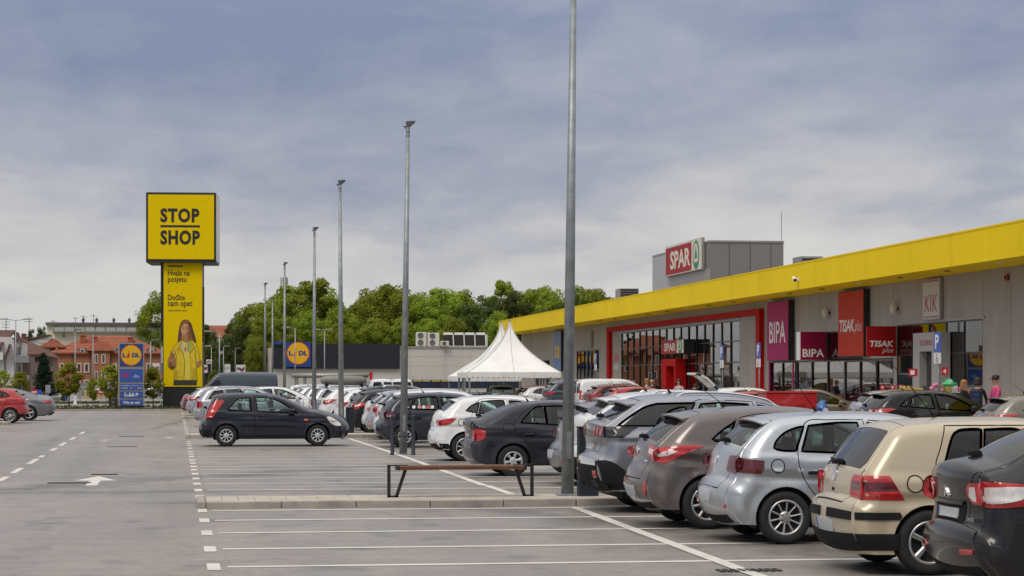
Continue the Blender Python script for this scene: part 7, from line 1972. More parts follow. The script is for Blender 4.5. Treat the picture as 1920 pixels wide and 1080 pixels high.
for px0, px1, y0_, y1_ in ((104, 110, 612, 620), (118, 124, 625, 634), (146, 152, 612, 620), (176, 182, 612, 620), (206, 213, 612, 620), (254, 267, 633, 646), (281, 294, 633, 646), (228, 235, 633, 643), (236, 242, 612, 620), (270, 276, 612, 620)): window(H2, s2, px0, px1, y0_, y1_, 0, True)
for px in (155, 180, 212, 241):
    b = MB(); b.box(s2.X(px - 2), 4, s2.Z(605), s2.X(px + 2), 5, s2.Z(601)); b.lathe([(.0, 0), (.25, .0), (.32, .3), (0, .75)], 8, c=(s2.X(px), 4.5, s2.Z(601))); b.build('chimney', M_DKROOF, H2)
for px, yt in ((141, 594), (156.5, 591), (174.5, 589), (100, 600)):
    b = MB(); b.tube((s2.X(px), 3, s2.Z(605)), (s2.X(px), 3, s2.Z(yt)), .05, n=5); b.bar((s2.X(px) - .6, 3, s2.Z(yt) - .2), (s2.X(px) + .6, 3, s2.Z(yt) - .3), .06, .06); b.build('aerial', M_FRAME, H2)

s3 = Site(65, 380)
H3 = thing('low_house', (s3.x, s3.y, 0), 'white house with a shallow brown roof left of the cream block', 'house')
b = MB(); b.prism([(s3.X(45), 0, 0), (s3.X(92), 0, 0), (s3.X(92), 0, s3.Z(630)), (s3.X(48), 0, s3.Z(641)), (s3.X(45), 0, s3.Z(642))], (0, 8, 0)); b.build('walls', M_WHITEW, H3)
b = MB(); b.prism([(s3.X(40), -.4, s3.Z(637)), (s3.X(92), -.4, s3.Z(627)), (s3.X(92), -.4, s3.Z(629.5)), (s3.X(40), -.4, s3.Z(641))], (0, 9, 0)); b.build('roof', M_TILEB, H3)
b = MB(); b.box(s3.X(39), 2, s3.Z(640), s3.X(48), 3, s3.Z(625)); b.build('chimney', M_TILEB, H3)
window(H3, s3, 70, 82, 638, 642)

s4 = Site(70, 255)
H4 = thing('brown_house', (s4.x, s4.y, 0), 'brown rendered house with a long sloping brown roof behind the conifer', 'house')
b = MB(); b.box(s4.X(38), 0, 0, s4.X(99), 9, s4.Z(667)); b.build('walls', M_BROWNW, H4)
b = MB(); b.poly([(s4.X(30), 4, s4.Z(629)), (s4.X(44), 4, s4.Z(636)), (s4.X(104), -.5, s4.Z(670)), (s4.X(72), -.6, s4.Z(664)), (s4.X(30), -.6, s4.Z(664))]); b.poly([(s4.X(44), 4, s4.Z(636)), (s4.X(86), 9, s4.Z(656)), (s4.X(104), 9, s4.Z(670)), (s4.X(104), -.5, s4.Z(670))])
b.poly([(s4.X(30), -.6, s4.Z(664)), (s4.X(72), -.6, s4.Z(664)), (s4.X(104), -.5, s4.Z(670)), (s4.X(104), -.5, s4.Z(671.5)), (s4.X(30), -.6, s4.Z(666))]); b.build('roof', M_TILEB, H4)
for px0, px1, y0_, y1_ in ((62, 65.5, 668, 677), (67, 70.5, 668, 677), (72, 75.5, 668, 677), (45, 50, 682, 700), (60, 64, 690, 706), (86, 90, 690, 702)): window(H4, s4, px0, px1, y0_, y1_, 0, px0 < 60, 0)

s5 = Site(10, 225)
H5 = thing('white_house', (s5.x, s5.y, 0), 'white gabled house with dark brown roof and grey balconies at the left edge', 'house')
b = MB(); b.prism([(s5.X(-60), 0, 0), (s5.X(26), 0, 0), (s5.X(26), 0, s5.Z(640)), (s5.X(22), 0, s5.Z(632)), (s5.X(-60), 0, s5.Z(632))], (0, 9, 0)); b.box(s5.X(26), 1.2, 0, s5.X(40), 9, s5.Z(642)); b.build('walls', M_WHITEW, H5)
b = MB(); b.prism([(s5.X(-70), -.7, s5.Z(648)), (s5.X(5), -.7, s5.Z(648)), (s5.X(24.5), 4, s5.Z(620.5)), (s5.X(-70), 4, s5.Z(621))], (0, .15, .18)); b.prism([(s5.X(24), -.5, s5.Z(620.5)), (s5.X(29), -.5, s5.Z(638)), (s5.X(41), -.5, s5.Z(641)), (s5.X(41), -.5, s5.Z(639)), (s5.X(30), -.5, s5.Z(636))], (0, 9, 0)); b.build('roof', M_TILEB, H5)
b = MB(); b.prism([(s5.X(8), -.9, s5.Z(675)), (s5.X(11), -.9, s5.Z(675)), (s5.X(20.5), -.9, s5.Z(646)), (s5.X(18), -.9, s5.Z(645))], (0, .9, 0)); b.build('gable_board', M_TILEB, H5)
for y0_, y1_ in ((667, 680), (703, 716)):
    b = MB(); b.box(s5.X(26), -.5, s5.Z(y1_), s5.X(53), 1.2, s5.Z(y0_)); b.build('balcony', mat('balcony_grey', (.22, .225, .24), .7), H5)
b = MB(); b.box(s5.X(-10), -.8, s5.Z(675), s5.X(7), -.001, s5.Z(661)); b.build('balcony', M_WHITEW, H5)
for px0, px1, y0_, y1_ in ((30, 39, 648, 667), (30, 39, 684, 703), (-2, 5, 647, 660), (-20, -8, 690, 706)): window(H5, s5, px0, px1, y0_, y1_, 1.2 if px0 > 20 else 0, True)
b = MB(); b.box(s5.X(40), 1.5, 0, s5.X(54), 9, s5.Z(668)); b.build('side_wing', M_BROWNW, H5)
b = MB(); b.tube((s5.X(9.5), -.08, 0), (s5.X(9.5), -.08, s5.Z(675)), .06, n=6); b.build('downpipe', M_DKROOF, H5)
for px, y_t, arms in ((6, 598, 3), (49, 592, 2)):
    b = MB(); b.tube((s5.X(px), 4, s5.Z(640)), (s5.X(px), 4, s5.Z(y_t)), .035, n=5)
    for k in range(arms): b.bar((s5.X(px) - .45, 4, s5.Z(y_t + 4 + 5 * k)), (s5.X(px) + .4, 4, s5.Z(y_t + 4 + 5 * k)), .04, .04)
    b.build('aerial', M_FRAME, H5)

s6 = Site(422, 400)
H6 = thing('red_roofed_house', (s6.x, s6.y, 0), 'house with a wide terracotta roof showing above the dark trees', 'house')
b = MB(); b.box(s6.X(392), 0, 0, s6.X(452), 10, s6.Z(630)); b.build('walls', M_CREAMW, H6)
hip(H6, s6.X(390), s6.X(454), 0, 10, s6.Z(632), s6.Z(609), .3, .4)
# houses across the street that the mirrored shop glass shows
for (X, Y, wd, dp, ze, zr, m, lb) in ((-22, 268, 22, 10, 6.5, 10.5, mat('ochre_render', (.42, .26, .10), .85, var=.1, vscale=.3), 'ochre house with red hip roof beyond the road'),):
    r = thing('ochre_house', (X - 26, Y, 0), lb, 'house'); b = MB(); b.box(0, 0, 0, wd, dp, ze); b.build('walls', m, r); hip(r, 0, wd, 0, dp, ze, zr)
    st = Site(0, 4200)
    for i in range(5):
        for zc in (1.2, 4.2): 
            b = MB(); b.box(2 + i * 4, -.1, zc, 3.3 + i * 4, -.002, zc + 1.6); f = b.build('window', M_SURR, r); b = MB(); b.box(2.2 + i * 4, -.14, zc + .2, 3.1 + i * 4, -.101, zc + 1.4); b.build('pane', M_WIN, f)

# ------------------------------------------------------------------ street clutter at the far left
M_LP = mat('street_lamp_steel', (.30, .32, .34), .5, .5)
def slamp(mk, yt, t, arms, label, r0=.07):
    x, y = pos(mk, t); h_ = zat(yt, t); r = thing('street_lamp', (x, y, 0), label, 'street lamp', 0, 'slim street lamps along the far road')
    b = MB(); b.tube((0, 0, 0), (0, 0, h_ + .02), r0, r0 * .6, 8); b.build('pole', M_LP, r, True)
    for a in arms:
        b = MB(); b.bar((0, 0, h_), (a, 0, h_ + .12), .05, .05); b.build('arm', M_LP, r)
        b = MB(); b.bbox(a - .35, -.12, h_ + .07, a + .35, .12, h_ + .18, .02); b.build('lamp_head', M_LAMPBODY if arms[0] > 0 else M_FRAMEL, r)
slamp(29.5, 601, 195, (-1.0, 1.0), 'twin armed street lamp before the white house')
slamp(141, 620, 205, (.25,), 'slim street lamp before the middle of the pink house')
slamp(174.5, 628, 200, (.5,), 'slim pale street lamp right of the pink house bay')
slamp(282.5, 640, 200, (.4,), 'slim street lamp between the pylon and the tower')
slamp(411.5, 624, 180, (-.9,), 'single arm street lamp right of the tower')
slamp(396.5, 651, 235, (-.35,), 'distant street lamp just right of the tower', .06); slamp(419, 651, 240, (.35,), 'distant street lamp before the dark trees', .06); slamp(441, 655, 260, (.3,), 'distant street lamp left of the billboard pair', .05); slamp(448.5, 656, 270, (.3,), 'distant street lamp right of the billboard pair', .05)
slamp(553.5, 616, 218, (-.9,), 'curved arm lamp in front of the blue and yellow logo', .07); slamp(608.5, 620, 222, (-.75, .4), 'twin headed lamp before the dark cladding', .07)
x, y = pos(532.5, 430); r = thing('antenna_mast', (x, y, 0), 'thin mobile phone mast with antenna panels above the trees', 'antenna mast')
b = MB(); b.tube((0, 0, 0), (0, 0, zat(488, 430)), .16, .04, 8); b.build('pole', M_LP, r)
for k in range(7):
    a = k * 2 * math.pi / 7; b = MB(); b.box(.62 * math.cos(a) - .1, .62 * math.sin(a) - .1, zat(534, 430), .62 * math.cos(a) + .1, .62 * math.sin(a) + .1, zat(520, 430)); b.bar((0, 0, zat(527, 430)), (.62 * math.cos(a), .62 * math.sin(a), zat(527, 430)), .06, .06); b.build('antenna_panel', M_FRAMEL, r)
def board(mk0, mk1, y0_, y1_, t, label, col, marks):
    s = Site((mk0 + mk1) / 2, t); r = thing('billboard', (s.x, s.y, 0), label, 'billboard', 0, 'small roadside billboards')
    b = MB(); b.box(s.X(mk0), 0, s.Z(y1_), s.X(mk1), .15, s.Z(y0_)); b.build('panel', mat('board_white', (.60, .58, .57), .6), r)
    b = MB(); b.box(-.08, .16, 0, .08, .28, s.Z(y1_) + .1); b.build('post', M_FRAME, r)
    random.seed(int(mk0)); b = MB(); h_ = s.Z(y0_) - s.Z(y1_); w_ = s.X(mk1) - s.X(mk0)
    for k in range(marks):
        xx = s.X(mk0) + w_ * (.08 + .84 * k / marks); zz = s.Z(y1_) + h_ * random.uniform(.12, .45); b.box(xx, -.012, zz, xx + w_ * .5 / marks + .05, -.001, zz + h_ * random.uniform(.3, .45))
    b.build('print', mat('board_print_%d' % int(col[0] * 100), col, .6), r)
board(421, 432, 683, 699, 205, 'white billboard with pale print above the van windscreen', (.35, .35, .37), 2); board(443, 460, 684, 699, 205, 'wide white billboard with dark red print above the van roof', (.16, .03, .07), 5); board(387, 396, 674, 682, 215, 'upper pink billboard beside the tower', (.25, .05, .18), 3); board(380, 389, 684, 699, 205, 'lower billboard touching the tower edge', (.14, .03, .08), 3); board(286, 299, 681, 699, 215, 'white billboard with dark print left of the tower', (.2, .04, .1), 4)
def rsign(mk, yc, t, kind, label):
    s = Site(mk, t); r = thing('road_sign', (s.x, s.y, 0), label, 'road sign', 0)
    rr = 6 / s.s
    b = MB(); b.tube((0, .05, 0), (0, .05, s.Z(yc) + rr), .03, n=6); b.build('pole', M_LP, r)
    if kind == 'noentry':
        b = MB(); b.tube((0, .02, s.Z(yc)), (0, 0, s.Z(yc)), rr, n=18); b.build('disc', M_LRED, r)
        b = MB(); b.box(-rr * .75, -.01, s.Z(yc) - rr * .18, rr * .75, -.001, s.Z(yc) + rr * .18); b.build('bar', M_WHITE, r)
    else:
        b = MB(); b.bbox(-rr * .8, .0, s.Z(yc) - rr * 1.5, rr * .8, .03, s.Z(yc) + rr, .008); b.build('panel', {'blue': M_PBLUE, 'grey': M_LP, 'white': M_FRAMEL}[kind], r)
rsign(64, 735, 160, 'noentry', 'round red no entry sign above the grey coupe'); rsign(190, 735, 160, 'noentry', 'round red no entry sign left of the blue pylon'); rsign(73, 737, 162, 'blue', 'blue road sign beside the no entry sign above the coupe'); rsign(198.5, 732, 146, 'grey', 'grey back of a road sign left of the blue pylon'); rsign(150, 738, 160, 'white', 'pale road sign below the pink house windows'); rsign(90, 728, 158, 'grey', 'grey sign post under the conifer')
# yard wall, containers, cabinets
s = Site(183, 205); r = thing('yard_wall', (s.x, s.y, 0), 'low beige yard wall below the pink house', 'wall')
for k in range(7):
    b = MB(); b.box(s.X(157 + k * 7.6), 0, 0, s.X(157 + k * 7.6 + 7.1), .2, s.Z(731 + (k % 2))); b.build('wall_panel', mat('beige_wall', (.42, .33, .17), .85, var=.08), r)
s = Site(95, 178); r = thing('waste_container', (s.x, s.y, 0), 'long grey green container behind the grey coupe', 'container')
b = MB(); b.bbox(s.X(73), 0, .1, s.X(115), 2.0, s.Z(744), .04); b.build('body', mat('container_grey', (.16, .19, .18), .6, var=.15), r)
for k in range(8):
    b = MB(); b.box(s.X(75 + k * 5.2), -.05, .15, s.X(76.2 + k * 5.2), -.001, s.Z(745)); b.build('rib', mat('container_grey', (.16, .19, .18), .6), r)
for mk, col, lb in ((118.5, (.02, .02, .022), 'black wheeled bin beside the long container'), (124, (.03, .08, .16), 'blue wheeled bin beside the black bin')):
    s = Site(mk, 178); r = thing('wheeled_bin', (s.x, s.y, 0), lb, 'bin'); b = MB(); b.prism([(-.12, 0, .08), (.12, 0, .08), (.15, -.04, .85), (-.15, -.04, .85)], (0, .3, 0)); b.build('body', mat('bin_%d' % int(mk), col, .5), r); b = MB(); b.bbox(-.17, -.08, .851, .17, .32, .92, .015); b.build('lid', mat('bin_%d' % int(mk), col, .5), r)
s = Site(141, 158); r = thing('marker_post', (s.x, s.y, .05), 'white tapered marker post on the far verge', 'marker post'); b = MB(); b.lathe([(0, 0), (.14, 0), (.09, .2), (.05, .6), (0, .62)], 10); b.build('post', M_WHITE, r)
s = Site(212, 137); r = thing('stone_pillar', (s.x, s.y, .06), 'rough brown and white stone gabion pillar beside the pylon', 'pillar')
random.seed(9)
for k in range(9):
    for c in range(3):
        b = MB(); b.bbox(-.28 + c * .19 + random.uniform(-.01, .01), 0, k * .14, -.28 + c * .19 + .18, .3 + random.uniform(0, .03), k * .14 + .13, .02); b.build('stone', mat('gabion_a', (.13, .09, .06), .9, var=.4, vscale=9) if (c != 1 or k % 2) else mat('gabion_b', (.42, .40, .36), .9, var=.3, vscale=9), r)
x, y = pos(302, 150); r = thing('flag_banner', (x, y, 0), 'slim blue and white banner flag left of the tower', 'flag')
b = MB(); b.tube((0, 0, 0), (0, 0, 4.2), .03, n=6); b.build('pole', M_LP, r); b = MB(); b.box(.03, 0, 2.2, .10, .015, 4.0); b.build('cloth', M_WHITE, r); b = MB(); b.box(.03, -.002, 2.2, .10, .0155, 2.9); b.build('cloth_lower', mat('stripe_blue2', (.05, .22, .42), .5), r)
# ------------------------------------------------------------------ parked cars
P_SILVER = paint('paint_silver', (.44, .47, .51), .75, .30, .2)
P_BEIGE = paint('paint_beige', (.47, .40, .285), .15, .33, .18)
P_TAUPE = paint('paint_taupe', (.125, .104, .102), .6, .30, .18)
P_GREYBLUE = paint('paint_grey_blue', (.27, .285, .33), .7, .30, .3)
P_BLACK = paint('paint_black', (.006, .006, .008), .1, .26, .03)
P_NAVY = paint('paint_navy', (.006, .008, .020), .1, .28, .05)
P_DARK = paint('paint_anthracite', (.016, .018, .030), .3, .30, .08)
P_WHITE = paint('paint_white', (.68, .69, .70), .0, .30, .12)
P_GREY = paint('paint_mid_grey', (.17, .175, .185), .65, .30, .25)
P_LSILV = paint('paint_light_silver', (.36, .38, .42), .7, .30, .2)
P_CHAMP = paint('paint_champagne', (.22, .19, .14), .6, .32, .2)
P_RED = paint('paint_red', (.36, .012, .014), .15, .28, .15)
P_BURG = paint('paint_burgundy', (.13, .012, .016), .4, .28, .2)
P_GREEN = paint('paint_green', (.012, .045, .028), .3, .3, .2)
P_BLUEG = paint('paint_blue_grey', (.035, .050, .075), .3, .3, .12)
P_STONE = paint('paint_stone', (.20, .185, .165), .6, .32, .2)

def spec(kind, pm, **over):
    sp = dict(S[kind]); sp['patches'] = [dict(p, m=pm if p['m'] == 'body' else p['m']) for p in sp['patches']]; sp.update(over); return sp
RG = 'cars parked nose towards the shops in the near row'
def near_row(px, t, root, hw, tcorr=.8, rz=0.0, group=RG):
    """rear end seen at mark px, near side at distance t"""
    Xr = math.cos(PSI) * (px - 330) * (t + tcorr) / 4200
    L = root['len']; X = Xr + L / 2
    Yn = (t - math.sin(PSI) * (Xr + .8)) / math.cos(PSI)
    root.location = (X, Yn + hw, 0); root.rotation_euler = (0, 0, rz); root['group'] = group
def make(kind, pm, label, **over):
    sp = spec(kind, pm, **over); r, sk = build_car(sp, label, pm); r['len'] = sp['L']; return r
c = make('lancer', P_BLACK, 'glossy black hatchback at the right edge with wide clear and red tail lamps'); near_row(1768, 18.3, c, .88, .75, R(-1.5)); lancer = c
sk_ = Skin(spec('lancer', P_BLACK)); p_, _ = sk_.band(np.array([[sk_.za(.70), -.78]]), .03)
lettering('LANCER', M_CHROME, c, (p_[0][0] - 4.585 / 2, -.43, .665), .17, .030, face='-x', bold=.02)
c = make('golf', P_BEIGE, 'beige hatchback with tinted glass and black bumper strips'); near_row(1550, 21.0, c, .8675, .9, R(-.5))
c = make('ibiza', P_SILVER, 'silver hatchback with smoked tail lamps between the beige and brownish grey cars'); near_row(1324, 25.0, c, .85, .95, R(.5))
c = make('i30', P_TAUPE, 'brownish grey hatchback with large red and white swept tail lamps'); near_row(1184, 27.5, c, .89, 1.0)
c = make('suv', P_GREYBLUE, 'grey two tone crossover with three red claw lamps and black bumper'); near_row(1096, 30.7, c, .92, 1.0)
c = make('crossover', P_WHITE, 'white crossover with black lower cladding half hidden behind the nearest lamp post', rear_glass=M_GLASSD); near_row(1070, 34.9, c, .92, 1.0)
cross0 = c
c = make('wagon', P_GREY, 'dark grey car with a silver bumper left of the thick nearest lamp post', rails=None) if False else make('small', P_GREY, 'mid grey hatchback left of the thick nearest lamp post'); near_row(1036, 38.6, c, .85, .95)
c = make('xsara', P_DARK, 'dark anthracite liftback with silver wheel covers behind the bench'); near_row(872, 42.3, c, .85, .95)
clio = make('clio', P_WHITE, 'white hatchback with slim red tail lamps beside the guarded lamp post'); near_row(809, 50.0, clio, .866, .95)
c = make('small', P_DARK, 'dark grey hatchback with a row of round stickers on its rear side window'); near_row(707, 60.0, c, .85, .95)
stick = c
sk_ = Skin(spec('small', P_DARK))
for i, col in enumerate([(.7, .7, .7), (.6, .25, .25), (.65, .65, .65), (.6, .08, .06), (.7, .7, .7)]):
    gp = Geo(); patch(sk_, side_poly=oval(.93 + i * .118, 1.085, .045, .045, n=12) if i else oval(.90, 1.085, .045, .045, n=12), off=.014, g=.03, geo=gp)
    link('sticker', gp.mesh('sticker', [mat('sticker_%d' % i, col, .5)], 3.95 / 2), c)
wag0 = make('wagon', P_WHITE, 'white estate with chrome roof rails beside the dark car with stickers'); near_row(704, 64.3, wag0, .88, .95)
hat0 = make('hatch', P_LSILV, 'light grey hatchback in the gap between two white cars'); near_row(690, 67.8, hat0, .89, .95)
def dup(src, px, t, hw, label, pm, tcorr=.95, rz=0.0, sx=1.0, sz=1.0, group=RG, X=None):
    c = copy_tree(src); c['label'] = label
    L = src['len'] * sx
    for o in [c] + list(c.children_recursive): pass
    place_car(c, 0, 0, 0, label, sx, sz, pm, group=group)
    c['len'] = L; near_row(px, t, c, hw, tcorr, rz, group)
    return c
dup(clio, 683, 71.3, .87, 'white hatchback whose bumper just shows left of the light grey one', P_WHITE)
fie = None
dup(hat0, 652, 75.4, .89, 'black hatchback with long red lamps beside the dark blue pillar', P_BLACK, sz=1.0)
dup(cross0, 655, 80.0, .92, 'black tall crossover behind the black hatchback', P_BLACK, sz=.97)
dup(clio, 630, 84.2, .87, 'small white hatchback behind the third lamp post', P_WHITE, sx=.93)
dup(hat0, 600, 89, .89, 'cream white car left of the third lamp post', P_WHITE, sx=.95)
c = dup(wag0, 578, 95.5, .88, 'silver blue estate carrying a grey roof box', P_LSILV); rb_host = c
dup(wag0, 562, 101, .88, 'pale grey estate just left of the estate with the roof box', P_LSILV, sx=.95)
dup(hat0, 548, 107, .89, 'white hatchback behind the bonnet of the dark navy car', P_WHITE)
dup(hat0, 536, 113, .89, 'dark grey hatchback in the far part of the near row', P_GREY)
dup(wag0, 527, 119, .88, 'white estate at the far end of the near row', P_WHITE)
# roof box
rbx = thing('roof_box', (rb_host.location.x - .75, rb_host.location.y - .05, 1.575), 'long grey roof box strapped on the silver blue estate', 'roof box')
b = MB(); b.lathe([(0, -1.0), (.12, -.97), (.18, -.82), (.20, -.2), (.20, .4), (.17, .8), (.10, .96), (0, 1.0)], 16, 'x', c=(0, 0, .20)); b.build('shell', mat('box_grey', (.20, .19, .17), .5, var=.1), rbx, True)
for xx in (-.75, .75):
    b = MB(); b.box(xx - .05, -.62, -.05, xx + .05, .62, -.015); b.bar((xx, -.5, -.015), (xx, -.3, .08), .14, .10); b.build('crossbar', M_TRIM, rbx)

# left bays
LG = 'cars parked in the left bays'
fie = make('fiesta', P_NAVY, 'dark navy three door hatchback standing alone before the empty bays'); near_row(377, 61.0, fie, .84, .9, 0, LG)
sc = dup(wag0, 366, 86.5, .88, 'silver people carrier with an upright red tail lamp behind the navy hatchback', P_LSILV, sx=.95, sz=1.0, group=LG)
c = dup(hat0, 436, 97, .89, 'white hatchback behind the silver people carrier', P_WHITE, group=LG)
c = dup(hat0, 352, 104, .89, 'silver hatchback with its rear towards the drive, left of the people carrier', P_LSILV, group=LG)
sed0 = make('sedan', P_BURG, 'burgundy saloon with red tail lamps, farthest left of the middle bays'); near_row(343, 112, sed0, .9, .95, 0, LG)
v = make('van', P_BLUEG, 'large dark blue grey panel van parked nose to the drive'); x, y = pos(441, 137); v.location = (x, y + 1, 0); v.rotation_euler = (0, 0, math.pi); v.scale = (.98, 1, .955); v['group'] = LG
# far left row, noses to the left
FG = 'cars parked on the left of the drive'
def left_row(c, px, t, hw):
    Xr = math.cos(PSI) * (px - 330) * (t + .5) / 4200; L = c['len']
    c.location = (Xr - L / 2, (t - math.sin(PSI) * Xr) / math.cos(PSI) + hw, 0); c.rotation_euler = (0, 0, math.pi); c['group'] = FG
c = dup(clio, 0, 93, .87, 'red hatchback cut by the left edge of the picture', P_RED, sx=1.0); left_row(c, 50, 92.6, .87)
c = dup(sed0, 0, 99, .9, 'mid grey coupe with five spoke wheels behind the red hatchback', P_GREY, sx=1.0, sz=1.0); left_row(c, 99, 98.6, .9)

# second row near the shops
SG = 'cars parked in the row before the shops'
dup(hat0, 1828, 51.5, .89, 'stone grey hatchback at the right edge before the shoppers', P_STONE, group=SG)
c308 = dup(hat0, 1610, 59.0, .89, 'black hatchback with chrome edged side windows before the goods stands', P_BLACK, sx=1.02, sz=1.03, group=SG)
for o in c308.children_recursive:
    if o.type == 'MESH' and o.name.startswith('window_surround'):
        o.material_slots[0].link = 'OBJECT'; o.material_slots[0].material = M_CHROME
dup(clio, 1591, 63.2, .87, 'silver small car just behind the black hatchback with chrome trim', P_LSILV, sz=1.04, group=SG)
dup(sed0, 1395, 73.0, .9, 'champagne saloon behind the red cabinet', P_CHAMP, sz=1.06, group=SG)
dup(clio, 1340, 77.2, .87, 'red hatchback whose roof shows above the grey crossover', P_RED, sz=.96, group=SG)
hc = dup(hat0, 1308, 82.0, .89, 'white hatchback with its tailgate raised before the supermarket', P_WHITE, sz=1.02, group=SG)
dup(hat0, 1124, 96.5, .89, 'red hatchback left of the grey crossover roof', P_RED, sz=1.0, group=SG)
dup(cross0, 1094, 101.5, .92, 'dark plum crossover behind the far red hatchback', P_BURG, sz=.98, group=SG)
mv = make('minivan', P_WHITE, 'white box bodied van behind the dark plum crossover'); near_row(1078, 106.5, mv, .9, .95, 0, SG)
dup(cross0, 1016, 111.5, .92, 'blue grey crossover left of the thick nearest lamp post', P_BLUEG, sz=1.08, group=SG)
dup(clio, 970, 116, .87, 'small white hatchback under the front tent', P_WHITE, group=SG)
dup(hat0, 962, 121, .89, 'red hatchback half hidden behind the small white one', P_RED, group=SG)
c = dup(clio, 900, 124, .87, 'dark green car with its rear to the camera beside the crowd barrier', P_GREEN, group=SG); c.rotation_euler = (0, 0, R(86)); x, y = pos(948, 122.5); c.location = (x, y + 1.9, 0)
for px, t, lb in ((712, 150, 'white van parked by the grocery store, left of a pair'), (748, 152, 'white van parked by the grocery store, right of a pair')):
    c = copy_tree(mv); place_car(c, 0, 0, R(90), lb, 1, 1.0, None, group='white vans by the grocery store'); x, y = pos(px, t); c.location = (x, y, 0)
for px, t, src, pm, lb in ((196, 228, clio, P_LSILV, 'silver car beyond the no entry sign at the far road'), (280, 205, hat0, P_LSILV, 'silver car between the pylon and the tower'), (297, 215, wag0, P_BLUEG, 'dark car beside the tower foot on the far road'), (166, 240, clio, P_GREEN, 'dark car behind the low beige wall')):
    c = copy_tree(src); place_car(c, 0, 0, R(-96 if px < 200 else 172), lb, 1, 1, pm, group='cars on the far road'); x, y = pos(px, t); c.location = (x, y, 0)
# raised tailgate of the white hatchback
b = MB(); prev = None
prof_ = [(0, 0), (-.16, .16), (-.40, .38), (-.62, .50), (-.82, .56)]
for y0_, y1_ in ((-.62, -.50), (.50, .62)):
    for (xa, za_), (xb_, zb_) in zip(prof_[:-1], prof_[1:]): b.prism([(xa, y0_, za_), (xb_, y0_, zb_), (xb_ + .05, y0_, zb_ + .07), (xa + .05, y0_, za_ + .07)], (0, y1_ - y0_, 0))
b.prism([(-.62, -.62, .50), (-.86, -.62, .56), (-.84, -.62, .63), (-.58, -.62, .57)], (0, 1.24, 0))
b.prism([(0, -.62, 0), (-.12, -.62, .12), (-.08, -.62, .18), (.05, -.62, .06)], (0, 1.24, 0))
o = b.build('raised_tailgate', P_WHITE, hc); o.location = (-2.15 + .55, 0, 1.40)
b = MB(); b.poly([(-.12, -.5, .13), (-.12, .5, .13), (-.6, .5, .5), (-.6, -.5, .5)]); g2 = b.build('tailgate_glass', M_GLASSD, o)

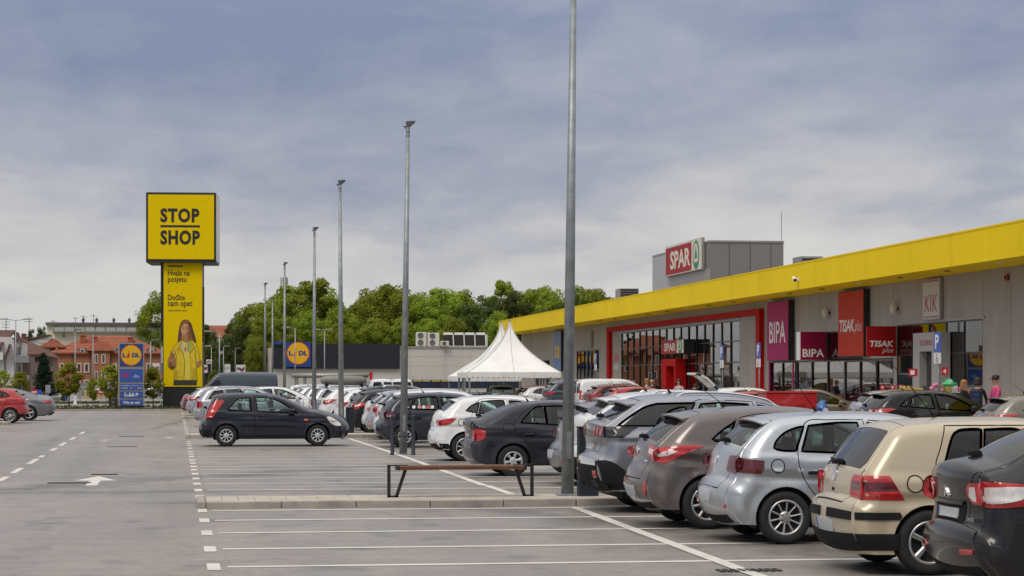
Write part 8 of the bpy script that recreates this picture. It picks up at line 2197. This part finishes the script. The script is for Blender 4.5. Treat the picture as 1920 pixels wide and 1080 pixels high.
# ------------------------------------------------------------------ people
SKINM = mat('skin', (.46, .24, .16), .55, var=.05)
SHOE = mat('shoe', (.03, .03, .03), .6)
def person(x, y, z, rz, label, top, legs, hair, hair_kind='short', bend=0.0, arm=(0, 0), h=1.75, z_sit=0):
    s = h / 1.75
    V = []; E_ = []; Rr = []
    def v(p, r): V.append(p); Rr.append(r); return len(V) - 1
    def chain(a, pts):
        for p, r in pts: b_ = v(p, r); E_.append((a, b_)); a = b_
        return a
    pel = v((0, 0, .95), (.125, .125)); ch = chain(pel, [((0, 0, 1.12), (.115, .115)), ((.0, 0, 1.30), (.135, .135))])
    up = chain(ch, [((0, 0, 1.42), (.09, .09))]); hd = chain(up, [((.005, 0, 1.50), (.05, .05)), ((.02, 0, 1.575), (.066, .066)), ((.03, 0, 1.65), (.086, .086)), ((.02, 0, 1.715), (.072, .072))])
    chain(hd - 1, [((.118, 0, 1.635), (.013, .013))])
    for sy, am in ((1, arm[0]), (-1, arm[1])):
        sh = chain(up, [((0, sy * .17, 1.405), (.062, .062))])
        el = (.05 + .10 * am, sy * .235, 1.13 + .02 * am); wr_ = (.08 + .30 * am, sy * (.23 - .06 * am), .90 + .18 * am); hn = (.10 + .36 * am, sy * (.225 - .08 * am), .83 + .20 * am)
        k = chain(sh, [(el, (.042, .042)), (wr_, (.028, .028)), (hn, (.030, .018))])
        for f in range(5):
            o_ = (f - 2) * .014
            if f == 0: tip = (hn[0] + .045, hn[1] - sy * .03, hn[2] - .01)
            else: tip = (hn[0] + .012 + .02 * am, hn[1] + o_ * .6, hn[2] - .085 + abs(o_) * .5 + am * .05)
            chain(k, [(tip, (.0085, .0085))])
    for sy in (1, -1):
        chain(pel, [((0, sy * .09, .87), (.092, .092)), ((.02, sy * .105, .49), (.058, .058)), ((-.01, sy * .11, .09), (.042, .042)), ((.13, sy * .125, .035), (.036, .036))])
    me = bpy.data.meshes.new('body'); me.from_pydata(V, E_, [])
    o = bpy.data.objects.new('body', me); COL.objects.link(o)
    m1 = o.modifiers.new('skin', 'SKIN'); m2 = o.modifiers.new('sub', 'SUBSURF'); m2.levels = 1; m2.render_levels = 1
    for i, r in enumerate(Rr): me.skin_vertices[0].data[i].radius = r
    me.skin_vertices[0].data[0].use_root = True
    dg = bpy.context.evaluated_depsgraph_get(); dg.update()
    m3 = bpy.data.meshes.new_from_object(o.evaluated_get(dg))
    bpy.data.objects.remove(o); bpy.data.meshes.remove(me)
    m3.name = 'body'
    for mm in (top, legs, SKINM, SHOE): m3.materials.append(mm)
    mi = []
    for p in m3.polygons:
        c_ = p.center; hand = abs(c_.y) > .12 and (c_.x > .075 + .27 * max(arm) if max(arm) > .2 else c_.z < .92) and .70 < c_.z < 1.2
        mi.append(2 if c_.z > 1.475 else 2 if hand else 0 if (c_.z > .93 or abs(c_.y) > .2 and c_.z > .6) else 3 if c_.z < .075 else 1)
        p.use_smooth = True
    m3.polygons.foreach_set('material_index', mi)
    def bendf(p):
        p = Vector(p)
        if bend and p.z > .9:
            k = min(1, (p.z - .9) / .25) * bend; q_ = p - Vector((0, 0, .95)); q_ = Matrix.Rotation(k, 3, 'Y') @ q_; p = q_ + Vector((0, 0, .95))
        return p * s
    for vv in m3.vertices: vv.co = bendf(vv.co)
    r = thing('person', (x, y, z), label, 'person', rz, 'shoppers on the pavement'); link('body', m3, r)
    hb = MB()
    if hair_kind == 'cap': hb.lathe([(.100, 1.665), (.104, 1.70), (.098, 1.75), (.065, 1.785), (0, 1.795)], 18, c=(.018, 0, 0)); hb.bbox(.10, -.06, 1.67, .17, .06, 1.685, .005)
    else:
        n = 16; prof_ = [(.098, 1.665), (.103, 1.70), (.092, 1.745), (.055, 1.775), (0, 1.782)]
        hb.lathe(prof_, n, c=(.008, 0, 0))
        low = 1.56 if hair_kind == 'short' else (1.30 if hair_kind == 'long' else 1.46)
        o0 = len(hb.v); kk = 9
        for i in range(kk):
            a = math.pi * (.42 + 1.16 * i / (kk - 1))
            for rr, zz in ((.101, 1.69), (.108, 1.60), (.112, (1.60 + low) / 2), (.085, low)): hb.v.append((.008 + rr * math.cos(a), rr * math.sin(a), zz))
        for i in range(kk - 1):
            for j in range(3): hb.f.append((o0 + i * 4 + j, o0 + i * 4 + j + 1, o0 + i * 4 + 5 + j, o0 + i * 4 + 4 + j)); hb.m.append(0)
    hb.v = [tuple(bendf(p)) for p in hb.v]
    hb.build('cap' if hair_kind == 'cap' else 'hair', hair, r, True)
    fb = MB()
    for sy in (-1, 1): fb.lathe([(0, -.006), (.009, 0), (0, .006)], 8, c=(.104, sy * .032, 1.655))
    fb.box(.098, -.022, 1.602, .104, .022, 1.609)
    fb.v = [tuple(bendf(p)) for p in fb.v]; fb.build('eyes_and_mouth', mat('face_marks', (.06, .025, .02), .5), r)
    return r
C_BLK = mat('cloth_black', (.012, .012, .014), .85); C_PINK = mat('cloth_pink', (.55, .06, .20), .8); C_JEAN = mat('cloth_denim', (.05, .08, .15), .9); C_NAVYC = mat('cloth_navy', (.012, .015, .03), .85); C_LIGHT = mat('cloth_pale', (.45, .36, .38), .85); C_GREYC = mat('cloth_grey', (.12, .12, .14), .85)
HB = mat('hair_blond', (.34, .15, .045), .6); HD = mat('hair_dark', (.018, .012, .010), .6); HR = mat('hair_auburn', (.24, .10, .035), .6)
x, y = pos(1807, 63.5); person(x, y, .115, R(-40), 'blond woman in a black jacket beside the goods stand', C_BLK, C_JEAN, HB, 'mid', arm=(.5, .2), h=1.68)
x, y = pos(1833, 62.5); pb = person(x, y, .115, R(60), 'person in black seen from behind with a dark blue backpack', C_BLK, C_BLK, HD, 'short', arm=(.4, .4), h=1.74)
bk = thing('backpack', (x - .19 * math.cos(R(60)) , y - .19 * math.sin(R(60)), 1.06), 'dark blue backpack on the back of the person in black', 'backpack', R(60))
b = MB(); b.bbox(-.12, -.16, 0, .06, .16, .50, .05); b.build('body', mat('pack_navy', (.010, .018, .045), .7), bk); b = MB(); b.bbox(-.17, -.12, .04, -.119, .12, .24, .02); b.build('pocket', mat('pack_navy2', (.014, .025, .06), .7), bk)
b = MB(); b.box(-.124, -.07, .33, -.119, .05, .36); b.build('print', M_PBLUE, bk)
for sy in (-.1, .1):
    b = MB(); b.bar((.06, sy, .48), (.20, sy, .50), .05, .015); b.build('strap', M_BLACK, bk)
x, y = pos(1868, 60.5); person(x, y, .115, R(185), 'person in a bright pink top and dark knitted cap facing left', C_PINK, C_JEAN, HD, 'cap', arm=(.6, .3), h=1.80)
x, y = pos(1189, 108); person(x, y, .115, R(200), 'auburn haired woman walking before the left part of the mirrored glass', C_GREYC, C_JEAN, HR, 'long', h=1.62)
x, y = pos(1213, 104); person(x, y, .115, R(160), 'long haired blond woman before the mirrored glass', C_LIGHT, C_JEAN, HB, 'long', h=1.72)
x, y = pos(1223, 103); person(x, y, .115, R(215), 'bald looking person in dark blue beside the long haired blond woman', C_NAVYC, C_JEAN, SKINM, 'short', h=1.66)
x, y = pos(1273, 92); person(x, y, 0.115, R(230), 'dark haired woman in a pale top by the supermarket door', C_LIGHT, C_BLK, HD, 'long', h=1.70)
x, y = pos(1284, 82.6); person(x, y, 0, R(0), 'man in dark clothes leaning into the open boot of the white hatchback', C_NAVYC, C_JEAN, HD, 'short', bend=R(38), arm=(.7, .7), h=1.86)
for px, X_ in ((1240, 22.4),): pass
